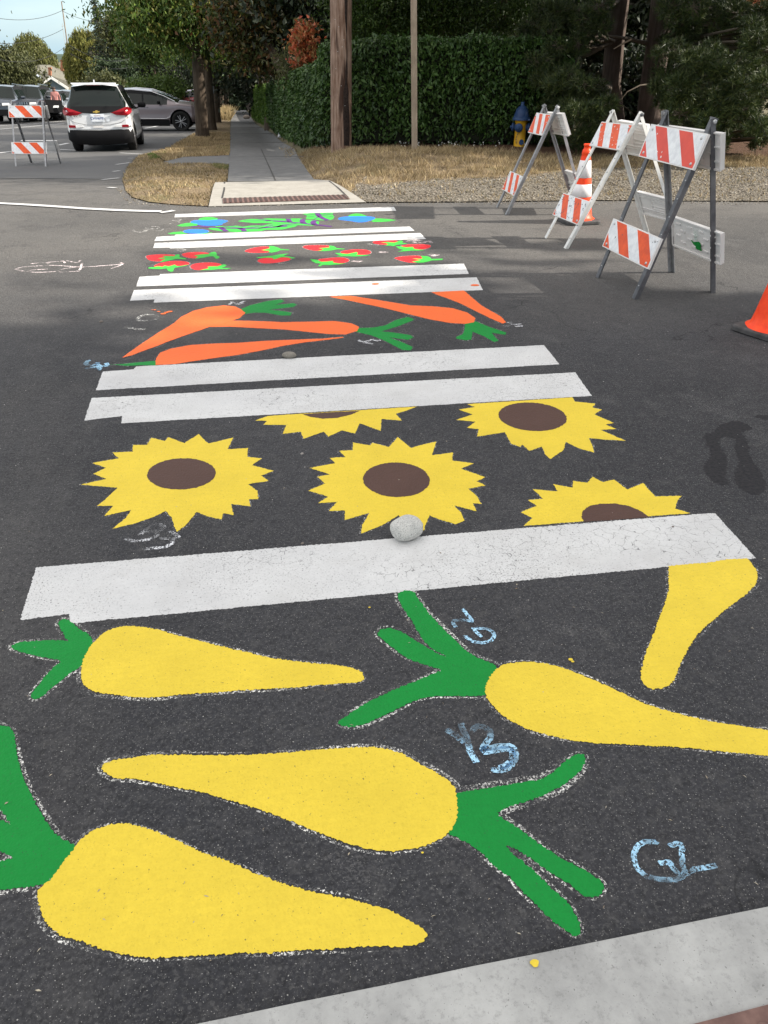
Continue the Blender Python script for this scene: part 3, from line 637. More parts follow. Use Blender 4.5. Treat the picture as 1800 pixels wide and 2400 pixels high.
painting('painted_carrot', 'yellow painted carrot in the bottom left corner with leaves running off the left edge', 'street painting', [
 ('leaves', 'green', c_([(-90,-40),(-20,-5),(50,12),(65,50),(75,120),(90,200),(120,280),(160,350),(200,410),(230,460),(280,500),(330,518),(330,600),(240,690),(200,685),(130,700),(50,710),(0,716),(-80,714),(-170,700),(-190,640),(-80,600),(0,588),(70,570),(0,545),(-100,510),(-170,450),(-190,400),(-120,370),(0,405),(60,440),(0,365),(-60,250),(-110,80)]), 1, 0),
 ('root', 'yellow', c_([(165,750),(160,720),(180,695),(230,660),(270,600),(310,545),(350,490),(400,455),(450,435),(520,426),(590,432),(660,455),(730,480),(810,520),(880,555),(960,580),(1050,615),(1150,660),(1250,695),(1350,718),(1450,742),(1550,760),(1620,785)])+d_([(0,700),(60,725),(110,755),(150,775),(187,805),(182,835),(150,855),(100,860),(40,868)])+c_([(1659,955),(1560,960),(1450,965),(1350,970),(1230,980),(1100,985),(1000,988),(880,998),(760,1002),(640,1010),(560,998),(490,978),(420,960),(340,930),(260,910),(210,870),(180,830)]), 1, 1)], 'yellow carrots painted on the road', CH)
painting('painted_carrot', 'leafless yellow painted carrot below the right end of the nearest stripe, tip pointing down', 'street painting', [
 ('root', 'yellow', e_([(1015,407),(1250,385),(1420,362),(1520,357),(1550,385),(1585,430),(1594,480),(1575,530),(1520,585),(1450,640),(1370,700),(1300,760),(1240,810),(1180,880),(1140,950),(1100,1020),(1080,1070),(1060,1130),(1020,1175),(970,1202),(910,1208),(865,1187),(833,1140),(835,1090),(855,1020),(880,940),(910,860),(945,770),(970,700),(1000,620),(1018,550),(1013,480)]), 0, 1)], 'yellow carrots painted on the road', ('chalk_thin', [(.005, .014)], ('root',)))
# --- sunflowers
def ell(cx, cy, rx, ry, rot=0, n=28):
    c, s = math.cos(rot), math.sin(rot); return [(cx+rx*math.cos(t)*c-ry*math.sin(t)*s, cy+rx*math.cos(t)*s+ry*math.sin(t)*c) for t in [2*math.pi*i/n for i in range(n)]]
f_ = lambda p: C(150, 900, 2.0738, p); g_ = lambda p: C(700, 900, 1.7463, p)
SG = 'sunflowers painted on the road'
SC = ('chalk_thin', [(.004, .010)], ('petals',))
painting('painted_sunflower', 'whole painted sunflower on the left above the chalk letters B3', 'street painting', [
 ('petals', 'yellow', f_([(78,490),(205,462),(143,437),(205,408),(138,385),(265,362),(235,333),(335,330),(335,297),(405,297),(425,261),(490,278),(505,259),(585,288),(655,244),(700,290),(765,275),(824,260),(795,318),(895,312),(890,355),(963,362),(915,395),(1019,423),(958,446),(995,472),(895,487),(940,520),(945,560),(900,562),(907,596),(812,583),(826,638),(775,630),(765,659),(700,645),(645,622),(600,680),(550,720),(535,690),(525,650),(495,617),(440,645),(340,680),(235,705),(300,650),(328,612),(250,630),(195,643),(240,592),(160,594),(210,555),(262,505)]), 0, 0),
 ('flower_centre', 'brown', f_(ell(571, 438, 168, 76, -.04)), 0, 1)], SG, SC, .003)
painting('painted_sunflower', 'whole painted sunflower in the middle whose lowest petals touch the big grey rock', 'street painting', [
 ('petals', 'yellow', g_([(40,437),(108,408),(76,380),(130,371),(45,344),(150,325),(126,303),(192,300),(165,274),(222,271),(223,240),(292,252),(300,240),(370,259),(405,217),(460,262),(510,248),(565,235),(545,292),(632,281),(628,314),(718,325),(665,347),(764,382),(728,399),(766,416),(693,429),(730,460),(749,492),(712,488),(728,522),(632,497),(665,525),(677,560),(645,575),(590,560),(535,538),(512,600),(470,600),(430,560),(410,537),(340,580),(255,613),(258,580),(290,528),(188,557),(190,518),(123,520),(160,482),(77,489),(120,462)]), 0, 0),
 ('flower_centre', 'brown', g_(ell(400, 393, 137, 71, .03)), 0, 1)], SG, SC, .003)
painting('painted_sunflower', 'painted sunflower at upper right with its top cut off by the white stripe', 'street painting', [
 ('petals', 'yellow', g_([(690,83),(1120,55),(1130,72),(1215,81),(1203,97),(1241,105),(1210,125),(1291,160),(1255,166),(1302,185),(1235,188),(1339,233),(1250,228),(1187,222),(1202,250),(1209,281),(1150,265),(1092,238),(1085,270),(1030,308),(1010,290),(995,257),(945,274),(915,250),(905,258),(870,245),(855,220),(845,198),(730,216),(737,185),(688,180),(725,155),(646,147),(712,125),(655,105),(720,95)]), 0, 0),
 ('flower_centre', 'brown', g_(ell(957, 135, 141, 58, .07)), 0, 1)], SG, SC, .003)
painting('painted_sunflower', 'painted sunflower at lower right with its bottom half cut off by the nearest stripe', 'street painting', [
 ('petals', 'yellow', g_([(917,582),(1165,563),(1300,553),(1440,541),(1602,530),(1540,510),(1550,480),(1569,458),(1460,461),(1430,430),(1410,406),(1345,433),(1290,391),(1245,402),(1203,380),(1180,405),(1124,397),(1120,425),(1042,410),(1060,440),(958,431),(1000,470),(938,475),(975,500),(908,525),(957,549)]), 0, 0),
 ('flower_centre', 'brown', g_([(1168,565),(1157,545),(1163,520),(1190,500),(1235,491),(1290,490),(1350,499),(1400,520),(1436,546),(1300,556)]), 0, 1)], SG, SC, .003)
painting('painted_sunflower', 'painted sunflower at upper middle of which only the lower petals show below the stripe', 'street painting', [
 ('petals', 'yellow', f_([(990,156),(931,178),(985,180),(970,198),(1080,200),(1063,243),(1152,232),(1165,267),(1262,232),(1285,257),(1350,226),(1415,241),(1437,192),(1540,229),(1542,171),(1642,178),(1612,145),(1659,132),(1716,110),(1500,124),(1200,142)]), 0, 0),
 ('flower_centre', 'brown', f_([(1158,147),(1200,162),(1260,170),(1330,165),(1400,148),(1437,131),(1300,138)]), 0, 1)], SG, SC, .003)
# --- orange carrots
h_ = lambda p: C(200, 640, 1.508, p); i_ = lambda p: C(560, 440, 2.765, p)
OG = 'orange carrots painted on the road'; OC = ('chalk_thin', [(.005, .014)], ('root', 'leaves'))
painting('painted_carrot', 'orange painted carrot curving down to a tip at far left, leaves at its top right', 'street painting', [
 ('leaves', 'green', h_([(540,132),(580,115),(640,100),(690,93),(705,100),(672,113),(735,107),(748,112),(735,120),(648,130),(700,135),(730,140),(725,150),(690,150),(640,141),(600,140),(560,145)]), 0, 0),
 ('root', 'orange', h_([(130,300),(160,278),(200,250),(260,210),(310,180),(340,155),(380,135),(430,122),(490,115),(530,119),(550,129),(566,142),(545,160),(510,172),(480,184),(440,191),(400,205),(350,222),(300,240),(250,260),(200,278),(165,292)]), 0, 2)], OG, OC, .003)
painting('painted_carrot', 'orange painted carrot in the middle pointing left with wide forked leaves at its right end', 'street painting', [
 ('leaves', 'green', h_([(950,195),(1020,193),(1060,185),(1100,165),(1140,155),(1164,165),(1140,175),(1100,190),(1045,206),(1100,212),(1150,220),(1160,228),(1140,236),(1075,228),(1120,245),(1157,262),(1150,273),(1120,272),(1060,240),(1010,220),(955,208)]), 0, 0),
 ('root', 'orange', h_([(500,168),(600,170),(700,174),(800,172),(880,170),(940,178),(967,190),(962,205),(920,218),(860,216),(780,208),(700,200),(600,195),(510,190),(440,191)]), 0, 1)], OG, OC, .003)
painting('painted_carrot', 'lowest orange painted carrot touching the white stripe, one thin green leaf at left', 'street painting', [
 ('leaves', 'green', h_([(252,310),(200,315),(130,322),(85,324),(150,328),(200,326),(252,327)]), 0, 0),
 ('root', 'orange', h_([(248,326),(250,302),(265,282),(300,268),(370,255),(450,250),(540,247),(640,240),(740,236),(840,232),(910,226),(913,229),(860,236),(780,245),(700,258),(620,275),(540,290),(450,302),(380,312),(320,322)]), 0, 1)], OG, OC, .003)
painting('painted_carrot', 'long orange painted carrot at right starting under the stripe, leaves at lower right', 'street painting', [
 ('leaves', 'green', h_([(1345,165),(1385,173),(1430,192),(1488,210),(1485,219),(1435,211),(1460,240),(1445,244),(1405,222),(1368,207),(1365,235),(1345,238),(1311,232),(1312,226),(1335,215),(1342,190)]), 0, 0),
 ('root', 'orange', h_([(862,84),(938,81),(1000,90),(1080,103),(1150,115),(1230,118),(1300,125),(1350,140),(1379,160),(1372,175),(1340,180),(1290,177),(1220,165),(1140,145),(1060,125),(980,108),(920,95)]), 0, 1)], OG, OC, .003)
painting('painted_carrot', 'rightmost orange painted carrot, only its pointed lower half showing below the stripe', 'street painting', [
 ('root', 'orange', h_([(1222,68),(1338,62),(1370,90),(1400,115),(1440,138),(1470,155),(1487,175),(1475,179),(1430,160),(1380,135),(1330,110),(1280,90),(1245,78)]), 0, 1)], OG, OC, .003)
# --- strawberries
s1 = lambda p: C(330, 560, 5.352, p); s2 = lambda p: C(560, 550, 5.184, p); s3 = lambda p: C(830, 550, 7.213, p)
SB = 'strawberries painted on the road'
def berry(label, fn, red, green): painting('painted_strawberry', label, 'street painting', [('fruit', 'red', fn(red), 1, 0), ('leaves', 'bgreen', fn(green), 0, 1)], SB, ('chalk', [(.003, .012)], ('fruit',)), .002)
berry('leftmost painted strawberry in the upper row, tip pointing left', s1, [(60,215),(120,202),(220,193),(330,193),(430,200),(440,215),(400,240),(330,268),(260,283),(170,282),(110,270),(75,245)], [(215,245),(310,232),(270,215),(420,218),(440,198),(480,195),(490,215),(480,228),(530,240),(577,250),(560,258),(500,252),(440,250),(380,268),(300,285),(245,291),(270,270),(310,250),(260,252)])
berry('second painted strawberry from the left in the upper row, below the small chalk rings', s1, [(510,190),(560,175),(650,165),(780,165),(860,178),(850,200),(780,230),(700,245),(620,242),(560,230),(525,212)], [(665,210),(760,195),(850,190),(880,170),(930,163),(957,185),(950,205),(987,225),(985,240),(950,252),(930,240),(910,220),(860,220),(800,235),(730,245),(680,250),(720,225)])
berry('leftmost painted strawberry in the lower row, its leaves all along the bottom', s1, [(155,345),(200,315),(300,290),(400,275),(500,275),(590,290),(615,305),(600,325),(500,335),(400,345),(300,350),(200,355)], [(95,360),(160,355),(200,345),(240,345),(270,352),(300,335),(350,345),(385,335),(430,322),(450,340),(480,345),(540,335),(600,322),(560,340),(480,355),(420,365),(405,408),(370,412),(340,397),(325,372),(250,380),(150,378),(100,372)])
berry('second painted strawberry from the left in the lower row, stalk pointing right', s1, [(618,345),(650,318),(740,300),(850,293),(950,300),(1020,320),(1010,345),(930,365),(840,380),(750,392),(680,390),(640,372)], [(835,350),(870,345),(960,345),(1010,330),(1040,318),(1077,330),(1060,350),(1010,365),(1080,367),(1142,368),(1080,379),(980,379),(900,389),(800,393),(740,394),(800,380),(850,370)])
berry('painted strawberry left of centre in the upper row with its stalk pointing right', s2, [(60,200),(120,175),(200,155),(290,145),(370,148),(380,180),(370,215),(280,220),(180,222),(110,215)], [(275,188),(340,175),(375,165),(365,137),(420,141),(480,160),(505,175),(610,182),(610,190),(500,190),(470,205),(400,219),(362,216),(370,200),(320,198)])
berry('painted strawberry left of centre in the lower row with leaves on top of it', s2, [(220,318),(260,290),(350,280),(480,278),(590,278),(635,292),(620,310),(560,325),(480,340),(380,350),(290,350),(240,335)], [(205,278),(300,268),(400,258),(500,240),(610,231),(560,250),(540,262),(620,270),(690,285),(650,292),(580,277),(520,274),(470,290),(420,302),(410,285),(330,281),(240,286)])
berry('painted strawberry right of centre in the upper row with its tip pointing left', s2, [(765,148),(820,130),(920,127),(1040,128),(1100,135),(1095,160),(1050,190),(960,195),(880,190),(810,170)], [(965,165),(1050,160),(1100,155),(1095,132),(1150,140),(1190,165),(1285,173),(1285,179),(1190,180),(1130,192),(1050,201),(950,201),(1000,190),(1030,178)])
berry('painted strawberry in the middle of the right half, leaves below and left of it', s2, [(1220,218),(1270,195),(1370,182),(1480,178),(1570,188),(1615,212),(1590,235),(1500,245),(1400,245),(1300,240)], [(1165,223),(1230,226),(1320,235),(1390,220),(1430,211),(1447,225),(1430,245),(1500,250),(1605,248),(1530,259),(1420,267),(1300,263),(1180,267),(1250,252),(1200,243)])
berry('painted strawberry in the lower row right of centre with a forked leaf at lower left', s2, [(950,300),(1050,288),(1150,280),(1250,278),(1320,290),(1345,315),(1310,335),(1240,350),(1150,355),(1050,345),(990,325)], [(865,299),(940,305),(1000,330),(1060,328),(1140,318),(1150,340),(1220,350),(1305,350),(1200,366),(1100,371),(1020,369),(985,387),(958,382),(1000,355),(930,346),(890,325)])
berry('darkest painted strawberry at upper right, close under the white stripe', s3, [(302,130),(340,110),(430,100),(560,97),(680,97),(745,110),(720,140),(650,165),(560,172),(450,168),(350,155)], [(455,135),(560,125),(680,135),(760,110),(800,100),(832,120),(800,140),(905,150),(810,164),(730,172),(660,198),(620,187),(520,187),(570,165),(540,145)])
berry('rightmost painted strawberry in the upper row beside the pink chalk scribble', s3, [(780,190),(880,172),(1000,162),(1150,160),(1260,170),(1305,190),(1280,220),(1200,245),(1080,250),(980,235),(860,215)], [(700,198),(800,203),(880,215),(1000,208),(1010,240),(1100,255),(1205,262),(1080,272),(960,272),(860,282),(735,290),(840,262),(760,240)])
berry('rightmost painted strawberry in the lower row with a long stalk pointing right', s3, [(665,397),(760,375),(880,362),(1050,355),(1130,362),(1160,400),(1120,440),(1080,475),(950,475),(850,458),(740,425)], [(980,402),(1130,410),(1160,400),(1125,360),(1230,366),(1285,385),(1305,412),(1400,412),(1500,408),(1490,430),(1310,438),(1250,457),(1180,472),(1080,477),(975,457),(1060,442),(1130,432),(1060,420)])
# --- blueberries and leafy branch
q1 = lambda p: C(380, 490, 5.53, p); q2 = lambda p: C(640, 480, 5.53, p)
BG = 'blueberries painted on the road'; BC = ('chalk', [(.003, .013)], ('berry',))
painting('painted_blueberries', 'two overlapping painted blueberries at the left end of the farthest painted row', 'street painting', [
 ('leaf', 'bgreen', q1([(465,140),(490,118),(560,105),(640,105),(700,115),(730,130),(700,142),(600,150),(500,150)]), 1, 0), ('leaf', 'bgreen', q1([(190,216),(250,195),(330,180),(400,178),(470,190),(450,215),(360,222),(260,228)]), 0, 0),
 ('berry', 'blue', q1([(365,170),(400,150),(480,143),(600,148),(680,140),(780,138),(865,153),(830,172),(780,190),(720,190),(600,180),(450,190),(380,182)]), 1, 1), ('berry', 'blue', q1(ell(620, 195, 165, 24)), 0, 2)], BG, BC, .002)
painting('painted_blueberries', 'single painted blueberry at far left close above the white stripe, thin leaves under it', 'street painting', [
 ('leaf', 'bgreen', q1([(70,316),(150,300),(250,292),(290,310),(330,322),(200,328),(110,326)]), 0, 0), ('leaf', 'bgreen', q1([(440,322),(540,312),(640,305),(660,312),(560,322)]), 0, 0), ('berry', 'blue', q1(ell(440, 291, 165, 29)), 0, 1)], BG, BC, .002)
painting('painted_blueberries', 'painted blueberries at the right end of the farthest painting with a leaf pointing right', 'street painting', [
 ('leaf', 'bgreen', q2([(965,152),(1000,128),(1060,113),(1130,116),(1190,135),(1222,152),(1150,165),(1030,165)]), 1, 0), ('leaf', 'bgreen', q2([(1270,212),(1330,178),(1400,179),(1500,187),(1600,199),(1500,216),(1400,223),(1300,222)]), 0, 0),
 ('berry', 'blue', q2([(838,182),(870,162),(960,152),(1100,150),(1250,151),(1330,165),(1310,190),(1250,210),(1180,228),(1090,229),(1010,212),(920,202),(860,197)]), 1, 1)], BG, BC, .002)
top_l = q1([(978,158),(1060,140),(1160,129),(1260,131),(1380,122),(1500,125),(1600,127)])+q2([(250,178),(370,179),(400,195),(480,195),(560,203),(602,225),(590,250),(540,264),(500,272),(430,268),(330,264),(280,287),(200,302),(130,319),(60,325)])
low_l = q1([(1438,268),(1350,269),(1280,286),(1150,293),(1050,296),(960,298),(840,290),(760,285),(680,275),(620,262),(598,246),(700,243),(690,222),(820,225),(940,215),(1060,228),(1150,216),(1290,212),(1400,198),(1440,188),(1400,185),(1300,180),(1200,182),(1100,172),(1020,165)])
brt = painting('painted_branch', 'painted green leafy branch with purple veins in the middle of the farthest painting', 'street painting', [
 ('leaves', 'bgreen', top_l+low_l, 0, 0), ('leaves', 'bgreen', q2([(385,118),(480,108),(580,104),(700,102),(782,102),(770,130),(795,156),(775,187),(730,202),(620,202),(530,191),(425,180),(430,165),(440,145)]), 0, 0)], None, None, .002)
mb = MB()
def pl(fn, pts, wd): gstrip(resample([w2(*p) for p in fn(pts)], .03, False), wd, .0022, mb)
pl(q1, [(385,231),(500,228),(600,235),(760,245),(1000,252),(1270,248),(1400,240),(1490,232),(1620,222)], .045); pl(q1, [(760,245),(810,275),(840,290)], .05); pl(q1, [(1000,252),(1050,268),(1070,291)], .05)
pl(q1, [(1250,252),(1330,238),(1440,205)], .02); pl(q1, [(1340,151),(1410,151)], .05); pl(q1, [(1250,130),(1400,150),(1640,158)], .018); pl(q1, [(1060,153),(1340,151)], .012); pl(q1, [(700,243),(940,218)], .012); pl(q1, [(830,247),(1050,230)], .012); pl(q1, [(1100,250),(1330,210)], .012); pl(q1, [(1480,233),(1560,215)], .045)
pl(q2, [(195,184),(205,205),(222,225)], .05); pl(q2, [(392,188),(375,212),(400,240)], .055); pl(q2, [(545,205),(515,228),(540,258)], .055); pl(q2, [(0,212),(200,226),(370,240),(520,258),(650,270),(757,285)], .04); pl(q2, [(0,288),(60,283),(130,262),(300,243)], .022); pl(q2, [(100,270),(330,262)], .012)
pl(q2, [(570,110),(600,150),(650,180),(710,202)], .055); pl(q2, [(600,150),(530,190)], .014); pl(q2, [(590,140),(440,160)], .014); pl(q2, [(575,120),(420,135)], .014); pl(q2, [(600,125),(775,130)], .014); pl(q2, [(620,140),(785,155)], .014); pl(q2, [(650,115),(780,118)], .012)
mb.build('stem', M['purple'], brt)
# --- chalk writing
def chalk(label, mk, strokes, wd, cat='chalk drawing', group=None):
    mb = MB()
    for s_ in strokes:
        q = resample([w2(*p) for p in smooth_pts(s_, False, 2)], .015, False); q = [(x+rng.uniform(-1, 1)*wd*.12, y+rng.uniform(-1, 1)*wd*.12) for x, y in q]
        if len(q) > 1: gstrip(q, wd, .0026, mb)
    o = mb.build('chalk_writing', M[mk]); return tag(o, label, cat, group)
chalk('faint blue chalk letters G2 written sideways right of the tallest green leaf', 'chalk_blue', [b_([(793,210),(825,250),(855,283),(800,270),(745,272),(735,290),(755,312)]), b_([(850,315),(870,340),(895,366)]), b_([(805,358),(838,390),(890,400),(940,392),(970,368),(962,335),(920,318),(870,318)])], .012)
chalk('bold blue chalk Y3 in the middle above the forked green leaves', 'chalk_blue', [b_([(705,883),(750,912),(800,948)]), b_([(780,848),(805,900),(822,960),(840,1010),(870,1066)]), b_([(845,885),(880,855),(925,868),(952,900),(945,935),(912,965),(900,1000)]), b_([(900,990),(960,975),(1070,970),(1090,1010),(1080,1060),(1030,1100),(985,1110),(958,1095)]), b_([(910,1005),(1000,990),(1062,985),(1075,1030),(1050,1070),(1000,1095)])], .017)
chalk('blue chalk letters G2 at lower right near the concrete edge', 'chalk_blue', [d_([(1178,415),(1120,412),(1090,435),(1075,475),(1085,520),(1120,555),(1170,575),(1230,580),(1275,574),(1268,545),(1240,522),(1240,500),(1188,505)]), d_([(1235,432),(1272,416),(1290,440),(1285,480),(1290,520),(1298,550)]), d_([(1275,574),(1300,552),(1350,530),(1435,516)])], .012)
k1 = lambda p: C(0, 1150, 2.765, p)
chalk('white chalk letters B3 below the left sunflower', 'chalk_w', [k1([(905,292),(960,245),(1010,213),(1060,230),(1062,252),(1010,265),(958,268)]), k1([(1010,265),(1028,287),(985,315),(920,328),(860,330),(815,313)]), k1([(1098,268),(1160,295),(1150,312),(1100,315),(1040,312)]), k1([(1100,315),(1127,335),(1090,365),(1020,375),(932,382)])], .017)
k2 = lambda p: C(0, 600, 3.95, p)
chalk('long white chalk doodle of loops with an arrow pointing right, at far left', 'chalk_pink', [k2([(145,125),(200,105),(300,97),(400,93),(480,88),(560,92),(640,98),(740,105)]), k2([(145,125),(200,140),(260,148),(330,155),(430,153),(520,145)]), k2([(440,125),(300,130),(250,148)]), k2([(740,102),(620,116),(560,128),(540,142),(560,152),(650,148),(740,142)]), k2([(760,70),(750,100),(738,132)]), k2([(765,105),(900,97),(1060,85),(1150,72)]), k2([(1090,60),(1150,72),(1090,100),(1020,120)]), k2([(285,75),(350,68),(440,62),(447,80)]), k2([(440,62),(520,55),(600,48),(598,70)]), k2([(615,45),(660,55),(715,68),(745,42)])], .019)
chalk('white chalk ring left of the curved orange carrot', 'chalk', [k2([(1270,592),(1290,565),(1340,546),(1420,544),(1460,563),(1448,588),(1390,603),(1300,605),(1268,590)])], .026)
chalk('short white chalk stroke just below and left of the chalk ring', 'chalk', [k2([(1122,672),(1155,660),(1230,675),(1340,684)])], .026)
chalk('pale blue chalk squiggle at the leaf tip of the lowest orange carrot', 'chalk_blue', [k2([(820,970),(790,1000),(810,1015),(870,1015),(915,990),(890,1000),(930,1025),(980,1025),(1000,1010),(983,995)]), k2([(800,1048),(850,1035),(900,1030),(930,1045),(915,1056)])], .024)
chalk('small white chalk squiggle above the top leaf of the curved orange carrot', 'chalk_w', [h_([(508,112),(525,105),(540,114),(552,105),(562,100)]), h_([(515,103),(535,110),(560,108)])], .02)
chalk('white chalk squiggle below the leaves of the middle orange carrot', 'chalk_w', [h_([(965,238),(980,246),(1005,240),(1015,235),(1030,242),(1042,238)]), h_([(985,250),(1000,247),(1012,252)])], .02)
chalk('white chalk squiggle at the tip of the rightmost orange carrot', 'chalk_w', [h_([(1478,186),(1495,190),(1508,174),(1490,176),(1512,184),(1540,180)]), h_([(1520,190),(1545,188)])], .02)
j_ = lambda p: C(0, 440, 2.765, p)
chalk('white chalk curves left of the painted blueberries', 'chalk', [j_([(862,275),(872,288),(930,290),(965,272),(935,262),(990,252),(1030,255),(1032,266),(965,276),(1050,282),(1055,268)]), j_([(930,280),(1000,262)])], .022)
chalk('tiny white chalk letters just above the left painted blueberries', 'chalk', [j_([(1098,236),(1120,228)]), j_([(1118,212),(1150,222),(1180,205),(1150,206)]), j_([(1135,215),(1165,225)])], .02)
chalk('two small white chalk rings above the second strawberry', 'chalk', [s1([(455,135),(500,125),(560,130),(545,155),(490,160),(455,150),(465,138)]), s1([(425,165),(455,150)]), s1([(500,140),(540,140)])], .018)
chalk('pink chalk scribble at upper right end of the strawberries', 'chalk_pink', [s3([(905,115),(950,98),(1060,95),(1170,95)]), s3([(980,130),(1010,118),(1050,135),(985,135)]), s3([(1085,120),(1130,100),(1170,130),(1200,100),(1240,135),(1270,105),(1300,130)]), s3([(1100,135),(1180,140),(1250,120),(1330,145)]), s3([(1110,110),(1200,125),(1290,115)])], .025)
for lb, st in (('short white chalk dash left under the darkest strawberry', [s3([(235,158),(320,172),(430,183)])]), ('small pink chalk scribble between the middle and right strawberries', [s3([(420,300),(500,295),(570,305)]), s3([(430,308),(510,310),(560,300)])]),
               ('small pink chalk scribble above the stalk of the lower right strawberry', [s3([(1250,348),(1310,330),(1370,335),(1300,355),(1340,368),(1430,345)]), s3([(1270,355),(1380,350)])]), ('pink chalk scribble right of the forked leaf strawberry', [s2([(1370,330),(1420,318),(1400,335),(1460,320),(1430,340),(1500,320)])]), ('pale chalk scribble at lower right of the strawberry left of centre', [s2([(480,355),(540,340),(520,355),(605,345)])])):
    chalk(lb, 'chalk_pink' if 'pink' in lb else 'chalk', st, .022)
# --- street markings
def mark(label, pts, wd, m_='white_line'):
    mb = gstrip(resample([w2(*p) for p in pts], .5, False), wd, .009); o = mb.build('road_line', M[m_]); return tag(o, label, 'road marking')
mark('long white line running in from the left edge to the kerb corner', [(-60, 474.5), (0, 478), (60, 481), (130, 485.5), (200, 490.5), (280, 494.5), (345, 496.5), (378, 497)], .09)
mark('short bright dash at the right end of the long white line', [(376, 500), (392, 498), (408, 495)], .07)
for i, (p, q) in enumerate([((300, 371.8), (312, 371.2)), ((272, 386.5), (305, 382)), ((265, 403), (281, 401)), ((239, 422.5), (279, 418.5)), ((253, 440.5), (272, 442))]):
    mark(['tiny white survey dash farthest up the kerb curve', 'thin white survey dash second from the far end of the kerb curve', 'tiny white survey mark third along the kerb curve', 'longest white survey dash by the kerb curve', 'white survey squiggle nearest the corner of the dry grass'][i], [p, q], .06)
mark('thin white line across the street behind the white hatchback', [(138, 350.5), (200, 354), (270, 358), (335, 362)], .10)
mark('white line left of the small barricade', [(-20, 361), (0, 358.5), (28, 355.5)], .14); mark('short white line between the small barricade and the hatchback', [(136, 341), (160, 336)], .15)
mark('upper white parking lane line in front of the parked cars', [(-10, 295.5), (80, 290), (150, 284)], .14); mark('lower white parking lane line in front of the parked cars', [(-10, 304), (60, 298), (150, 290)], .14)
mark('white line beside the right front tyre of the taupe car', [(340, 301), (375, 295)], .16)
mark('faded white hatch marks under the small barricade', [(50, 387), (90, 380), (135, 373)], .25, 'chalk_thin')
# oil / water stain
wet = simple_noise_mat('damp_asphalt', (.020, .020, .023), (.034, .033, .035), 70, .9, .5, .15)
k3 = lambda p: C(1450, 900, 4.74, p)
st = flat_mesh(ground_poly(k3([(930,560),(1050,540),(1130,460),(1200,420),(1290,405),(1400,430),(1485,490),(1440,510),(1350,540),(1400,580),(1450,660),(1430,760),(1500,860),(1560,960),(1620,1080),(1650,1150),(1560,1250),(1400,1200),(1300,1100),(1280,1000),(1330,900),(1300,760),(1290,680),(1310,620),(1220,590),(1130,600),(1100,640),(1150,720),(1190,820),(1200,900),(1180,1000),(1250,1120),(1100,1130),(960,1000),(950,900),(1020,800),(990,660)]), 1, .012, .012), .0003)
tag(st.build('damp_stain', wet), 'dark damp stain shaped like two legs above the right end of the nearest stripe', 'stain')
st = flat_mesh(ground_poly(k3([(1500,350),(1600,345),(1720,350),(1800,380),(1700,410),(1560,385)]), 1, .012, .012), .0003)
tag(st.build('damp_stain', wet), 'small dark damp patch at the right edge of the picture above the leg shaped stain', 'stain')
# paint specks
sm = MB()
for px, py, r in ((1337, 1547, .007), (1342, 1552, .005), (866, 1425, .004), (990, 2000, .003), (348, 1040, .006)):
    p = W(px, py); sm.add([(p.x+math.cos(t)*r, p.y+math.sin(t)*r*.8, .003) for t in [i*.9 for i in range(7)]], [tuple(range(7))])
tag(sm.build('paint_splatter', M['yellow'], origin=(0, 0, 0)), kind='stuff')
sm = MB()
for px, py, r in ((363, 727, .010), (372, 731, .012), (383, 736, .02), (390, 733, .015), (398, 731, .02), (1113, 669, .035), (880, 666, .03), (357, 727, .006)):
    p = W(px, py); sm.add([(p.x+math.cos(t)*r, p.y+math.sin(t)*r*.7, .003) for t in [i*.9 for i in range(7)]], [tuple(range(7))])
tag(sm.build('paint_splatter', M['orange'], origin=(0, 0, 0)), kind='stuff')
# ================================================================== STREET OBJECTS
def rock(name, label, px, py, wpx, seed, sq=(1, .85, .72), cols=None, rot=0.4, top=None):
    p = W(px, py); m_ = wpx*((p-Vector((0, 0, CAMH))).dot(CF)/FPX)/2
    bm = bmesh.new(); bmesh.ops.create_icosphere(bm, subdivisions=4, radius=1)
    for v in bm.verts:
        n_ = v.co.copy(); k = 1+.10*mnoise.noise(n_*1.3+Vector((seed, 0, 0)))+.03*mnoise.noise(n_*4+Vector((seed, 0, 0)))
        v.co = Vector((n_.x*sq[0], n_.y*sq[1], n_.z*sq[2]))*k*m_; 
    mb = MB(); Rm = Matrix.Rotation(rot, 4, 'Z') @ Matrix.Rotation(.12, 4, 'X'); zz = min((Rm @ v.co).z for v in bm.verts)
    mb.add([Rm @ v.co+Vector((p.x, p.y, p.z-zz-.003)) for v in bm.verts], [[v.index for v in f.verts] for f in bm.faces], 0, True); bm.free()
    m = mat(name+'_granite', cols[0], .8, spec=.3); n = NT(m)
    c = n.mix(n.rng(n.noise(25*0.06/m_, 3), .3, .7), cols[0], cols[1]); c = n.mix(n.rng(n.noise(300*0.06/m_, 2, .7), .56, .62), c, cols[2]); c = n.mix(n.rng(n.noise(240*.06/m_, 2, .6), .62, .66), c, cols[3]); n.color(c); n.bump(n.noise(200, 3), .4, .004)
    return tag(mb.build(name, m), label, 'rock')
rock('rock', 'rounded speckled grey rock lying on the nearest white stripe under the middle sunflower', 953, 1258, 82, 3.1, (1, .80, .66), [(.44, .44, .42), (.54, .53, .50), (.18, .18, .17), (.70, .69, .66)])
rock('rock', 'small flat grey brown stone between the lowest orange carrot and the stripe', 678, 838, 34, 8.3, (1, .6, .42), [(.17, .155, .13), (.24, .22, .19), (.10, .09, .08), (.30, .28, .25)], rot=-.2)
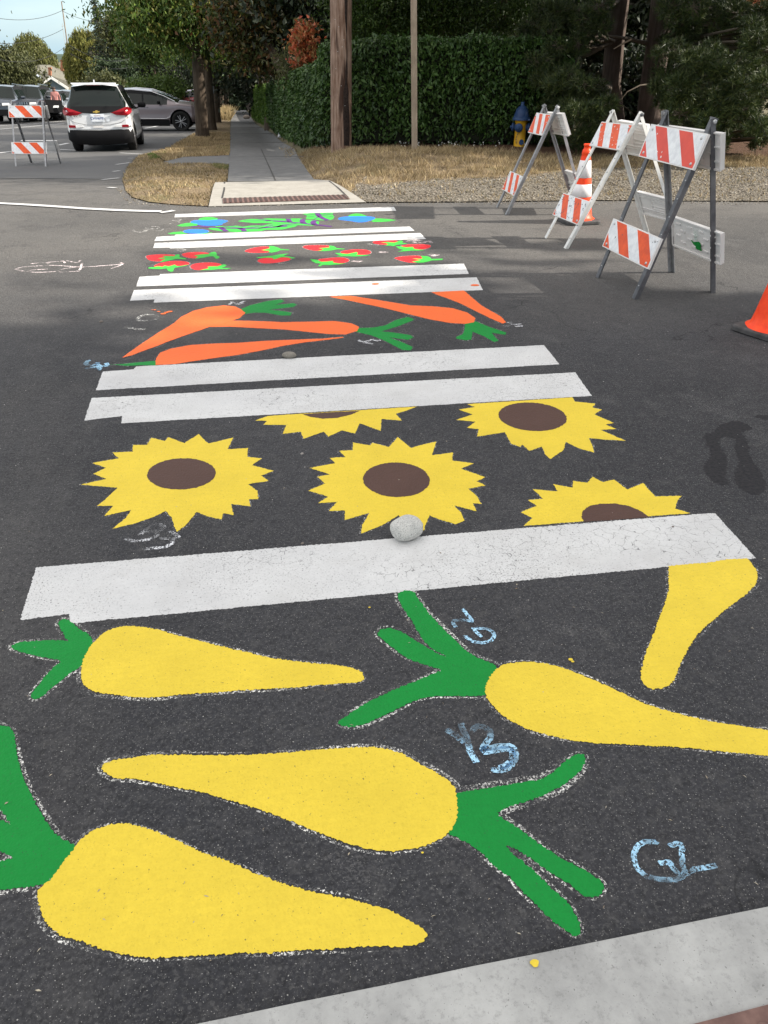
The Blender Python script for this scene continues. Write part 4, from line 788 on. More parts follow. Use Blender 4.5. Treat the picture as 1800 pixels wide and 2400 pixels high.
for lab, px, py, r_ in (('tiny dark pebble on the right end of the nearest stripe', 1577, 1235, 7), ('tiny pale pebble between the left and middle sunflowers', 708, 1064, 8), ('tiny brown pebble just above the nearest stripe right of B3', 709, 1274, 8), ('tiny pebble left of the chalk ring', 237, 755, 8)):
    rock('pebble', lab, px, py, r_, px*.1, (1, .8, .6), [(.14, .12, .10) if 'pale' not in lab else (.42, .40, .38), (.20, .17, .15), (.08, .07, .06), (.3, .28, .26)])
# ---------------- barricades
def clip(poly, a, b, c, keep):
    out = []; n = len(poly)
    for i in range(n):
        p, q = poly[i], poly[(i+1) % n]; fp = (a*p[0]+b*p[1]+c)*keep; fq = (a*q[0]+b*q[1]+c)*keep
        if fp >= 0: out.append(p)
        if (fp >= 0) != (fq >= 0): t = fp/(fp-fq); out.append((p[0]+(q[0]-p[0])*t, p[1]+(q[1]-p[1])*t))
    return out
def ray_mid(px, py, a, b):
    m_ = Vector(((a.x+b.x)/2, (a.y+b.y)/2)); d = ray(px, py); k = (m_.x*d.x+m_.y*d.y)/(d.x*d.x+d.y*d.y); return Vector((d.x*k, d.y*k, CAMH+d.z*k))
def barricade(label, ffeet, bfeet, apex, fb, bb, legm, legw, mats_, stripes, boltm, ribs=True, smear=False, damage=0, bw=1.0):
    """feet and apexes as (left, right) photo pixels; fb: front boards, bb: back boards (corner pixels)"""
    F0, F1, B0, B1 = W(*ffeet[0]), W(*ffeet[1]), W(*bfeet[0]), W(*bfeet[1])
    A0, A1 = ray_mid(*apex[0], F0, B0), ray_mid(*apex[1], F1, B1)
    side = (A1-A0).normalized(); base = (F0+F1+B0+B1)/4
    t = thing('barricade', label, 'barricade', (base.x, base.y, gz(base.x, base.y)), 0, 'striped folding barricades')
    print('barricade', label[:30], [round(x.z-gz(x.x, x.y), 2) for x in (A0, A1)], round((A1-A0).length, 2), round((F1-F0).length, 2), round((B1-B0).length, 2), round((F0-B0).length, 2))
    nf = (F1-F0).cross(A0-F0).normalized(); nb = (B1-B0).cross(A0-B0).normalized()
    cam_ = Vector((0, 0, CAMH))
    if nf.dot(cam_-F0) < 0: nf = -nf
    ctr = (F0+F1+B0+B1+A0+A1)/6
    nfo = nf if nf.dot(F0-ctr) > 0 else -nf; nbo = nb if nb.dot(B0-ctr) > 0 else -nb     # outward normals
    for foot, ap, nn, sd in ((F0, A0, nfo, 1), (F1, A1, nfo, -1), (B0, A0, nbo, 1), (B1, A1, nbo, -1)):
        mb = MB(); upv = (ap-foot).normalized(); tp = ap+upv*.008; foot = foot+side*sd*legw*.35; tp = tp+side*sd*legw*.35
        mb.angle_bar(foot+nn*.004, tp+nn*.004, legw*(bw if (nn is nbo and sd < 0) else 1), legw*.8, .004, side*sd, -nn)
        for k in range(9):
            q = foot.lerp(ap, .08+.1*k); mb.lathe([(.0045, -.002), (.004, .0015)], 8, Matrix.Translation(q+nn*.0055) @ nn.to_track_quat('Z', 'Y').to_matrix().to_4x4(), mi=1)
        mb.build('leg', [M['steel'] if (legm is M['dsteel'] and nn is nbo and sd > 0) else legm, boltm], t)
    for ap, sd in ((A0, -1), (A1, 1)):
        mb = MB(); mb.lathe([(.013, -.02), (.013, .012), (.008, .016)], 10, Matrix.Translation(ap-Vector((0, 0, .015))+side*sd*.01) @ (side*sd).to_track_quat('Z', 'Y').to_matrix().to_4x4()); mb.build('hinge_bolt', boltm, t)
    def quad(px, p0, nn): return [on_plane(x, y, p0, nn) for x, y in px]
    def prep(q):   # nearest true parallelogram
        c = (q[0]+q[1]+q[2]+q[3])/4; u = ((q[1]-q[0])+(q[2]-q[3]))/4; v = ((q[0]-q[3])+(q[1]-q[2]))/4; return [c-u+v, c+u+v, c+u-v, c-u-v]
    for bi, (px, lines, reds, col_) in enumerate(fb):
        off = nfo*.012 if nfo.dot(cam_-F0) > 0 else -nfo*.012
        q = prep([p+off for p in quad(px, F0, nf)]); th = -off.normalized()*.018
        mb = MB(); mb.slab(q, th, 0)
        inset = .018
        def uv(u, v): return q[0]*(1-u)*(1-v)+q[1]*u*(1-v)+q[2]*u*v+q[3]*(1-u)*v
        rect = [(inset, .035), (1-inset, .035), (1-inset, .965), (inset, .965)]
        sh = stripes[bi]
        ln = [-9]+lines+[9]
        for k in range(len(ln)-1):
            pol = rect
            for x0, keep in ((ln[k], 1), (ln[k+1], -1)):
                pol = clip(pol, 1, -sh, -x0, keep)
                if len(pol) < 3: break
            if len(pol) >= 3: mb.add([uv(*p)+off.normalized()*.0012 for p in pol], [tuple(range(len(pol)))[::-1], ], 1 if k in reds else 2)
        nv = off.normalized(); q_ = nv.to_track_quat('Z', 'Y').to_matrix().to_4x4()
        if damage:
            for _ in range(damage):
                u, v = rng.uniform(.03, .97), rng.uniform(.05, .95); r0 = rng.uniform(.002, .007); c0 = uv(u, v)+nv*.0018; ax = (q[1]-q[0]).normalized(); ay = (q[0]-q[3]).normalized()
                mb.add([c0+ax*math.cos(t_)*r0*rng.uniform(.5, 1.6)+ay*math.sin(t_)*r0*rng.uniform(.5, 1.8) for t_ in (0, 1.1, 2.3, 3.4, 4.6)], [(0, 1, 2, 3, 4)], 3)
        mb.build('striped_board', [mats_[0], M[col_], M['bwhite'], M['dsteel'] if not damage or bi else M['wframe']], t)
        for u, v in ((.07, .14), (.93, .14), (.93, .86), (.07, .86)): mb = MB(); mb.lathe([(.011, 0), (.010, .003), (.005, .006)], 10, Matrix.Translation(uv(u, v)+nv*.001) @ q_); mb.build('board_bolt', M['alu'], t)
    for bi, px in enumerate(bb):
        q = prep(quad(px, B0, nb)); off = nbo*.006; q = [p+off for p in q]; mb = MB(); mb.slab(q, nbo*.022, 0)
        def uvb(u, v): return q[0]*(1-u)*(1-v)+q[1]*u*(1-v)+q[2]*u*v+q[3]*(1-u)*v
        inn = -nbo; ax = (q[1]-q[0]); ay = (q[3]-q[0])
        if ribs == 'slots':
            for r_ in range(4):
                for c_i in range(4):
                    u = .12+.24*c_i+(.1 if r_ % 2 else 0); v = .18+.2*r_
                    if u < .95: a, b = uvb(u-.05, v), uvb(u+.05, v); mb.bar(a+inn*.003, b+inn*.003, .010, .009, ay)
        else:
            for v in (.12, .2, .72, .8): mb.bar(uvb(.03, v)+inn*.003, uvb(.97, v)+inn*.003, .007, .008, ay)
            for v in (.3, .5, .62): mb.bar(uvb(.45, v)+inn*.002, uvb(.97, v)+inn*.002, .005, .006, ay)
            mb.bar(uvb(.45, .22)+inn*.002, uvb(.5, .7)+inn*.002, .005, .006, ax)
        for e0, e1, s_ in ((0, 1, ay), (3, 2, ay), (0, 3, ax), (1, 2, ax)): mb.bar(q[e0]+inn*.004, q[e1]+inn*.004, .01, .014, s_)
        bo = mb.build('plain_board', M['bback'], t)
        if smear and bi == 1:
            mb = MB(); pts = [(.40, .52), (.47, .60), (.52, .55), (.60, .50), (.63, .62), (.60, .70), (.66, .80), (.50, .80), (.52, .72), (.45, .66)]
            mb.add([uvb(u, v)+inn*.009 for u, v in smooth_pts(pts, True, 1)], [tuple(range(20))]); mb.build('paint_smear', M['green'], t)
            mb = MB(); mb.add([uvb(u, v)+inn*.0085 for u, v in [(.46, .06), (.60, .05), (.62, .5), (.48, .52)]], [(0, 1, 2, 3)])
            fm = chalk_mat('thin_green_wash', (.12, .45, .30), .55); mb.build('paint_smear', fm, t)
    return t
c6 = lambda x, y: (1380+x/3.686, 220+y/3.686); c5 = lambda x, y: (1100+x/4.1475, 200+y/4.1475); c2 = lambda x, y: (x/3.318, 180+y/3.318)
barricade('nearest striped barricade on dark steel legs, green paint smear on its lower rear board',
 (c6(65, 1585), c6(395, 1775)), (c6(720, 1538), c6(1080, 1718)), (c6(662, 150), c6(1080, 215)),
 [([c6(548, 268), c6(1050, 346), c6(908, 668), c6(443, 540)], [-.13, .085, .30, .52, .75, .98], (0, 2, 4, 6), 'bred'), ([c6(223, 1078), c6(640, 1253), c6(520, 1518), c6(128, 1320)], [-.14, .085, .305, .53, .76], (0, 2, 4), 'borange')],
 [[c6(600, 262), c6(1143, 355), c6(1140, 655), c6(600, 555)], [c6(722, 1062), c6(1140, 1212), c6(1138, 1472), c6(725, 1305)]], M['dsteel'], .042, [M['bback']], (.30, .31), M['alu'], 'slots', True, 7, 1.5)
barricade('scuffed barricade with white painted legs, standing between the cone and the nearest barricade',
 (c5(735, 1482), c5(935, 1588)), ((1521, 560), (1601, 582)), (c5(1390, 248), (1503, 264)),
 [([c5(1298, 358), c5(1602, 388), c5(1470, 638), c5(1175, 592)], [0.0, .16, .38, .62, .88], (1, 3, 5), 'borange'), ([c5(925, 1050), c5(1180, 1132), c5(1060, 1362), c5(818, 1262)], [-.22, .0, .23, .47, .72], (0, 2, 4), 'borange')],
 [[c6(235, 238), c6(528, 270), c6(500, 555), c6(300, 500)], [c6(405, 842), c6(672, 912), c6(682, 1090), c6(455, 1030)]], M['wframe'], .036, [M['wframe']], (.28, .34), M['dsteel'], True, False, 60)
barricade('farthest and smallest of the three right hand barricades, in front of the fire hydrant',
 (c5(262, 1190), c5(358, 1258)), ((1350, 488), (1375, 504)), (c5(728, 190), c5(858, 200)),
 [([c5(660, 270), c5(808, 288), c5(712, 493), c5(580, 462)], [.03, .24, .46, .66, .95], (0, 2, 4), 'borange'), ([c5(405, 838), c5(530, 885), c5(440, 1080), c5(325, 1012)], [-.08, .12, .33, .56, .76], (0, 2, 4), 'borange')],
 [[c5(735, 265), c5(905, 282), c5(960, 488), c5(800, 462)], [c5(922, 825), c5(1030, 862), c5(1070, 1010), c5(968, 980)]], M['steel'], .036, [M['bback']], (.34, .36), M['alu'], True, False, 12)
barricade('small striped barricade alone on the left side, in front of the white hatchback',
 (c2(120, 698), c2(360, 698)), (c2(245, 672), c2(475, 675)), (c2(82, 185), c2(330, 188)),
 [([c2(65, 225), c2(345, 225), c2(350, 320), c2(72, 320)], [-.12, .17, .40, .63, .86], (0, 2, 4), 'borange'), ([c2(90, 510), c2(362, 512), c2(368, 603), c2(95, 602)], [-.22, .05, .27, .49, .72], (0, 2, 4), 'borange')],
 [[c2(352, 228), c2(362, 228), c2(385, 320), c2(375, 320)], [c2(160, 498), c2(440, 500), c2(462, 588), c2(190, 588)]], M['steel'], .036, [M['bback']], (.31, .31), M['alu'], True, False, 0)
# ---------------- cones
def cone(label, px, py, h, rot, collars=True):
    p = W(px, py); s = h/.71; t = thing('traffic_cone', label, 'traffic cone', p, rot, 'orange traffic cones')
    b = .18*s; bm = MB(); pts = []
    for cx, cy, a0_ in ((b-.05, b-.05, 0), (-b+.05, b-.05, 90), (-b+.05, -b+.05, 180), (b-.05, -b+.05, 270)):
        for k in range(5): a = R(a0_+k*22.5); pts.append((cx+.05*math.cos(a), cy+.05*math.sin(a)))
    n = len(pts); rings = [(1.0, .006), (1.0, .028), (.97, .036), (.72, .040)]
    vs = [(x*k, y*k, z) for k, z in rings for x, y in pts]; fs = [(i*n+j_, i*n+(j_+1) % n, (i+1)*n+(j_+1) % n, (i+1)*n+j_) for i in range(3) for j_ in range(n)]+[tuple(range(n))[::-1], tuple(range(3*n, 4*n))]
    bm.add(vs, fs)
    for x, y in ((.13, .13), (-.13, .13), (.13, -.13), (-.13, -.13)): bm.box((x, y, .004), (.05, .05, .008))
    bm.build('base', M['rubber'], t, local=True)
    H = h; r0, r1 = .135*s, .032*s
    def rr(z): return r0+(r1-r0)*(z-.045)/(H-.075)
    mb = MB(); mb.lathe([(r0*1.22, .038), (r0*1.12, .046), (r0, .060)]+[(rr(z), z) for z in (.12, .2, .3, .4, .5, .6*H/.71)]+[(rr(H-.09)*1.0, H-.09), (rr(H-.09)*1.12, H-.085), (rr(H-.05)*1.1, H-.05), (rr(H-.05)*.92, H-.045), (r1*.95, H-.02), (r1*1.15, H-.016), (r1*1.1, H), (r1*.7, H)], 32)
    mb.build('cone_body', M['coneo'], t, local=True)
    if collars:
        for z0, z1 in ((H*.345, H*.505), (H*.585, H*.80)):
            mb = MB(); mb.lathe([(rr(z0)+.0005, z0), (rr(z0)+.003, z0+.001), (rr(z1)+.003, z1-.001), (rr(z1)+.0005, z1)], 32); mb.build('reflective_collar', M['conew'], t, local=True)
    return t
cone('orange cone with two white reflective collars behind the scuffed white barricade', 1353, 520, .71, AZ*-1+.25)
cone('orange cone without visible collars, cut by the right edge of the picture', 1808, 780, .71, -AZ+.55, False)
# ---------------- hydrant
def hydrant():
    p = W(1216, 347); t = thing('fire_hydrant', 'yellow fire hydrant with dark blue cap and outlets in front of the hedge', 'fire hydrant', p, -AZ)
    mb = MB(); mb.lathe([(.13, -.05), (.13, .02), (.105, .03), (.10, .42), (.115, .44), (.115, .47)], 20); mb.build('barrel', M['hydy'], t, local=True)
    mb = MB(); mb.lathe([(.165, .47), (.165, .51), (.145, .52), (.135, .56), (.11, .64), (.065, .69), (.04, .70), (.032, .72), (.032, .76), (.02, .765)], 20)
    for k in range(8): a = k*math.pi/4; mb.bar((math.cos(a)*.14, math.sin(a)*.14, .53), (math.cos(a)*.07, math.sin(a)*.07, .68), .014, .014, (math.sin(a), -math.cos(a), 0))
    mb.build('bonnet', M['hydb'], t, local=True)
    for d_, nm in (((-.45, -1, 0), 'front'), ((1, -.1, 0), 'side'), ((-1, .35, 0), 'side')):
        v = Vector(d_).normalized(); q = v.to_track_quat('Z', 'Y').to_matrix().to_4x4(); mb = MB(); mb.lathe([(.055, .06), (.055, .12), (.075, .125), (.075, .15), (.06, .165), (.022, .17), (.022, .195)], 16, Matrix.Translation((0, 0, .35)) @ q); mb.build('outlet_cap', M['hydb'], t, local=True)
    mb = MB()
    for k in range(12):
        z = .33-.022*k; x = -.075+.01*math.sin(k*.6); mb.lathe([(.008, -.003), (.011, 0), (.008, .003)], 8, Matrix.Translation((x, -.13+.002*k, z)) @ Matrix.Rotation(1.57*(k % 2), 4, 'Z') @ Matrix.Rotation(1.3, 4, 'X'))
    mb.build('chain', M['dsteel'], t, local=True)
    mb = MB(); mb.add([(.02+.045*math.cos(a), -.1055, .10+.05*math.sin(a)*(1.2 if math.sin(a) > 0 else .8)) for a in [k*.6 for k in range(11)]], [tuple(range(11))]); mb.build('paint_patch', M['hydb'], t, local=True)
hydrant()
# ---------------- poles, posts
def pole(name, label, cat, base, top, r0, r1, m_, parts=None, ext=0, lumpy=0.0, seg=16, depth=.4):
    p = W(*base); D = math.hypot(p.x, p.y); q = A(*top, D); dirv = (q-p); q = q+dirv.normalized()*ext
    t = thing(name, label, cat, p); mb = MB(); n = 26
    pts = [p.lerp(q, k/n) for k in range(n+1)]; pts = [p-Vector((0, 0, depth))]+pts
    rad = [r0*1.04]+[r0+(r1-r0)*k/n+lumpy*r0*mnoise.noise(Vector((k*.7, 1, 5))) for k in range(n+1)]
    mb.tube(pts, rad, seg); mb.build('shaft', m_, t); return t, p, q
up, pb, pt_ = pole('utility_pole', 'thick weathered brown wooden utility pole in front of the hedge', 'utility pole', (800, 356), (799, -30), .185, .168, M['pole'], ext=7, lumpy=.06, seg=28)
# blackened split down the pole and metal tags
mb = MB(); ax = (pt_-pb).normalized(); cdv = (Vector((0, 0, 1.5))-pb); cdv.z = 0; cdv.normalize(); rt_ = cdv.cross(ax).normalized()*-1
def onpole(ang, h, r=.187):
    v = cdv*math.cos(ang)-rt_*math.sin(ang)
    if v.dot(CR)*math.sin(ang) < 0: v = cdv*math.cos(ang)+rt_*math.sin(ang)
    return pb+ax*h+v*r
vs = []; hs = [.12, .35, .6, .8, .95, 1.1, 1.25, 1.45, 1.6, 1.8, 2.05, 2.3, 2.6, 3.0]; wds = [.11, .13, .13, .10, .10, .04, .05, .02, .02, .015, .05, .06, .05, .03]
for h, wd in zip(hs, wds):
    c0 = .52+.05*math.sin(h*5); r_ = .189-.004*h
    for s_ in (-1, -.33, .33, 1): vs.append(onpole(c0+s_*wd/.37, h, r_+.002))
mb.add(vs, [(4*i+k, 4*i+k+1, 4*i+5+k, 4*i+4+k) for i in range(len(hs)-1) for k in range(3)]); mb.build('burnt_split', simple_noise_mat('charred_wood', (.012, .008, .007), (.04, .025, .02), 30, .8, .4), up)
mb = MB()
for a, h in ((-.3, 1.55), (.1, 1.62), (.25, 1.72), (-.5, 1.3), (.0, 1.05), (.35, .75), (-.2, 1.9), (-.55, 2.0)): mb.lathe([(.006, 0), (.005, .004)], 7, Matrix.Translation(onpole(a, h, .188)) @ cdv.to_track_quat('Z', 'Y').to_matrix().to_4x4())
mb.build('staple', M['alu'], up)
# pale square post
p = W(973, 372); D = math.hypot(p.x, p.y); q = A(970, -20, D); q = q+(q-p).normalized()*.9
mb = MB(); mb.bar(p-Vector((0, 0, .3)), q, .092, .092, CR); tag(mb.build('wooden_post', M['pole2']), 'pale square wooden post in the dry grass right of the utility pole', 'post')
# mailboxes
def mailbox(label, px, py, bx, by, wpx, hpx, colr):
    p = W(bx, by); D = math.hypot(p.x, p.y); c = A(px, py, D); k = mpp(px, py, D); w_, h_ = wpx*k, hpx*k
    t = thing('mailbox', label, 'mailbox', p, -AZ); mb = MB(); prof = [(-w_/2, 0), (w_/2, 0), (w_/2, h_*.7)]+[(w_/2*math.cos(a), h_*.7+h_*.3*math.sin(a)) for a in [math.pi*i/8 for i in range(1, 8)]]+[(-w_/2, h_*.7)]
    rz_ = Matrix.Rotation(-AZ, 4, 'Z'); mb.slab([c+rz_ @ Vector((x, -.22, z-h_/2)) for x, z in prof], rz_ @ Vector((0, .45, 0))); mb.build('box', mat('mailbox_metal', colr, .5, .2), t)
    mb = MB(); mb.bar(p, c-Vector((0, 0, h_/2)), .09, .09, CR); mb.build('post', M['pole2'] if 'wooden' in label else M['black'], t); return t
mailbox('black mailbox on a wooden post beside the thick trunks', 489, 209, 495, 300, 20, 18, (.012, .016, .02))
mailbox('dark brown mailbox on a thin post at the end of the bright hedge', 585, 250, 585, 276, 15, 13, (.05, .04, .035))
# low boulder + weeds beside the sidewalk far away
rock('boulder', 'low brown boulder beside the sidewalk near the far mailbox', 578, 280, 16, 2.2, (1, .8, .6), [(.16, .13, .11), (.22, .19, .16), (.1, .08, .07), (.3, .27, .24)])
mb = MB(); p = W(655, 324); mb.add([p+Vector((x, y, z)) for x, y, z in ((-.06, 0, .02), (.05, .03, .01), (.07, 0, .10), (0, .02, .20), (.03, -.03, .08))], [(0, 1, 2), (0, 2, 3), (0, 4, 3), (1, 4, 2)]); tag(mb.build('litter', M['bwhite']), 'crumpled white scrap of litter at the foot of the hedge', 'litter')
# small white weeds flowers along grass edge
V = []; F = []
for k in range(60):
    px = rng.choice([rng.uniform(935, 985), rng.uniform(1025, 1075), rng.uniform(1050, 1240)]); p = W(px, rng.uniform(343, 354)); r_ = rng.uniform(.006, .014); i = len(V); z = .06+rng.uniform(0, .05)
    V += [(p.x-r_, p.y, p.z+z), (p.x, p.y-r_, p.z+z), (p.x+r_, p.y, p.z+z), (p.x, p.y, p.z+z+r_*1.6)]; F += [(i, i+1, i+3), (i+1, i+2, i+3), (i, i+3, i+2)]
tag(np_mesh('small_white_flowers', V, F, mat('petal_white', (.75, .75, .7), .8)), kind='stuff')

# ================================================================== FOLIAGE
def leaf_cloud(P, size, aspect=.5, droop=0.0, upb=.3, seed=0, fold=.18):
    """P (n,3) points -> V,F of folded leaf quads"""
    g = np.random.default_rng(seed); n = len(P)
    d = g.normal(size=(n, 3)); d[:, 2] -= droop*2; d /= np.linalg.norm(d, axis=1)[:, None]
    u = g.normal(size=(n, 3)); u[:, 2] += upb*2; nn = u-d*(u*d).sum(1)[:, None]; nn /= np.linalg.norm(nn, axis=1)[:, None]; s = np.cross(d, nn)
    L = size*g.uniform(.45, 1.5, n)[:, None]; w_ = L*aspect/2
    V = np.empty((n, 4, 3)); V[:, 0] = P; V[:, 1] = P+d*L*.45+s*w_+nn*L*fold; V[:, 2] = P+d*L; V[:, 3] = P+d*L*.45-s*w_+nn*L*fold
    base = np.arange(n)[:, None]*4; F = np.concatenate([base+np.array([[0, 1, 2]]), base+np.array([[0, 2, 3]])], 0)
    return V.reshape(-1, 3), F
def crown_pts(c, rad, nclump, per, rc, seed, flat=.0, shell=.55, zmin=None):
    g = np.random.default_rng(seed); d = g.normal(size=(nclump, 3)); d /= np.linalg.norm(d, axis=1)[:, None]; r = g.uniform(shell, 1, nclump)**.7
    cl = d*r[:, None]*np.array(rad)*(1+.18*g.normal(size=(nclump, 1)))+np.array(c)
    if zmin is not None: cl = cl[cl[:, 2] > zmin]
    k = g.uniform(.5, 1.5, len(cl)); P = np.repeat(cl, per, 0)+g.normal(size=(len(cl)*per, 3))*rc*np.repeat(k, per)[:, None]*np.array([1, 1, .6]); return P, cl
def dense_side(P, keep_z, frac, seed):
    g = np.random.default_rng(seed); m = (P[:, 2] < keep_z) | (g.uniform(size=len(P)) < frac); return P[m]
def tree(name, label, cat, base, center, rad, leafm, barkm, nclump=120, per=60, rc=.35, leaf=.12, aspect=.5, droop=0, trunk_r=.18, seed=1, zkeep=4.5, frac=.45, group=None, shell=.5, branches=9, lean=None, zmin=None):
    base = Vector(base); center = Vector(center); t = thing(name, label, cat, base, 0, group)
    P, cl = crown_pts(center, rad, nclump, per, rc, seed, shell=shell, zmin=zmin); P = dense_side(P, keep_z=zkeep, frac=frac, seed=seed)
    V, F = leaf_cloud(P, leaf, aspect, droop, seed=seed+5); np_mesh('crown', V, F, leafm, t)
    mb = MB(); g = random.Random(seed); top = center+Vector((0, 0, rad[2]*.4)); n = 8; pts = []
    for k in range(n+1):
        a = k/n; q = base.lerp(top, a); q += Vector((mnoise.noise(Vector((a*3, seed, 0))), mnoise.noise(Vector((a*3, seed, 7))), 0))*trunk_r*1.2*min(1, a*4)*(1-.3*a); pts.append(q)
    pts = [base-Vector((0, 0, .3)), base+Vector((0, 0, .0)), base+Vector((0, 0, .25))+(pts[1]-base)*.1]+pts[1:]
    rads = [trunk_r*1.5, trunk_r*1.35, trunk_r*1.1]+[trunk_r*(1-.75*k/n) for k in range(1, n+1)]
    mb.tube(pts, rads, 14)
    mb.build('trunk', barkm, t)
    if branches:
        mb = MB(); fork0 = 3
        for k in range(branches):
            tgt = Vector(cl[g.randrange(len(cl))]); st = pts[g.randint(5, len(pts)-2)]; md = st.lerp(tgt, .5)+Vector((0, 0, .12*(tgt-st).length)); mb.tube([st, st.lerp(md, .6), md, tgt], [trunk_r*.38, trunk_r*.3, trunk_r*.2, trunk_r*.06], 7)
        mb.build('branches', barkm, t)
    return t
G = {}
G['maple'] = leaf_mat('maple_leaf', [(.034, .075, .012), (.065, .13, .018), (.16, .22, .035), (.04, .085, .013), (.24, .21, .045)], .5, .3)
G['mapleold'] = leaf_mat('autumn_maple_leaf', [(.035, .055, .012), (.07, .06, .018), (.13, .055, .018), (.03, .045, .010), (.05, .07, .014), (.20, .14, .03)], .6, .3)
G['laurel'] = leaf_mat('laurel_leaf', [(.024, .056, .013), (.042, .090, .018), (.068, .13, .027), (.032, .07, .016), (.10, .16, .04)], .45, .12, .35)
G['bhedge'] = leaf_mat('bright_hedge_leaf', [(.07, .15, .015), (.10, .19, .02), (.14, .22, .03), (.05, .11, .012)], .5, .25)
G['dark'] = leaf_mat('dark_leaf', [(.006, .014, .005), (.011, .022, .007), (.020, .032, .010), (.024, .020, .009)], .6, .2)
G['jmaple'] = leaf_mat('fine_maple_leaf', [(.018, .042, .006), (.034, .068, .009), (.06, .10, .013), (.024, .048, .007)], .5, .3)
G['red'] = leaf_mat('red_shrub_leaf', [(.42, .07, .03), (.52, .13, .05), (.42, .20, .07), (.26, .04, .02), (.20, .17, .05), (.55, .17, .08)], .5, .3)
G['willow'] = leaf_mat('willow_leaf', [(.10, .115, .025), (.15, .16, .045), (.20, .20, .06), (.08, .095, .025)], .6, .3)
G['birch'] = leaf_mat('birch_leaf', [(.15, .17, .035), (.21, .21, .045), (.27, .25, .06), (.10, .12, .028)], .6, .35)
G['ever'] = leaf_mat('evergreen_leaf', [(.018, .035, .014), (.028, .05, .018), (.04, .065, .022)], .7, .1)
G['conif'] = leaf_mat('conifer_needles', [(.03, .055, .03), (.045, .075, .04), (.065, .095, .05)], .7, .1)
G['pine'] = leaf_mat('pine_needles', [(.012, .026, .007), (.022, .042, .010), (.045, .070, .016), (.11, .13, .035), (.016, .032, .008)], .5, .15)
G['bush'] = leaf_mat('olive_bush_leaf', [(.05, .06, .018), (.08, .09, .028), (.12, .125, .045), (.035, .045, .014)], .6, .25)
G['mid'] = leaf_mat('midgreen_leaf', [(.05, .09, .018), (.08, .13, .025), (.11, .16, .03), (.035, .07, .015)], .55, .3)
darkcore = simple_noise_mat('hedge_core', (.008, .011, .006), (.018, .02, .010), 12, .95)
# ---- hedges: sections (x, y_base, y_top) in the photograph
def hedge(label, secs, depth, leafm, dens, leaf, seed, gap=.16):
    g = np.random.default_rng(seed); pts = []; 
    for x, yb, yt in secs:
        p = W(x, yb); D = math.hypot(p.x, p.y); q = A(x, yt, D); pts.append((p, q.z))
    c = sum((p for p, _ in pts), Vector())/len(pts); t = thing('hedge', label, 'hedge', pts[0][0])
    P = []; core = MB(); cf = []; cb = []
    for i in range(len(pts)-1):
        (a, za), (b, zb) = pts[i], pts[i+1]; L = (b-a).length; dirv = (b-a); dirv.z = 0; dirv.normalize(); inn = Vector((-dirv.y, dirv.x, 0))
        if inn.dot(a) < 0 and inn.dot(b) < 0: inn = -inn      # away from the camera
        if depth[1] is not None: inn = Vector(depth[1])
        n1 = int(L*max(za-a.z, zb-b.z)*dens); u = g.uniform(size=n1); v = g.uniform(size=n1)**.92
        for uu, vv in zip(u, v):
            bp = a.lerp(b, uu); zt = za+(zb-za)*uu; z = bp.z+gap*.4+(zt-bp.z-gap*.4)*vv; bul = .10*mnoise.noise(Vector((bp.x*1.5, bp.y*1.5, z*1.5)))+.05*mnoise.noise(Vector((bp.x*5, bp.y*5, z*5)))
            rnd = .16*max(0, (vv-.9)/.1)**2
            low = .18*max(0, 1-vv/.12)
            if vv < .14 and g.uniform() < .5: continue
            P.append((bp.x+inn.x*(bul+rnd+low+g.uniform(-.02, .13)), bp.y+inn.y*(bul+rnd+low+g.uniform(-.02, .13)), z))
        n2 = int(L*depth[0]*dens*.55)
        for _ in range(n2):
            uu, dd = g.uniform(), g.uniform()**1.5; bp = a.lerp(b, uu); zt = za+(zb-za)*uu; P.append((bp.x+inn.x*(dd*depth[0]+.05), bp.y+inn.y*(dd*depth[0]+.05), zt+.07*mnoise.noise(Vector((bp.x*2, bp.y*2, dd*3)))+g.uniform(-.08, .04)))
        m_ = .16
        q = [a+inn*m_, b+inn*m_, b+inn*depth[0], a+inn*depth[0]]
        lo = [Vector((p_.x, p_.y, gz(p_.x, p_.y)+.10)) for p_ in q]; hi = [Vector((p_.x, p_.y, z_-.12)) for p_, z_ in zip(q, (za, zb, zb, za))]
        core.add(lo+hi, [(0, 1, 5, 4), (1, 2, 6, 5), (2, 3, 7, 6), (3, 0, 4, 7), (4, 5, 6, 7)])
        for _ in range(int(L*5)):
            uu = g.uniform(); bp = a.lerp(b, uu)+inn*g.uniform(.15, .5); core.tube([Vector((bp.x, bp.y, gz(bp.x, bp.y)-.05)), Vector((bp.x+g.uniform(-.1, .1), bp.y+g.uniform(-.05, .05), bp.z+.45))], [.018, .012], 5)
    V, F = leaf_cloud(np.array(P), leaf, .45, .55, .25, seed); np_mesh('leaves', V, F, leafm, t); core.build('branches', darkcore, t); return t  # branches also holds the solid dark core added to block light through the hedge
backv = rz(Vector((.35, 1, 0)))
hedge('long dark green laurel hedge behind the utility pole, turning the corner along the sidewalk', [(632, 309, 201), (646, 320, 199), (669, 333, 187), (700, 350, 168), (744, 353, 151), (757, 353, 102), (850, 348, 91), (1000, 345, 90), (1150, 345, 90), (1320, 345, 93)], (1.3, backv), G['laurel'], 1150, .088, 5)
hedge('bright yellow green hedge at the far end of the laurel hedge', [(592, 287, 208), (600, 291, 203), (632, 308, 199)], (1.3, rz(Vector((1, .3, 0)))), G['bhedge'], 900, .07, 8)
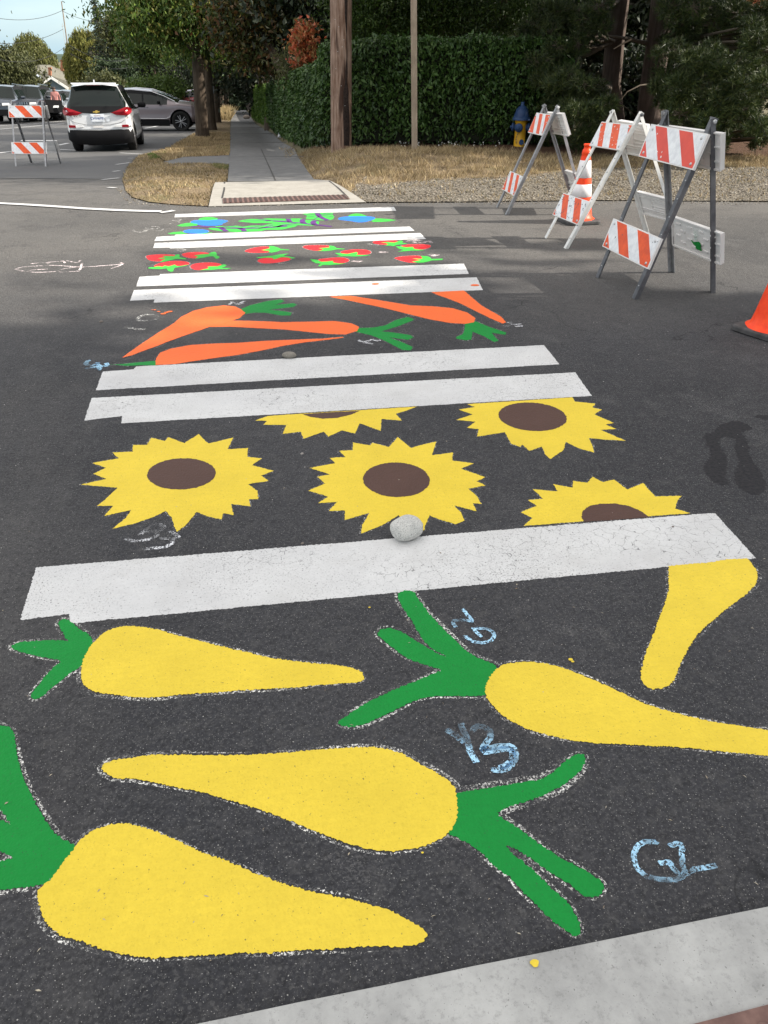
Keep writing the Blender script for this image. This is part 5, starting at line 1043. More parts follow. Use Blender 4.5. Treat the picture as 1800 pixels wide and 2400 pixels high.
# ================================================================== TREES
def tpx(name, label, cat, cx, cy, D, rx, ry, leafm, barkm='bark', base=None, ryd=None, **kw):
    """crown centred where the photo shows it, radii in photo pixels, base straight below unless given"""
    c = A(cx, cy, D); k = mpp(cx, cy, D); b = W(*base) if base else Vector((c.x, c.y, gz(c.x, c.y)))
    return tree(name, label, cat, b, c, (rx*k, (ryd or rx)*k, ry*k), G[leafm], M[barkm], **kw)
# street trees on the left verge
def trunk_between(name, pts, rads, t, barkm):
    mb = MB(); mb.tube(pts, rads, 16); return mb.build(name, barkm, t)
def street_tree(label, base, fork, D, trunk_r, crowns, leafm, seed, leaf=.13, per=60, nclump=110, barkm='bark', limbs=()):
    b = W(*base); D = math.hypot(b.x, b.y); f = A(*fork, D); t = thing('street_tree', label, 'tree', b)
    n = 8; pts = [b-Vector((0, 0, .3)), b]+[b.lerp(f, k/n)+Vector((mnoise.noise(Vector((k, seed, 0)))*.03, 0, 0)) for k in range(1, n+1)]
    mb = MB(); mb.tube(pts, [trunk_r*1.45, trunk_r*1.3]+[trunk_r*(1.12-.2*k/n) for k in range(1, n+1)], 18); mb.build('trunk', M[barkm], t)
    Vs = []; Fs = []; off = 0; bm_ = MB()
    for i, (cx, cy, dd, rx, ry, nc) in enumerate(crowns):
        c = A(cx, cy, D+dd); k = mpp(cx, cy, D+dd); P, cl = crown_pts(c, (rx*k, rx*k*.9, ry*k), nc, per, .30, seed*10+i, shell=.35); P = dense_side(P, 4.2, .4, seed+i)
        V, F = leaf_cloud(P, leaf, .42, .6, .2, seed+i); Vs.append(V); Fs.append(F+off); off += len(V)
        for q in range(5):
            tg = Vector(cl[(q*7) % len(cl)]); md = f.lerp(tg, .5)+Vector((0, 0, .3)); bm_.tube([f-Vector((0, 0, .15)), f.lerp(md, .5)+Vector((0, 0, .15)), md, tg], [trunk_r*.6, trunk_r*.42, trunk_r*.28, trunk_r*.08], 8)
    np_mesh('crown', np.vstack(Vs), np.vstack(Fs), G[leafm], t); bm_.build('branches', M[barkm], t); return t
street_tree('nearest street tree with a thick brown trunk, in the dry grass left of the sidewalk', (475, 322), (462, 118), 0, .21,
 [(430, 20, .3, 165, 75, 190), (370, 30, -.5, 80, 50, 75), (520, 60, .6, 90, 70, 110), (540, -200, 0, 210, 150, 170), (340, -80, -.5, 60, 80, 50)], 'maple', 3, .15)
street_tree('second street tree just behind the nearest one, its trunk flaring at the grass', (496, 306), (480, 110), 0, .19, [(560, 40, 1.0, 110, 90, 120), (500, 95, .6, 70, 55, 60), (520, -190, 0, 200, 140, 120)], 'maple', 5, .15)
street_tree('third street tree with a pale grey trunk behind the black mailbox', (508, 288), (503, 170), 0, .20, [(540, 130, 1, 60, 55, 80), (470, 60, 0, 100, 90, 100), (540, -60, 0, 120, 90, 60)], 'maple', 6, .2)
for k, (x, y, xt, yt, rr_) in enumerate([(521, 272, 519, 205, .13), (527, 268, 526, 212, .14), (532, 264, 531, 215, .15)]):
    street_tree(['slim bare trunked street tree, first of the far row along the sidewalk', 'slim street tree, second of the far row along the sidewalk', 'slim street tree, farthest of the row along the sidewalk'][k], (x, y), (xt, yt), 0, rr_, [(xt-25, yt-45, 1, 50, 40, 70), (xt+10, yt-40, 1, 35, 25, 40), (xt-10, yt-110, 0, 70, 60, 60)], 'dark', 20+k, .2, 70)
# trees right of the sidewalk, behind the hedge
tpx('autumn_tree', 'tree with reddish brown leaves hanging over the sidewalk', 'tree', 610, 60, 27, 90, 75, 'mapleold', base=(700, 292), nclump=170, per=60, rc=.35, leaf=.15, seed=31, trunk_r=.2, zkeep=3.5, frac=.4, droop=.4)
tpx('broadleaf_tree', 'dark tree arching over the far end of the sidewalk', 'tree', 600, 150, 44, 95, 62, 'dark', base=(640, 285), nclump=170, per=90, rc=.6, leaf=.18, seed=32, trunk_r=.25, zkeep=3, frac=.5)
tpx('broadleaf_tree', 'dark tree filling the gap above the bright hedge', 'tree', 640, 60, 36, 120, 95, 'dark', nclump=170, per=90, rc=.6, leaf=.17, seed=33, trunk_r=.25, zkeep=4, frac=.5)
tpx('evergreen_shrub', 'round dark bush at the far end of the sidewalk beside the mailbox', 'shrub', 568, 238, 75, 26, 28, 'ever', nclump=60, per=60, rc=.4, leaf=.3, seed=34, trunk_r=.15, branches=3)
tpx('evergreen_shrub', 'dark green shrub between the bright hedge and the far sidewalk trees', 'shrub', 612, 200, 42, 34, 40, 'dark', nclump=80, per=60, rc=.35, leaf=.18, seed=35, trunk_r=.1, branches=3)
# red shrub behind the hedge
tpx('red_shrub', 'shrub with bright red leaves rising above the hedge left of the utility pole', 'shrub', 722, 132, 19.5, 31, 50, 'red', nclump=60, per=26, rc=.11, leaf=.095, seed=36, trunk_r=.05, base=None, zkeep=9)
tpx('red_shrub', 'narrow upper tuft of red leaves standing higher than the rest of the red shrub', 'shrub', 716, 78, 19.7, 14, 22, 'red', nclump=20, per=26, rc=.10, leaf=.10, seed=37, trunk_r=.03, zkeep=9)
tpx('grey_shrub', 'wispy grey green shrub beside the red one above the hedge', 'shrub', 683, 150, 21, 18, 34, 'bush', nclump=40, per=22, rc=.2, leaf=.12, aspect=.2, seed=38, trunk_r=.04, zkeep=9)
# fine leaved maples right behind the hedge
for k, (cx, cy, D, rx, ry, lab) in enumerate([(880, 40, 20, 110, 62, 'fine leaved green maple directly behind the utility pole'), (1030, 30, 20.5, 110, 70, 'fine leaved maple behind the hedge between the two poles'), (1180, 40, 20, 120, 65, 'fine leaved maple behind the right part of the hedge')]):
    tpx('maple_tree', lab, 'tree', cx, cy-60, D, rx, ry+60, 'jmaple', nclump=260, per=70, rc=.22, leaf=.085, aspect=.35, seed=40+k, trunk_r=.10, zkeep=3.0, frac=.35, droop=.4, group='fine leaved maples behind the hedge')
for k, (cx, cy, D, rx, ry, lab) in enumerate([(760, 0, 27, 150, 130, 'tall dark tree behind the red shrub'), (980, -20, 28, 190, 150, 'tall dark tree behind the middle of the hedge'), (1240, 0, 27, 180, 150, 'tall dark tree behind the fire hydrant'), (1500, 60, 29, 200, 190, 'dark tree behind the two pine trunks'), (1760, 60, 27, 200, 170, 'dark tree behind the right hand pine boughs'), (640, 0, 60, 130, 110, 'distant dark tree over the middle of the sidewalk'), (540, 150, 110, 70, 75, 'dark tree closing the far end of the sidewalk'), (480, 170, 120, 60, 60, 'dark tree at the far end of the street left of the sidewalk')]):
    tpx('broadleaf_tree', lab, 'tree', cx, cy, D, rx, ry, 'dark', nclump=260, per=80, rc=.75*D/28, leaf=.19*D/28, seed=60+k, trunk_r=.3, zkeep=4.5, frac=.6, shell=.1, branches=5)
# ---------------- pines
def tufts(P, L, nn, seed, wd=.0045, dirs=None):
    g = np.random.default_rng(seed); n = len(P); V = np.empty((n*nn, 3, 3))
    ax = g.normal(size=(n, 3))*.6+np.array([0, 0, .55]) if dirs is None else dirs+g.normal(size=(n, 3))*.35; ax /= np.linalg.norm(ax, axis=1)[:, None]
    a = np.repeat(ax, nn, 0); d = a*g.uniform(.2, 1.2, (n*nn, 1))+g.normal(size=(n*nn, 3))*.55; d /= np.linalg.norm(d, axis=1)[:, None]
    s = np.cross(d, g.normal(size=(n*nn, 3))); s /= np.linalg.norm(s, axis=1)[:, None]; B = np.repeat(P, nn, 0)+a*g.uniform(-.05, .05, (n*nn, 1)); l = L*g.uniform(.6, 1.2, (n*nn, 1))
    V[:, 0] = B-s*wd; V[:, 1] = B+s*wd; V[:, 2] = B+d*l; return V.reshape(-1, 3), np.arange(n*nn*3).reshape(-1, 3)
def pine(label, base, pathpx, r0, r1, clumps, seed, boughs=(), high=None):
    b = W(*base); D = math.hypot(b.x, b.y); t = thing('pine_tree', label, 'tree', b)
    pts = [b-Vector((0, 0, .3)), b]+[A(x, y, D+dd) for x, y, dd in pathpx]; n = len(pts); up = (pts[-1]-pts[-2]).normalized(); pts.append(pts[-1]+up*6)
    mb = MB(); rr_ = [r0*1.5, r0*1.3]+[r0+(r1-r0)*k/(n-3) for k in range(n-2)]+[r1*.5]; mb.tube(pts, rr_, 20); mb.build('trunk', M['pbark'], t)
    bm_ = MB(); P = []; g = np.random.default_rng(seed); Dr = []
    for x, y, rx, ry, D1, nt_ in clumps:
        c = np.array(A(x, y, D1)); k = mpp(x, y, D1); q = g.normal(size=(nt_, 3)); q /= np.linalg.norm(q, axis=1)[:, None]; q *= g.uniform(.35, 1, (nt_, 1))**.6; pp = c+q*np.array([rx*k, rx*k*.8, ry*k]); P.append(pp); Dr.append(q*np.array([1, 1, .4])+np.array([0, 0, .5]))
        cv = Vector(c); st = min(pts[1:], key=lambda z: (z-cv).length); bm_.tube([st, st.lerp(cv, .5)+Vector((0, 0, -.08)), cv], [.035, .025, .012], 6)
        for i in range(0, min(nt_, 40), 2): bm_.tube([cv.lerp(Vector(pp[i]), .1), Vector(pp[i])], [.008, .003], 4, caps=False)
    if high is not None:
        c, rad, nt_ = high; q = g.normal(size=(nt_, 3)); q /= np.linalg.norm(q, axis=1)[:, None]; q *= g.uniform(.3, 1, (nt_, 1)); P2 = np.array(c)+q*np.array(rad); P2 = P2[P2[:, 2] > 2.9]; V2, F2 = tufts(P2, .3, 12, seed+3, .018); 
    P = np.vstack(P); V, F = tufts(P, .105, 26, seed, .0052, np.vstack(Dr)) 
    if high is not None: F = np.vstack([F, F2+len(V)]); V = np.vstack([V, V2])
    np_mesh('needles', V, F, G['pine'], t)
    for pth, r_ in boughs:
        q = [A(x, y, D+dd) for x, y, dd in pth]; bm_.tube(q, [r_*(1-.75*i/(len(q)-1)) for i in range(len(q))], 8)
    bm_.build('branches', M['twig'], t); return t
gp_ = np.random.default_rng(5)
def cl_grid(x0, x1, y0, y1, n, D0, D1, r, nt_, seed):
    g = np.random.default_rng(seed); return [(g.uniform(x0, x1), g.uniform(y0, y1), r*g.uniform(.6, 1.3), r*g.uniform(.4, .8), g.uniform(D0, D1), nt_) for _ in range(n)]
c1 = cl_grid(1225, 1420, 10, 130, 34, 15.5, 18, 34, 34, 1)+cl_grid(1240, 1330, 120, 250, 16, 15, 17, 30, 34, 2)+cl_grid(1290, 1400, 160, 335, 26, 14.3, 16, 30, 36, 3)+[(1385, 266, 30, 22, 13.6, 70), (1345, 268, 24, 20, 13.4, 50), (1425, 245, 24, 18, 13.8, 50), (1318, 290, 24, 24, 13.8, 50), (1365, 320, 30, 20, 13.6, 55), (1305, 195, 24, 14, 14.5, 50), (1400, 320, 26, 18, 14.2, 40)]
pine('pine with the left of the two leaning trunks, its low boughs hanging over the hydrant', (1440, 322), [(1432, 200, 0), (1441, 97, 0), (1452, 0, 0), (1458, -60, 0)], .20, .19, c1, 71,
 [([(1441, 75, 0), (1390, 60, -.4), (1340, 72, -.8), (1300, 100, -1.1), (1290, 140, -1.3)], .03), ([(1420, 70, 0), (1370, 100, -.6), (1340, 150, -1), (1330, 190, -1.2)], .016), ([(1390, 95, -.4), (1360, 130, -.8), (1350, 170, -1), (1375, 210, -1.2)], .014), ([(1340, 250, -2), (1370, 225, -2), (1400, 215, -1.6)], .012), ([(1450, 240, -1), (1480, 262, -1.4), (1500, 285, -1.6)], .012), ([(1330, 300, -2), (1390, 305, -1.6), (1430, 318, -1)], .012)], high=(A(1400, -380, 16.5), (3.6, 4.6, 3.4), 3600))
c2_ = cl_grid(1570, 1840, 10, 110, 46, 15, 18, 40, 38, 11)+cl_grid(1560, 1840, 110, 250, 44, 13.6, 16.5, 36, 40, 12)+cl_grid(1585, 1840, 230, 335, 34, 13.2, 15.5, 34, 40, 13)+[(1640, 148, 34, 18, 12.9, 90), (1610, 190, 34, 16, 13, 80), (1690, 165, 34, 18, 13, 80), (1770, 95, 34, 22, 13, 80), (1720, 205, 30, 18, 13, 70), (1600, 225, 28, 16, 13.2, 60), (1760, 60, 22, 14, 13.4, 50), (1740, 255, 30, 20, 13, 60), (1660, 285, 30, 20, 13, 60), (1780, 300, 30, 22, 13, 60), (1540, 200, 20, 12, 14, 30), (1625, 130, 20, 12, 13, 40), (1700, 240, 40, 26, 13.1, 80), (1790, 200, 30, 22, 12.9, 60)]
pine('pine with the right and thicker of the two trunks and sunlit boughs on its right', (1520, 325), [(1528, 194, 0), (1546, 85, 0), (1556, 0, 0), (1562, -60, 0)], .235, .25, c2_, 72,
 [([(1535, 105, 0), (1500, 98, -.2), (1470, 90, -.4), (1430, 86, -.7), (1390, 86, -1), (1350, 84, -1.2)], .045), ([(1480, 92, -.4), (1455, 105, -.5), (1438, 115, -.6)], .025), ([(1560, 105, 0), (1580, 95, -.3), (1610, 98, -.6), (1635, 110, -1)], .05), ([(1555, 120, 0), (1575, 104, -.2), (1610, 107, -.5)], .04), ([(1540, 195, 0), (1500, 200, -.6), (1470, 215, -.9), (1450, 240, -1)], .02), ([(1545, 230, -.2), (1590, 215, -.8), (1640, 200, -1.2)], .02)], high=(A(1750, -380, 16), (4.2, 4.6, 3.6), 4600))
tpx('evergreen_shrub', 'dark shrub filling the space between the two pine trunks', 'shrub', 1480, 235, 21, 70, 100, 'dark', nclump=150, per=60, rc=.3, leaf=.13, seed=88, trunk_r=.1, zkeep=9, shell=.1)
# red leaved tree top right
tpx('red_shrub', 'tree with crimson leaves in the top right corner behind the pine boughs', 'tree', 1775, 10, 20, 62, 26, 'red', nclump=26, per=22, rc=.14, leaf=.09, seed=90, trunk_r=.07, zkeep=9)
# shade trees beside the photographer, on the right (they shade the near half of the crosswalk)
def shade_tree(label, lat, fwd, zc, rad, seed):
    b = rz(Vector((lat, fwd, 0))); tree('shade_tree', label, 'tree', (b.x, b.y, gz(b.x, b.y)), (b.x, b.y, zc), rad, G['shade'], M['bark'], nclump=150, per=34, rc=.5, leaf=.62, aspect=.6, seed=seed, trunk_r=.3, zkeep=99, shell=.0, group='trees shading the near side of the road')
G['shade'] = leaf_mat('shade_leaf', [(.03, .06, .012), (.05, .09, .018), (.08, .12, .02)], .5, .25)
shade_tree('leafy tree beyond the right edge, nearest to the crossing', 13.5, 2.1, 7.6, (3.2, 3.1, 3.6), 101)
shade_tree('leafy tree beyond the right edge beside the photographer', 13, -2.8, 7.6, (3.4, 3.2, 3.8), 102)
for k, (cx, cy, D, rx, ry, lab) in enumerate([(2080, 60, 22, 200, 170, 'dark tree beyond the right edge next to the pines'), (2500, 40, 26, 230, 190, 'dark tree farther along the verge beyond the right edge'), (-170, 130, 70, 90, 70, 'olive tree beyond the left edge'), (-420, 120, 75, 120, 80, 'second olive tree beyond the left edge')]):
    tpx('broadleaf_tree', lab, 'tree', cx, cy, D, rx, ry, 'dark' if cx > 0 else 'bush', nclump=110, per=50, rc=.55*D/28, leaf=.2 if cx > 0 else .25, seed=170+k, trunk_r=.3, zkeep=9, shell=.2, branches=5)
# ---------------- left background
tpx('bush', 'olive green bushy tree at the left edge above the dark jeep', 'tree', 22, 172, 62, 44, 44, 'bush', nclump=200, per=60, rc=.45, leaf=.24, seed=110, trunk_r=.2, zkeep=99, droop=.6, aspect=.35)
tpx('bush', 'low olive shrub in front of the yellow house', 'shrub', 82, 212, 66, 20, 14, 'bush', nclump=60, per=40, rc=.35, leaf=.22, seed=111, trunk_r=.08, zkeep=99, branches=4)
def weeping(label, cx, cy, D, rx, ry, leafm, seed, n=230, name='willow_tree', hang=1.0, leaf=.5):
    """crown built from hanging strands of leaves"""
    c = A(cx, cy, D); k = mpp(cx, cy, D); g = np.random.default_rng(seed); b = Vector((c.x, c.y, gz(c.x, c.y))); t = thing(name, label, 'tree', b); P = []; br = MB()
    for i in range(n):
        a = g.uniform(0, 6.28); r = math.sqrt(g.uniform(0, 1)); x, y = c.x+math.cos(a)*r*rx*k, c.y+math.sin(a)*r*rx*k; zt = c.z+ry*k*(1-r**2.2)*g.uniform(.6, 1.05)-ry*k*.15; L = ry*k*hang*g.uniform(.4, 1.3)
        m_ = max(4, int(L/(leaf*.14))); q = g.uniform(0, 1, m_); P.append(np.stack([x+.25*g.normal(size=m_)*leaf*1.3+(x-c.x)*.05*q, y+.25*g.normal(size=m_)*leaf*1.3, zt-q*L+.1*g.normal(size=m_)], 1))
        if i % 12 == 0: br.tube([b.lerp(c, .7), Vector((x, y, zt)).lerp(c, .5)+Vector((0, 0, .4)), Vector((x, y, zt))], [.18, .1, .04], 6)
    V, F = leaf_cloud(np.vstack(P), leaf, .22, 1.6, 0, seed); np_mesh('crown', V, F, G[leafm], t); mb = MB(); mb.tube([b-Vector((0, 0, .5)), b, b.lerp(c, .8)], [.55, .45, .3], 10); mb.build('trunk', M['bark'], t); br.build('branches', M['bark'], t)
weeping('tall weeping willow on the left behind the houses', 72, 118, 175, 50, 46, 'willow', 120, n=420, hang=1.1, leaf=.62)
weeping('second lobe of weeping willow foliage leaning right toward the distant hill', 108, 150, 180, 28, 30, 'willow', 121, n=150, hang=1.0, leaf=.62)
weeping('yellow green birch behind the leaning utility pole', 205, 125, 120, 52, 66, 'birch', 122, n=560, name='birch_tree', hang=.75, leaf=.42)
weeping('smaller yellow green birch left of the tall pole', 172, 140, 128, 24, 50, 'birch', 124, n=170, name='birch_tree', hang=.75, leaf=.42)
def conifer(label, bx, ty, by, D, wpx, seed, leafm='conif', layers=26, tilt=0):
    top = A(bx, ty, D); k = mpp(bx, ty, D); b = Vector((top.x, top.y, gz(top.x, top.y))); H = top.z-b.z; t = thing('conifer_tree', label, 'tree', b); g = np.random.default_rng(seed); mb = MB(); mb.tube([b-Vector((0, 0, .3)), b, top], [.35, .3, .03], 10); mb.build('trunk', M['bark'], t)
    P = []; br = MB(); low = A(bx, by, D).z
    for i in range(layers):
        z = top.z-(top.z-low)*((i+.3)/layers); rr_ = wpx*k*((i+1)/layers)**.8*g.uniform(.6, 1.15)
        for j_ in range(int(5+i*.25)):
            a = g.uniform(0, 6.28); L = rr_*g.uniform(.5, 1.1); e_ = Vector((top.x+math.cos(a)*L, top.y+math.sin(a)*L, z+L*.02)); md = Vector((top.x, top.y, z)).lerp(e_, .5)+Vector((0, 0, -L*.12)); br.tube([(top.x, top.y, z), md, e_], [.06, .04, .015], 4)
            m_ = int(6+L*5); q = g.uniform(.15, 1, m_); P.append(np.stack([top.x+math.cos(a)*L*q+.16*g.normal(size=m_), top.y+math.sin(a)*L*q+.16*g.normal(size=m_), z+L*.02*q-L*.12*4*q*(1-q)*.5+.07*g.normal(size=m_)-.05], 1))
    V, F = leaf_cloud(np.vstack(P), .40, .26, .3, .2, seed); np_mesh('crown', V, F, G[leafm], t); br.build('branches', M['bark'], t)
conifer('tall dark conifer with layered branches standing above the birch', 217, -14, 130, 110, 38, 130, layers=19)
conifer('lower conifer right of the tall one', 262, 62, 190, 95, 30, 131, layers=18)
for k, (nm, cx, cy, D, rx, ry, lm, lab) in enumerate([('evergreen_tree', 268, 185, 80, 34, 34, 'ever', 'rounded dark green evergreen just behind the white hatchback'), ('broadleaf_tree', 300, 140, 95, 46, 66, 'dark', 'dark tree left of the far utility pole'),
    ('broadleaf_tree', 350, 90, 70, 55, 60, 'mid', 'tall green tree behind the crown of the nearest street tree'), ('broadleaf_tree', 372, 150, 85, 50, 60, 'dark', 'dark tree right of the far utility pole'), ('broadleaf_tree', 430, 150, 90, 50, 60, 'ever', 'dark tree behind the nearest trunk'),
    ('small_tree', 385, 214, 62, 42, 26, 'mid', 'small bright green tree with spreading branches above the taupe car'), ('small_tree', 340, 222, 66, 30, 18, 'mid', 'low green shrub tree behind the roof of the taupe car'), ('broadleaf_tree', 285, 75, 85, 26, 40, 'bush', 'pale olive tree between the tall conifer and the nearest street tree'), ('broadleaf_tree', 245, 205, 75, 30, 18, 'bush', 'low tangled shrub behind the roof of the white hatchback')]):
    tpx(nm, lab, 'tree', cx, cy, D, rx, ry, lm, nclump=150, per=55, rc=.45*D/70, leaf=.26*D/75, seed=140+k, trunk_r=.2, zkeep=99, shell=.2, branches=6)
# ================================================================== VEHICLES
def car(name, label, loc, head, P, paint, group='vehicles on the street', plate=None, detail=True, parts=None):
    t = thing(name, label, 'car', loc, head, group); K = P['st']; L0, L1 = K[0][0], K[-1][0]
    ys = sorted(set([round(L0+(L1-L0)*i/72, 3) for i in range(73)]+[k[0] for k in K])); cols_ = list(zip(*K)); ip = lambda c, y: float(np.interp(y, cols_[0], cols_[c]))
    nb, nr_, nt_ = 9, 4, 4
    def sec(y):
        zb, zl, zt, w_, wr = [ip(c, y) for c in range(1, 6)]; pts = []
        for i in range(nb+1):
            a = i/nb; z = zb+(zl-zb)*a; x = w_*(1-.10*max(0, .25-a)/.25-.05*max(0, a-.55)/.45+.012*math.sin(a*9)); pts.append((x, z))
        xb = pts[-1][0]
        for i in range(1, nr_+1): a = i/nr_; pts.append((xb+(wr-xb)*a, zl+(zt-.05-zl)*a+.0))
        for i in range(1, nt_+1): a = i/nt_; pts.append((wr*(1-a), zt-.05*(1-math.sin(a*math.pi/2))))
        return pts
    S = [sec(y) for y in ys]; m_ = len(S[0]); wheels = P['wheels']; r_ = P['wr']
    body, glassw, glassr, trim = MB(), MB(), MB(), MB(); sideg = {}
    def vert(i, k, sgn):
        x, z = S[i][k]; y = ys[i]
        if k <= nb:
            for wy in wheels:
                dy, dz = y-wy, z-r_*1.02; dd = math.hypot(dy, dz); Ra = r_*1.16
                if dd < Ra and z > ip(1, y)-.01 and k > 0 or (dd < Ra and k == 0 and abs(dy) < Ra):
                    if dd < Ra*.80: return None
                    dy, dz = dy*Ra/dd, dz*Ra/dd; return Vector((x*sgn, wy+dy, max(z if dz < 0 and k > 0 else 0, r_*1.02+dz)))
        return Vector((x*sgn, y, z))
    for sgn in (1, -1):
        for i in range(len(ys)-1):
            ym = (ys[i]+ys[i+1])/2
            for k in range(m_-1):
                q = [vert(i, k, sgn), vert(i+1, k, sgn), vert(i+1, k+1, sgn), vert(i, k+1, sgn)]
                if any(v is None for v in q): continue
                if sgn < 0: q = q[::-1]
                tgt = body
                if nb <= k < nb+nr_:
                    for gi, (a, b) in enumerate(P['side']):
                        zl_, zt_ = ip(2, ym), ip(3, ym)
                        if a < ym < b and k < nb+nr_-(1 if zt_-zl_ > .25 else 0) and zt_-zl_ > .14: tgt = sideg.setdefault((sgn, gi), MB())
                    if tgt is body and P['side'] and P['side'][0][0] < ym < P['side'][-1][1]: tgt = trim
                if k >= nb+nr_-(1 if True else 0):
                    for a, b, who in P['top']:
                        if a < ym < b: tgt = glassw if who == 'w' else glassr
                if P.get('wrap') and k > nb and P['top'][0][0] < ym < P['top'][0][1]: tgt = glassr
                tgt.add(q, [(0, 1, 2, 3)], 0, True)
    for i, dr in ((0, -1), (len(ys)-1, 1)):       # closed ends
        pp = [Vector((x, ys[i], z)) for x, z in S[i]]+[Vector((-x, ys[i], z)) for x, z in S[i][::-1][1:]]
        body.add(pp, [tuple(range(len(pp))) if dr > 0 else tuple(range(len(pp)))[::-1]])
    fl = MB(); zb = ip(1, 0); fl.box((0, (L0+L1)/2, zb+.03), (P['hw']*1.7, (L1-L0)*.94, .04))
    for wy in wheels:
        fl.box((0, wy, r_+.22), (P['hw']*1.25, r_*2.1, .5))
        for sgn in (1, -1):
            mm = Matrix.Translation((sgn*(P['hw']-.36), wy, r_)) @ Matrix.Rotation(math.pi/2, 4, 'Y'); n = 20; vs = []
            for xx in (sgn*(P['hw']*.55), sgn*(P['hw']-.03)):
                for k in range(n+1): a = math.pi*k/n; vs.append(Vector((xx, wy+math.cos(a)*r_*1.17, r_*1.02+math.sin(a)*r_*1.17)))
            fl.add(vs, [(k, k+1, n+2+k, n+1+k) for k in range(n)])
    bo = body.build('body', paint, t, local=True)
    mod = bo.modifiers.new('weld', 'WELD'); mod.merge_threshold = .002
    fl.build('underbody', M['black'], t, local=True)
    for sgn in (1, -1):
        tv = MB(); tv.v = trim.v; keep = [i for i, f in enumerate(trim.f) if trim.v[f[0]].x*sgn > 0]; tv.f = [trim.f[i] for i in keep]; tv.m = [0]*len(keep); tv.sm = [True]*len(keep)
        used = sorted({q for f in tv.f for q in f}); mp_ = {q: i for i, q in enumerate(used)}; tv.v = [trim.v[q] for q in used]; tv.f = [[mp_[q] for q in f] for f in tv.f]
        if tv.f: tv.build('window_frame', M['black'], t, local=True)
    if glassw.f: glassw.build('windscreen', M['glass'], t, local=True)
    if glassr.f: glassr.build('rear_window', M['glass'], t, local=True)
    for mb in sideg.values(): mb.build('side_window', M['glass'], t, local=True)
    for wy in wheels:
        for sgn in (1, -1):
            Mx = Matrix.Translation((sgn*(P['hw']-.13), wy, r_)) @ Matrix.Rotation(sgn*math.pi/2, 4, 'Y'); wv = MB(); wv.lathe([(r_*.66, -.10), (r_*.9, -.115), (r_*.985, -.09), (r_, -.04), (r_, .04), (r_*.985, .09), (r_*.9, .115), (r_*.68, .10), (r_*.66, .07)], 28, Mx); wo = wv.build('wheel', M['tyre'], t, local=True)
            rm = MB(); rm.lathe([(r_*.67, .072), (r_*.67, .095), (r_*.62, .098), (r_*.60, .06), (r_*.2, .055), (0.001, .055)], 28, Mx, 0); WM[wo.name] = WM[t.name]
            for k in range(10):
                a = 2*math.pi*k/10+(.12 if k % 2 else -.12); rm.bar(Mx @ Vector((math.cos(a)*r_*.12, math.sin(a)*r_*.12, .088)), Mx @ Vector((math.cos(a)*r_*.63, math.sin(a)*r_*.63, .09)), .022, .03, Mx.to_3x3() @ Vector((-math.sin(a), math.cos(a), 0)), 1)
            rm.lathe([(.05, .08), (.045, .105), (.001, .107)], 12, Mx, 1); rm.build('rim', [M['black'], M['rim']], wo, local=True)
    for sgn in (1, -1):
        y0 = P['mirror']; zb_ = ip(2, y0); x0 = P['hw']; mb = MB(); mb.lathe([(.001, -.10), (.06, -.095), (.085, -.06), (.09, 0), (.085, .06), (.05, .09), (.001, .095)], 14, Matrix.Translation((sgn*(x0+.14), y0, zb_+.10)) @ Matrix.Diagonal((1.25, .75, .8, 1)) @ Matrix.Rotation(math.pi/2, 4, 'Y')); mb.bar((sgn*(x0-.06), y0+.02, zb_+.02), (sgn*(x0+.06), y0, zb_+.05), .05, .03, (0, 1, 0)); mb.build('wing_mirror', M['black'] if P.get('bm', 1) else paint, t, local=True)
    return t, ip, S, ys
def plate_at(t, txt, c, nrm_back=True, sz=(.31, .155)):
    sgn = -1 if nrm_back else 1; mb = MB(); mb.box(c, (sz[0], .008, sz[1])); po = mb.build('licence_plate', M['platew'], t, local=True); WM[po.name] = WM[t.name]
    Mx = Matrix.Translation(Vector(c)+Vector((0, sgn*.006, -.005))) @ (Matrix.Rotation(math.pi/2, 4, 'X') if nrm_back else Matrix.Rotation(math.pi, 4, 'Z') @ Matrix.Rotation(math.pi/2, 4, 'X'))
    text_mb(txt, .085, Mx).build('plate_number', M['plateblue'], po, local=True)
    Mx2 = Matrix.Translation(Vector((0, 0, .058))) @ Mx; text_mb('WASHINGTON', .026, Mx2).build('plate_heading', M['lampred'], po, local=True)
# --- white hatchback seen from behind
rl, rr2 = W(171, 347.5), W(314, 357); ax_ = (rr2-rl); print('hatch track', ax_.length, rl, rr2, math.degrees(math.atan2(ax_.y, ax_.x)))
hd = R(1.5); fwdv = Vector((-math.sin(hd), math.cos(hd), 0)); mid = W(250, 352.5)
H = dict(hw=.885, wheels=[-1.30, 1.30], wr=.325, mirror=.62, side=[(-1.55, -1.0), (-.92, -.02), (.05, .98)], top=[(-2.04, -1.70, 'r'), (.72, 1.42, 'w')], wrap=1,
 st=[(-2.06, .30, .92, .98, .76, .66), (-2.03, .28, .98, 1.04, .82, .68), (-1.97, .27, 1.00, 1.13, .85, .68), (-1.88, .26, 1.02, 1.31, .87, .655), (-1.72, .25, 1.02, 1.56, .88, .60), (-1.55, .24, 1.01, 1.585, .885, .60), (-1.0, .22, .99, 1.61, .885, .60), (0, .22, .97, 1.60, .885, .60), (.6, .22, .96, 1.53, .885, .58), (1.1, .23, .96, 1.22, .88, .62), (1.45, .24, .95, 1.03, .875, .70), (1.8, .26, .86, .93, .85, .68), (2.0, .30, .72, .80, .78, .6), (2.1, .34, .6, .66, .6, .5)])
loc = mid+fwdv*1.30; loc.z = gz(loc.x, loc.y); slope = (gz(*(loc+fwdv*1.3).xy)-gz(*(loc-fwdv*1.3).xy))/2.6
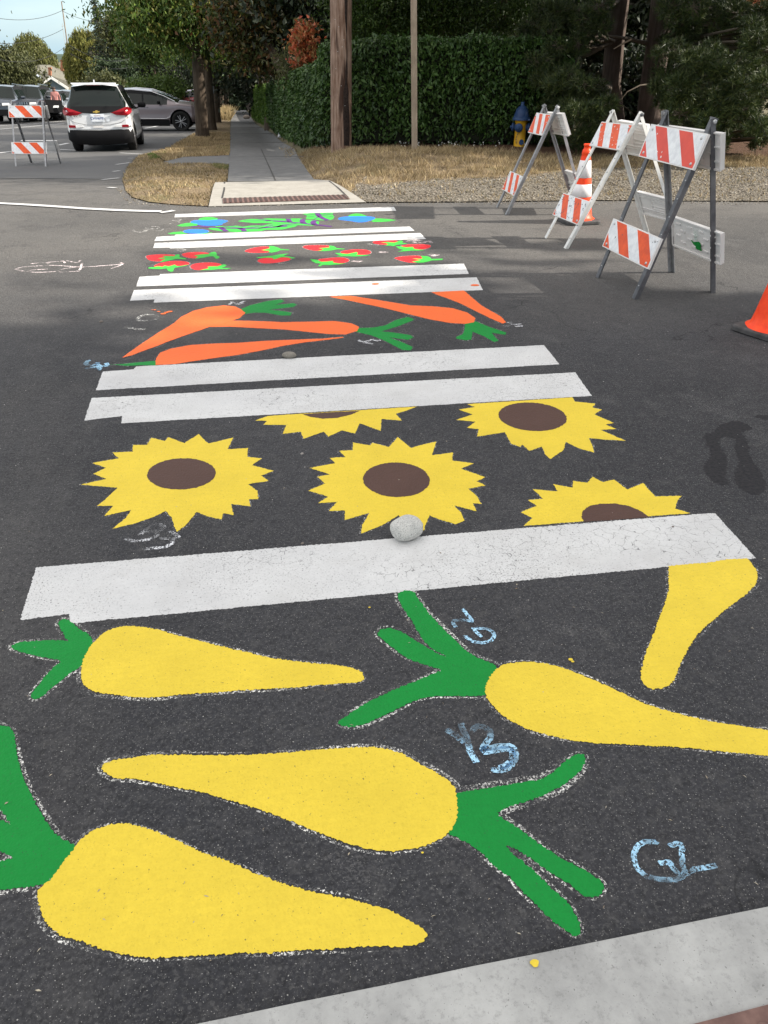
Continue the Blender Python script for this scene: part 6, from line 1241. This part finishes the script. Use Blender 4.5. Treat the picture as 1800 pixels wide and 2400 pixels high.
ht, ip, S, ys = car('hatchback', 'white electric hatchback seen from behind, stopped on the street left of the trees', loc, hd, H, M['cwhite']); ht.rotation_euler = (math.atan(slope), 0, hd); ht.scale = (1.0, 1.0, 1.07)
MH = ht
def lmb(name, m_, fn, parent=None, sm=None):
    mb = MB(); fn(mb); o = mb.build(name, m_, parent or MH, local=True, smooth=sm); return o
yb = -2.066
def skirt(mb):
    secs = [(-.885, -1.86), (-.85, -1.98), (-.78, yb+.0), (-.6, yb-.015), (0, yb-.02), (.6, yb-.015), (.78, yb+.0), (.85, -1.98), (.885, -1.86)]; vs = []
    for i, (x, y) in enumerate(secs):
        e_ = abs(x)/.885; vs += [(x*.93, y+.10, .17+.05*e_**3), (x*1.004, y-.01, .30), (x*1.006, y-.012, .46), (x*.99, y-.002, .52+.02*e_)]
    mb.add(vs, [(4*i+k, 4*i+k+1, 4*i+5+k, 4*i+4+k) for i in range(8) for k in range(3)], 0, True)
lmb('rear_bumper_skirt', M['black'], skirt)
# tailgate: black glass surround curve, crease, lamps
lmb('tailgate_trim', M['black'], lambda mb: mb.slab([(-.72, yb-.004, .985), (-.50, yb-.012, .93), (0, yb-.014, .90), (.50, yb-.012, .93), (.72, yb-.004, .985), (.66, -2.03, 1.07), (-.66, -2.03, 1.07)], (0, .03, 0)))
for s_ in (1, -1):
    def tl(mb):
        a = [(s_*.36, yb-.016, .92), (s_*.50, yb-.018, .87), (s_*.70, yb-.012, .86), (s_*.83, -2.045, .87), (s_*.895, -1.86, .93), (s_*.90, -1.74, 1.00), (s_*.86, -1.86, 1.03), (s_*.80, -2.0, 1.06), (s_*.64, -2.045, 1.01)]
        c = Vector((s_*.72, yb-.06, .95)); mb.add([c]+[Vector(q)+Vector((s_*.022, -.03, 0)) for q in a], [(0, i+1, (i+1) % 9+1) if s_ > 0 else (0, (i+1) % 9+1, i+1) for i in range(9)])
    lo = lmb('tail_lamp', M['lampred'], tl); WM[lo.name] = WM[MH.name]
    lmb('bumper_reflector', [M['lampred'], M['lampwhite']], lambda mb: (mb.slab([(s_*.80, yb-.006, .59), (s_*.62, yb-.02, .585), (s_*.62, yb-.02, .64), (s_*.80, yb-.006, .65)], (0, .03, 0), 0), mb.slab([(s_*.615, yb-.02, .585), (s_*.40, yb-.02, .60), (s_*.46, yb-.02, .64), (s_*.615, yb-.02, .64)], (0, .03, 0), 1)))
plate_at(MH, 'CWH6991', (0, yb-.022, .80)); lmb('plate_frame', M['platew'], lambda mb: mb.box((0, yb-.014, .80), (.36, .012, .19)))
lmb('badge', M['gold'], lambda mb: mb.slab([(-.085, yb-.028, .958), (-.03, yb-.028, .958), (-.022, yb-.028, .978), (.035, yb-.028, .978), (.03, yb-.028, .962), (.085, yb-.028, .962), (.07, yb-.028, .932), (.028, yb-.028, .932), (.02, yb-.028, .912), (-.035, yb-.028, .912), (-.028, yb-.028, .930), (-.10, yb-.028, .930)], (0, .012, 0)))
Mx = Matrix.Translation((-.52, yb-.012, .845)) @ Matrix.Rotation(math.pi/2, 4, 'X'); text_mb('BOLT EV', .055, Mx).build('model_badge', M['black'], MH, local=True)
lmb('tailgate_seam', M['black'], lambda mb: mb.tube([(-.80, yb+.02, .80), (-.62, yb-.004, .70), (-.3, yb-.004, .645), (0, yb-.004, .635), (.3, yb-.004, .645), (.62, yb-.004, .70), (.80, yb+.02, .80)], .004, 5))
lmb('bumper_sticker', M['bback'], lambda mb: mb.box((-.02, yb-.006, .60), (.27, .006, .045)))
lmb('chrome_strip', M['chrome'], lambda mb: mb.bar((-.62, yb-.015, .545), (.62, yb-.015, .545), .012, .012, (0, 0, 1)))
lmb('roof_spoiler', M['cwhite'], lambda mb: mb.slab([(-.60, -1.74, 1.575), (.60, -1.74, 1.575), (.54, -1.87, 1.55), (-.54, -1.87, 1.55)], (0, 0, .022)))
lmb('third_brake_light', M['lampred'], lambda mb: mb.box((0, -1.84, 1.545), (.34, .05, .012)))
lmb('antenna', M['cwhite'], lambda mb: mb.slab([(-.02, -1.42, 1.60), (-.02, -1.56, 1.60), (-.012, -1.56, 1.67), (-.012, -1.52, 1.67)], (.03, 0, 0)))
lmb('sticker', M['platew'], lambda mb: mb.lathe([(.055, 0), (.055, .003)], 14, Matrix.Translation((.27, yb-.006, .77)) @ Matrix.Rotation(math.pi/2, 4, 'X')))
for s_ in (1, -1): lmb('door_handle', M['cwhite'], lambda mb: [mb.bar((s_*.885, y_, .88), (s_*.895, y_+.18, .88), .025, .03, (0, 0, 1)) for y_ in (-.55,)]); lmb('door_handle', M['cwhite'], lambda mb: mb.bar((s_*.885, .40, .87), (s_*.895, .58, .87), .025, .03, (0, 0, 1)))
# --- taupe crossover crossing behind it
SUV = dict(hw=.96, wheels=[-1.52, 1.52], wr=.385, mirror=.72, side=[(-1.75, -1.02), (-.95, .02), (.08, 1.02)], top=[(-2.30, -1.85, 'r'), (.62, 1.45, 'w')],
 st=[(-2.42, .42, .98, 1.05, .80, .72), (-2.3, .36, 1.06, 1.14, .92, .74), (-1.9, .30, 1.06, 1.46, .95, .64), (-1.4, .27, 1.04, 1.55, .96, .62), (-.4, .26, 1.02, 1.59, .96, .62), (.4, .26, 1.01, 1.52, .96, .61), (1.0, .27, 1.01, 1.30, .96, .64), (1.45, .30, 1.04, 1.12, .96, .76), (2.0, .36, 1.0, 1.06, .95, .72), (2.3, .42, .90, .96, .88, .66), (2.45, .46, .74, .80, .72, .6)])
wf = W(428, 307); wr_ = Vector((wf.x-3.04*math.cos(R(-8)), wf.y+3.04*math.sin(R(8)), 0)); hds = R(-90)-AZ*.0+R(-4)
fv = Vector((-math.sin(hds), math.cos(hds), 0)); loc = wf-fv*1.52+Vector((-fv.y, fv.x, 0))*.96*-1
loc = wf-fv*1.52+Vector((-fv.y, fv.x, 0))*(.83); loc.z = gz(loc.x, loc.y)+.02
st_, ip2, S2, ys2 = car('crossover', 'taupe crossover facing right, half hidden behind the white hatchback', loc, hds, SUV, M['ctaupe'])
MH = st_
for s_ in (1, -1):
    lmb('sill_strip', M['chrome'], lambda mb: mb.tube([(s_*.965, -1.0, .52), (s_*.97, .95, .50), (s_*.965, 1.1, .56)], .012, 6)); lmb('window_line', M['chrome'], lambda mb: mb.tube([(s_*.635, -1.6, 1.50), (s_*.625, -.4, 1.565), (s_*.625, .3, 1.51), (s_*.68, .9, 1.32), (s_*.80, 1.35, 1.12)], .012, 6))
    lmb('sill', M['black'], lambda mb: mb.slab([(s_*.93, -1.05, .22), (s_*.93, 1.05, .22), (s_*.955, 1.05, .46), (s_*.955, -1.05, .48)], (s_*.015, 0, 0)))
    lmb('headlamp', M['lampwhite'], lambda mb: mb.slab([(s_*.80, 2.32, .88), (s_*.90, 2.2, .92), (s_*.90, 2.22, .62), (s_*.84, 2.34, .60)], (s_*.012, .02, 0))); lmb('door_handle', M['chrome'], lambda mb: mb.bar((s_*.955, .05, .93), (s_*.965, .25, .93), .02, .03, (0, 0, 1)))
lmb('front_bumper', M['black'], lambda mb: mb.box((0, 2.38, .42), (1.6, .22, .2))); lmb('grille', M['black'], lambda mb: mb.box((0, 2.45, .62), (1.1, .04, .22)))
# --- parked cars facing us on the left
JEEP = dict(hw=.97, wheels=[-1.45, 1.45], wr=.39, mirror=.62, side=[(-1.9, -1.1), (-1.02, -.05), (.02, .88)], top=[(-2.35, -2.1, 'r'), (.55, 1.12, 'w')], bm=0,
 st=[(-2.4, .45, 1.02, 1.10, .86, .76), (-2.3, .4, 1.08, 1.3, .93, .74), (-2.05, .36, 1.10, 1.70, .96, .68), (-1.4, .33, 1.10, 1.76, .97, .67), (0, .33, 1.08, 1.78, .97, .67), (.6, .33, 1.07, 1.70, .97, .66), (1.1, .35, 1.07, 1.16, .97, .80), (1.6, .38, 1.06, 1.12, .97, .78), (2.15, .42, 1.02, 1.08, .95, .76), (2.32, .46, .88, .95, .88, .70), (2.38, .5, .72, .8, .8, .62)])
SED = dict(hw=.90, wheels=[-1.35, 1.35], wr=.34, mirror=.55, side=[(-1.5, -.9), (-.82, -.02), (.05, .9)], top=[(-2.0, -1.6, 'r'), (.5, 1.2, 'w')], bm=0,
 st=[(-2.25, .32, .90, .97, .78, .68), (-2.1, .28, .98, 1.06, .87, .68), (-1.6, .25, .99, 1.45, .89, .6), (-.6, .23, .97, 1.55, .90, .6), (.4, .23, .95, 1.50, .90, .58), (1.2, .26, .94, 1.02, .89, .68), (1.8, .3, .86, .92, .87, .66), (2.15, .36, .68, .76, .78, .56), (2.22, .4, .6, .66, .7, .5)])
def parked(nm, label, px, py, P, paint, face=R(180), lat=0, front=True, kind='jeep', heading_off=0):
    """px,py: ground pixel under the nose"""
    g0 = W(px, py); hd_ = face+heading_off; fv = Vector((-math.sin(hd_), math.cos(hd_), 0)); loc = g0-fv*abs(P['st'][-1][0]); loc.z = gz(loc.x, loc.y)
    t, *_ = car(nm, label, loc, hd_, P, paint); global MH; MH = t; L1 = P['st'][-1][0]; hw = P['hw']; big = P is JEEP
    t.rotation_euler = (math.atan(.062) if abs(hd_-math.pi) < .6 else 0, 0, hd_)
    zt_ = .86 if big else .68
    for s_ in (1, -1): lmb('headlamp', M['lampwhite'], lambda mb: mb.slab([(s_*.48, L1+.012, zt_-.06), (s_*.80, L1-.05, zt_-.05), (s_*.82, L1-.08, zt_+.05), (s_*.50, L1+.0, zt_+.05)], (0, .03, 0)))
    lmb('grille', M['black'], lambda mb: mb.box((0, L1+.012, zt_), (.86, .03, .13))); lmb('front_bumper', M['black'], lambda mb: mb.slab([(-hw*.9, L1+.03, .36), (hw*.9, L1+.03, .36), (hw*.82, L1+.05, .62), (-hw*.82, L1+.05, .62)], (0, -.12, 0)))
    if big:
        lmb('grille_bar', M['chrome'], lambda mb: [mb.box((-.36+.12*i, L1+.032, zt_), (.07, .012, .12)) for i in range(1)])
        for i in range(1, 7): lmb('grille_bar', M['chrome'], lambda mb: mb.box((-.36+.12*i, L1+.032, zt_), (.07, .012, .12)))
        lmb('roof_rail', M['chrome'], lambda mb: mb.tube([(-.66, -1.8, 1.78), (-.66, .4, 1.80)], .02, 6)); lmb('roof_rail', M['chrome'], lambda mb: mb.tube([(.66, -1.8, 1.78), (.66, .4, 1.80)], .02, 6))
    return t
parked('parked_suv', 'dark grey sport utility vehicle facing us at the left edge, behind the small barricade', -8, 291.5, JEEP, M['cdark'], heading_off=R(-1))
t2 = parked('parked_suv', 'second dark sport utility vehicle with its door open, right of the leftmost', 56, 287.5, JEEP, M['cblack'], heading_off=R(-1))
MH = t2
lmb('open_door', M['black'], lambda mb: (mb.slab([(-.98, .85, .42), (-1.75, .55, .42), (-1.78, .55, 1.02), (-.98, .85, 1.05)], (.02, .06, 0)), mb.tube([(-.98, .85, 1.05), (-1.05, .5, 1.5), (-1.70, .40, 1.45), (-1.76, .57, 1.02)], .025, 6)))
parked('parked_car', 'pale silver sedan parked behind the open door of the dark one', 108, 284.5, SED, M['csilver'], heading_off=R(-1))
parked('parked_car', 'grey blue car mostly hidden behind the left side of the white hatchback', 143, 281, SED, M['cgrey'], heading_off=R(0))
parked('parked_car', 'red car far down the street with only its left part showing beside the nearest trunk', 466, 263, SED, M['cred'], heading_off=R(180))
# ================================================================== PEOPLE
def person(label, base, H, pose, cols_, head):
    """skinned single surface body; pose: dict joint -> (x,y,z) in units of height"""
    J = ['pelvis', 'chest', 'neck', 'head', 'top', 'ls', 'le', 'lh', 'rs', 're', 'rh', 'lk', 'lf', 'lt', 'rk', 'rf', 'rt']; E_ = [(0, 1), (1, 2), (2, 3), (3, 4), (1, 5), (5, 6), (6, 7), (1, 8), (8, 9), (9, 10), (0, 11), (11, 12), (12, 13), (0, 14), (14, 15), (15, 16)]
    RR = dict(pelvis=.085, chest=.09, neck=.035, head=.06, top=.045, ls=.045, le=.028, lh=.022, rs=.045, re=.028, rh=.022, lk=.042, lf=.028, lt=.024, rk=.042, rf=.028, rt=.024)
    t = thing('person', label, 'person', base, head); me = bpy.data.meshes.new('body'); me.from_pydata([tuple(c*H for c in pose[j]) for j in J], E_, []); o = bpy.data.objects.new('body', me); col.objects.link(o); o.parent = t
    o.modifiers.new('s', 'SKIN'); me.skin_vertices[0].data[0].use_root = True
    for i, j in enumerate(J): me.skin_vertices[0].data[i].radius = (RR[j]*H, RR[j]*H*.8)
    s = o.modifiers.new('d', 'SUBSURF'); s.levels = 1; s.render_levels = 1
    m = mat('clothes', cols_[0], .8); n = NT(m); tcx = n.n('TexCoord'); sp = n.n('SeparateXYZ'); n.l(tcx.outputs['Object'], sp.inputs[0]); c = n.mix(n.rng(sp.outputs['Z'], .50*H, .51*H), cols_[1], cols_[0]); c = n.mix(n.rng(sp.outputs['Z'], .84*H, .85*H), c, (.35, .2, .14)); c = n.mix(n.rng(sp.outputs['Z'], .06*H, .065*H, 1, 0), c, (.02, .02, .02)); n.color(c); me.materials.append(m)
    hb = MB(); hb.lathe([(.001, .96*H), (.055*H, .955*H), (.066*H, .93*H), (.062*H, .90*H)], 12, Matrix.Translation((pose['top'][0]*H, pose['top'][1]*H-.008*H, .015*H))); hb.build('hair', mat('hair', (.03, .02, .015), .8), t, local=True); return t
walkp = dict(pelvis=(0, 0, .53), chest=(0, .01, .74), neck=(0, .01, .84), head=(0, .02, .90), top=(0, .02, .955), ls=(-.10, 0, .80), le=(-.13, -.06, .63), lh=(-.12, .02, .49), rs=(.10, 0, .80), re=(.13, .05, .63), rh=(.12, .14, .52), lk=(-.05, .08, .28), lf=(-.055, .02, .04), lt=(-.055, .10, .02), rk=(.05, .02, .28), rf=(.055, -.14, .05), rt=(.055, -.07, .02))
pw = W(540, 258.5); person('person in dark clothes walking a dog at the far end of the sidewalk', pw, 1.75, walkp, [(.05, .07, .09), (.03, .04, .07)], R(60))
stp = dict(walkp); stp.update(lk=(-.05, .02, .28), lf=(-.055, 0, .04), lt=(-.055, .08, .02), rk=(.05, .02, .28), rf=(.055, 0, .05), rt=(.055, .08, .02), lh=(-.14, .08, .5))
pd = WM[t2.name] @ Vector((-1.35, -.05, 0)); pd.z = gz(pd.x, pd.y); person('person standing behind the open door of the second dark car, legs visible below it', pd, 1.72, stp, [(.45, .20, .18), (.04, .04, .05)], R(180))
def dog(label, base, s, head):
    t = thing('dog', label, 'dog', base, head); me = bpy.data.meshes.new('body'); V = [(0, 0, .55), (0, .35, .58), (0, .55, .72), (0, .68, .80), (0, .84, .76), (0, -.32, .56), (0, -.62, .70), (-.09, .35, .3), (-.09, .33, .03), (.09, .35, .3), (.09, .42, .03), (-.1, -.3, .36), (-.1, -.40, .2), (-.1, -.36, .03), (.1, -.3, .36), (.1, -.36, .2), (.1, -.30, .03)]
    Ed = [(0, 1), (1, 2), (2, 3), (3, 4), (0, 5), (5, 6), (1, 7), (7, 8), (1, 9), (9, 10), (5, 11), (11, 12), (12, 13), (5, 14), (14, 15), (15, 16)]; rr_ = [.14, .16, .09, .09, .045, .12, .025, .06, .03, .06, .03, .08, .04, .03, .08, .04, .03]
    me.from_pydata([tuple(c*s for c in v) for v in V], Ed, []); o = bpy.data.objects.new('body', me); col.objects.link(o); o.parent = t; o.modifiers.new('s', 'SKIN'); me.skin_vertices[0].data[0].use_root = True
    for i, r_ in enumerate(rr_): me.skin_vertices[0].data[i].radius = (r_*s, r_*s)
    o.modifiers.new('d', 'SUBSURF').levels = 1; me.materials.append(mat('dog_fur', (.015, .013, .012), .9))
dg = W(547, 258); dog('black dog on a walk beside the person at the far end of the sidewalk', dg, .8, R(-100))
# bicycle by the street
bp = W(432, 262); t = thing('bicycle', 'pale bicycle standing at the far roadside left of the red car', 'bicycle', bp, R(-30))
for y in (-.5, .5):
    mb = MB(); mb.tube([(0, y+.33*math.cos(a), .34+.33*math.sin(a)) for a in [2*math.pi*i/20 for i in range(21)]], .025, 6); mb.build('wheel', M['tyre'], t, local=True)
mb = MB()
for a, b in (((0, -.5, .34), (0, -.12, .32)), ((0, -.5, .34), (0, -.2, .82)), ((0, -.12, .32), (0, -.2, .88)), ((0, -.12, .32), (0, .34, .78)), ((0, -.19, .78), (0, .34, .84)), ((0, .34, .95), (0, .5, .34))): mb.tube([a, b], .025, 6)
mb.build('frame', M['alu'], t, local=True); mb = MB(); mb.tube([(-.25, .26, 1.0), (0, .34, .97), (.25, .26, 1.0)], .02, 6); mb.build('handlebar', M['black'], t, local=True); mb = MB(); mb.box((0, -.2, .92), (.14, .26, .05)); mb.build('saddle', M['black'], t, local=True)
# ================================================================== FAR BUILDINGS AND POLES
def roof_mat(n_, a, b): return simple_noise_mat(n_, a, b, 3.5, .9, .2)
shing = roof_mat('grey_shingle', (.12, .115, .09), (.18, .17, .135)); brick = simple_noise_mat('chimney_brick', (.28, .11, .06), (.38, .17, .10), 8, .9); bluew = simple_noise_mat('blue_clapboard', (.10, .15, .19), (.13, .18, .22), 2, .8); yel = simple_noise_mat('yellow_clapboard', (.62, .50, .24), (.70, .58, .32), 2, .8); whi = simple_noise_mat('white_trim', (.62, .62, .60), (.72, .72, .70), 2, .6); redw = simple_noise_mat('red_boards', (.16, .02, .02), (.24, .035, .03), 2, .8)
def hpt(x, y, D, dd=0):
    v = A(x, y, D)
    if dd: hv = Vector((v.x, v.y, 0)).normalized(); v = v+hv*dd
    return v
def wallslab(mb, pts, D, th, mi=0, dd=0): q = [hpt(x, y, D, dd) for x, y in pts]; hv = Vector((q[0].x, q[0].y, 0)).normalized(); mb.slab(q, hv*th, mi)
D = 150; b0 = A(120, 235, D); t = thing('house', 'blue gabled house with a grey shingle roof and white trim, behind the parked cars', 'house', (b0.x, b0.y, gz(b0.x, b0.y)))
mb = MB(); wallslab(mb, [(97, 240), (97, 200), (119, 185), (153, 207), (153, 240)], D, 6); mb.build('gable_wall', bluew, t)
mb = MB(); hv = Vector((b0.x, b0.y, 0)).normalized()
f0, f1, f2, f3 = hpt(70, 166, D, 3), hpt(88, 155, D, 9), hpt(117, 155, D, 9), hpt(197, 196, D, 3)
mb.slab([hpt(62, 195, D, 1.5), f0, f1, f2, f3, hpt(197, 205, D, 1.5), hpt(160, 205, D, 1.2), hpt(119, 178, D, 1.2), hpt(90, 200, D, 1.2)], hv*.5); mb.slab([f0, f1, hpt(100, 168, D, 16), hpt(60, 190, D, 14)], hv*.3); mb.slab([f1, f2, hpt(190, 190, D, 16), hpt(60, 190, D, 14)], Vector((0, 0, -.3))); ro = mb.build('roof', shing, t)
mb = MB(); hl = lambda a, b, w_: mb.bar(hpt(*a, D, -.25), hpt(*b, D, -.25), w_, .5, (0, 0, 1)); hl((88, 203), (119, 181), .35); hl((119, 181), (161, 208), .35); mb.build('gable_trim', whi, t)
mb = MB(); mb.slab([hpt(112, 203, D, -.1), hpt(118, 203, D, -.1), hpt(118, 192, D, -.1), hpt(112, 192, D, -.1)], hv*.05); mb.build('window', M['glass'], t)
mb = MB(); mb.slab([hpt(100, 209, D, -1.8), hpt(126, 214, D, -1.8), hpt(126, 224, D, -3), hpt(98, 218, D, -3)], Vector((0, 0, -.15))); mb.build('porch_roof', shing, t)
WM[ro.name] = WM[t.name]
for x, y0, y1, w_, dd in ((117.5, 162, 179, 6, 2.0), (147, 146, 172, 7, 10)):
    mb = MB(); k = mpp(x, y0, D); a, b = hpt(x, y1, D, dd), hpt(x, y0, D, dd); mb.bar(a, b, w_*k, w_*k, CR); mb.bar(b, b+Vector((0, 0, .2)), w_*k*1.25, w_*k*1.25, CR); mb.build('chimney', brick, ro)
D = 135; b0 = A(80, 220, D); hv = Vector((b0.x, b0.y, 0)).normalized(); t = thing('house', 'yellow house with a pale metal roof, mostly hidden by the olive tree', 'house', (b0.x, b0.y, gz(b0.x, b0.y)))
mb = MB(); wallslab(mb, [(38, 235), (38, 180), (88, 180), (91, 235)], D, 6); mb.build('wall', yel, t)
mb = MB(); mb.slab([hpt(98, 179, D, -.6), hpt(30, 182, D, -.6), hpt(40, 163, D, 4), hpt(68, 166, D, 4)], Vector((0, 0, -.25))); ro = mb.build('roof', simple_noise_mat('pale_metal_roof', (.42, .48, .56), (.50, .56, .62), 2, .4), t); WM[ro.name] = WM[t.name]
mb = MB(); mb.bar(hpt(59, 170, D, 3), hpt(59, 148, D, 3), .5, .5, CR); mb.bar(hpt(59, 148, D, 3), hpt(59, 146, D, 3), .75, .75, CR); mb.build('chimney', brick, ro)
mb = MB(); mb.bar(hpt(88.5, 235, D, -.1), hpt(86, 181, D, -.1), .25, .2, CR); mb.build('corner_board', whi, t)
# red fence / building glimpsed far down the street
D = 100; mb = MB(); wallslab(mb, [(395, 242), (395, 226), (470, 222), (470, 242)], D, .3); tag(mb.build('red_fence', redw), 'dark red board fence seen behind the taupe car roof', 'fence')
# white house behind the pines
D = 33; b0 = A(1500, 300, D); hv = Vector((b0.x, b0.y, 0)).normalized(); t = thing('house', 'white house glimpsed between the two pine trunks', 'house', (b0.x, b0.y, gz(b0.x, b0.y)))
mb = MB(); wallslab(mb, [(1440, 330), (1440, -40), (1640, -40), (1640, 330)], D, 3); mb.build('wall', simple_noise_mat('white_clapboard', (.50, .50, .49), (.60, .60, .58), 3, .7), t)
mb = MB(); k = 0
for x0, x1, y0, y1 in ((1495, 1520, 15, 80), (1600, 1625, 10, 70)): wallslab(mb, [(x0, y1), (x0, y0), (x1, y0), (x1, y1)], D, .03, dd=-.02); mb.build('window', M['glass'], t); mb = MB()
mb = MB(); mb.slab([hpt(1420, -60, D, -.5), hpt(1660, -60, D, -.5), hpt(1660, -120, D, 2), hpt(1420, -120, D, 2)], Vector((0, 0, .15))); mb.build('roof', shing, t)
# far utility poles
def far_pole(label, base, top, r, arms=(), mt='polefar', lamp=None, name='utility_pole', ext=0):
    t, p, q = pole(name, label, 'utility pole' if name == 'utility_pole' else 'pole', base, top, r, r*.7, M[mt], seg=10, ext=ext); D = math.hypot(p.x, p.y)
    for x0, y0, x1, y1, w_ in arms: mb = MB(); mb.tube([A(x0, y0, D), A(x1, y1, D)], w_, 6); mb.build('crossarm', M['alu'], t)
    if lamp:
        mb = MB(); mb.tube([A(x, y, D) for x, y in lamp], .05, 6); mb.build('lamp_arm', M['alu'], t); mb = MB(); e_ = A(*lamp[-1], D); k = mpp(*lamp[-1], D); mb.tube([e_-CR*k*1, e_+CR*k*12, e_+CR*k*20], [.05, .12, .04], 8); mb.build('lamp_head', M['alu'], t)
    return t, p, q
far_pole('tall leaning wooden utility pole behind the white hatchback', (177, 243), (144, 3), .16, arms=((147, 38, 155, 42, .05), (150, 60, 144, 62, .04)), lamp=[(163, 102), (175, 93), (195, 86), (208, 84)])
far_pole('thin pale metal pole right beside the tall leaning utility pole', (171, 240), (146, 55), .07, mt='alu', name='conduit_pole')
far_pole('utility pole with a white transformer in front of the dark trees, right of the hatchback', (346, 240), (330, 117), .16, lamp=[(344, 192), (350, 186), (354, 184)])
D = 85; mb = MB(); c = A(328.5, 141, D); mb.lathe([(.001, -.5), (.22, -.48), (.24, 0), (.22, .42), (.001, .5)], 12, Matrix.Translation(c)); tag(mb.build('transformer', M['bwhite']), 'small white transformer can on the utility pole right of the hatchback', 'transformer')
far_pole('short pale post in front of the blue house', (131, 232), (121, 182), .10, name='guy_pole')
far_pole('pale bare pole far behind among the dark trees right of the birch', (270, 200), (263, 125), .16, name='far_pole', mt='alu')
# wires
def wire(label, a, b, D0, D1, sag=.6, r=.012):
    p, q = A(*a, D0), A(*b, D1); mb = MB(); mb.tube([p.lerp(q, k/16)-Vector((0, 0, sag*4*(k/16)*(1-k/16))) for k in range(17)], r, 5); tag(mb.build('wire', M['wire']), label, 'wire', 'overhead wires')
wire('highest overhead wire running left from the top of the leaning pole', (145, 25), (-30, 38), 60, 50, .3); wire('overhead wire running right from the top of the leaning pole to the street tree', (145, 25), (290, 40), 60, 60, .4)
wire('second overhead wire running left across the willow', (148, 68), (-30, 100), 60, 50, .3); wire('third overhead wire running left above the hill', (152, 110), (-30, 132), 60, 50, .5)
wire('black wire sagging right from the leaning pole across the birch', (162, 106), (330, 122), 60, 85, .8, .022); wire('lower overhead wire sagging right from the leaning pole to the transformer pole', (165, 126), (330, 145), 60, 85, .7, .018)
wire('overhead wire running right from the transformer pole into the trees', (330, 130), (470, 150), 85, 60, .5); wire('lower overhead wire running right from the transformer pole', (332, 145), (480, 152), 85, 60, .5)
# distant hill
V = []; F = []; n = 60
for i in range(n+1):
    for j_ in range(7):
        a = R(-50+70*i/n); D = 2600+j_*120; hgt = (math.sin(j_/6*math.pi*.5))*(52+14*mnoise.noise(Vector((i*.16, 2, 0)))+3*mnoise.noise(Vector((i*2.1, j_, 0)))); V.append((math.sin(a)*D, math.cos(a)*D, -78+hgt))
F = [(i*7+j_, (i+1)*7+j_, (i+1)*7+j_+1, i*7+j_+1) for i in range(n) for j_ in range(6)]
tag(np_mesh('far_hill', V, F, simple_noise_mat('wooded_hill', (.03, .05, .035), (.05, .075, .05), .02, .95)), kind='structure')
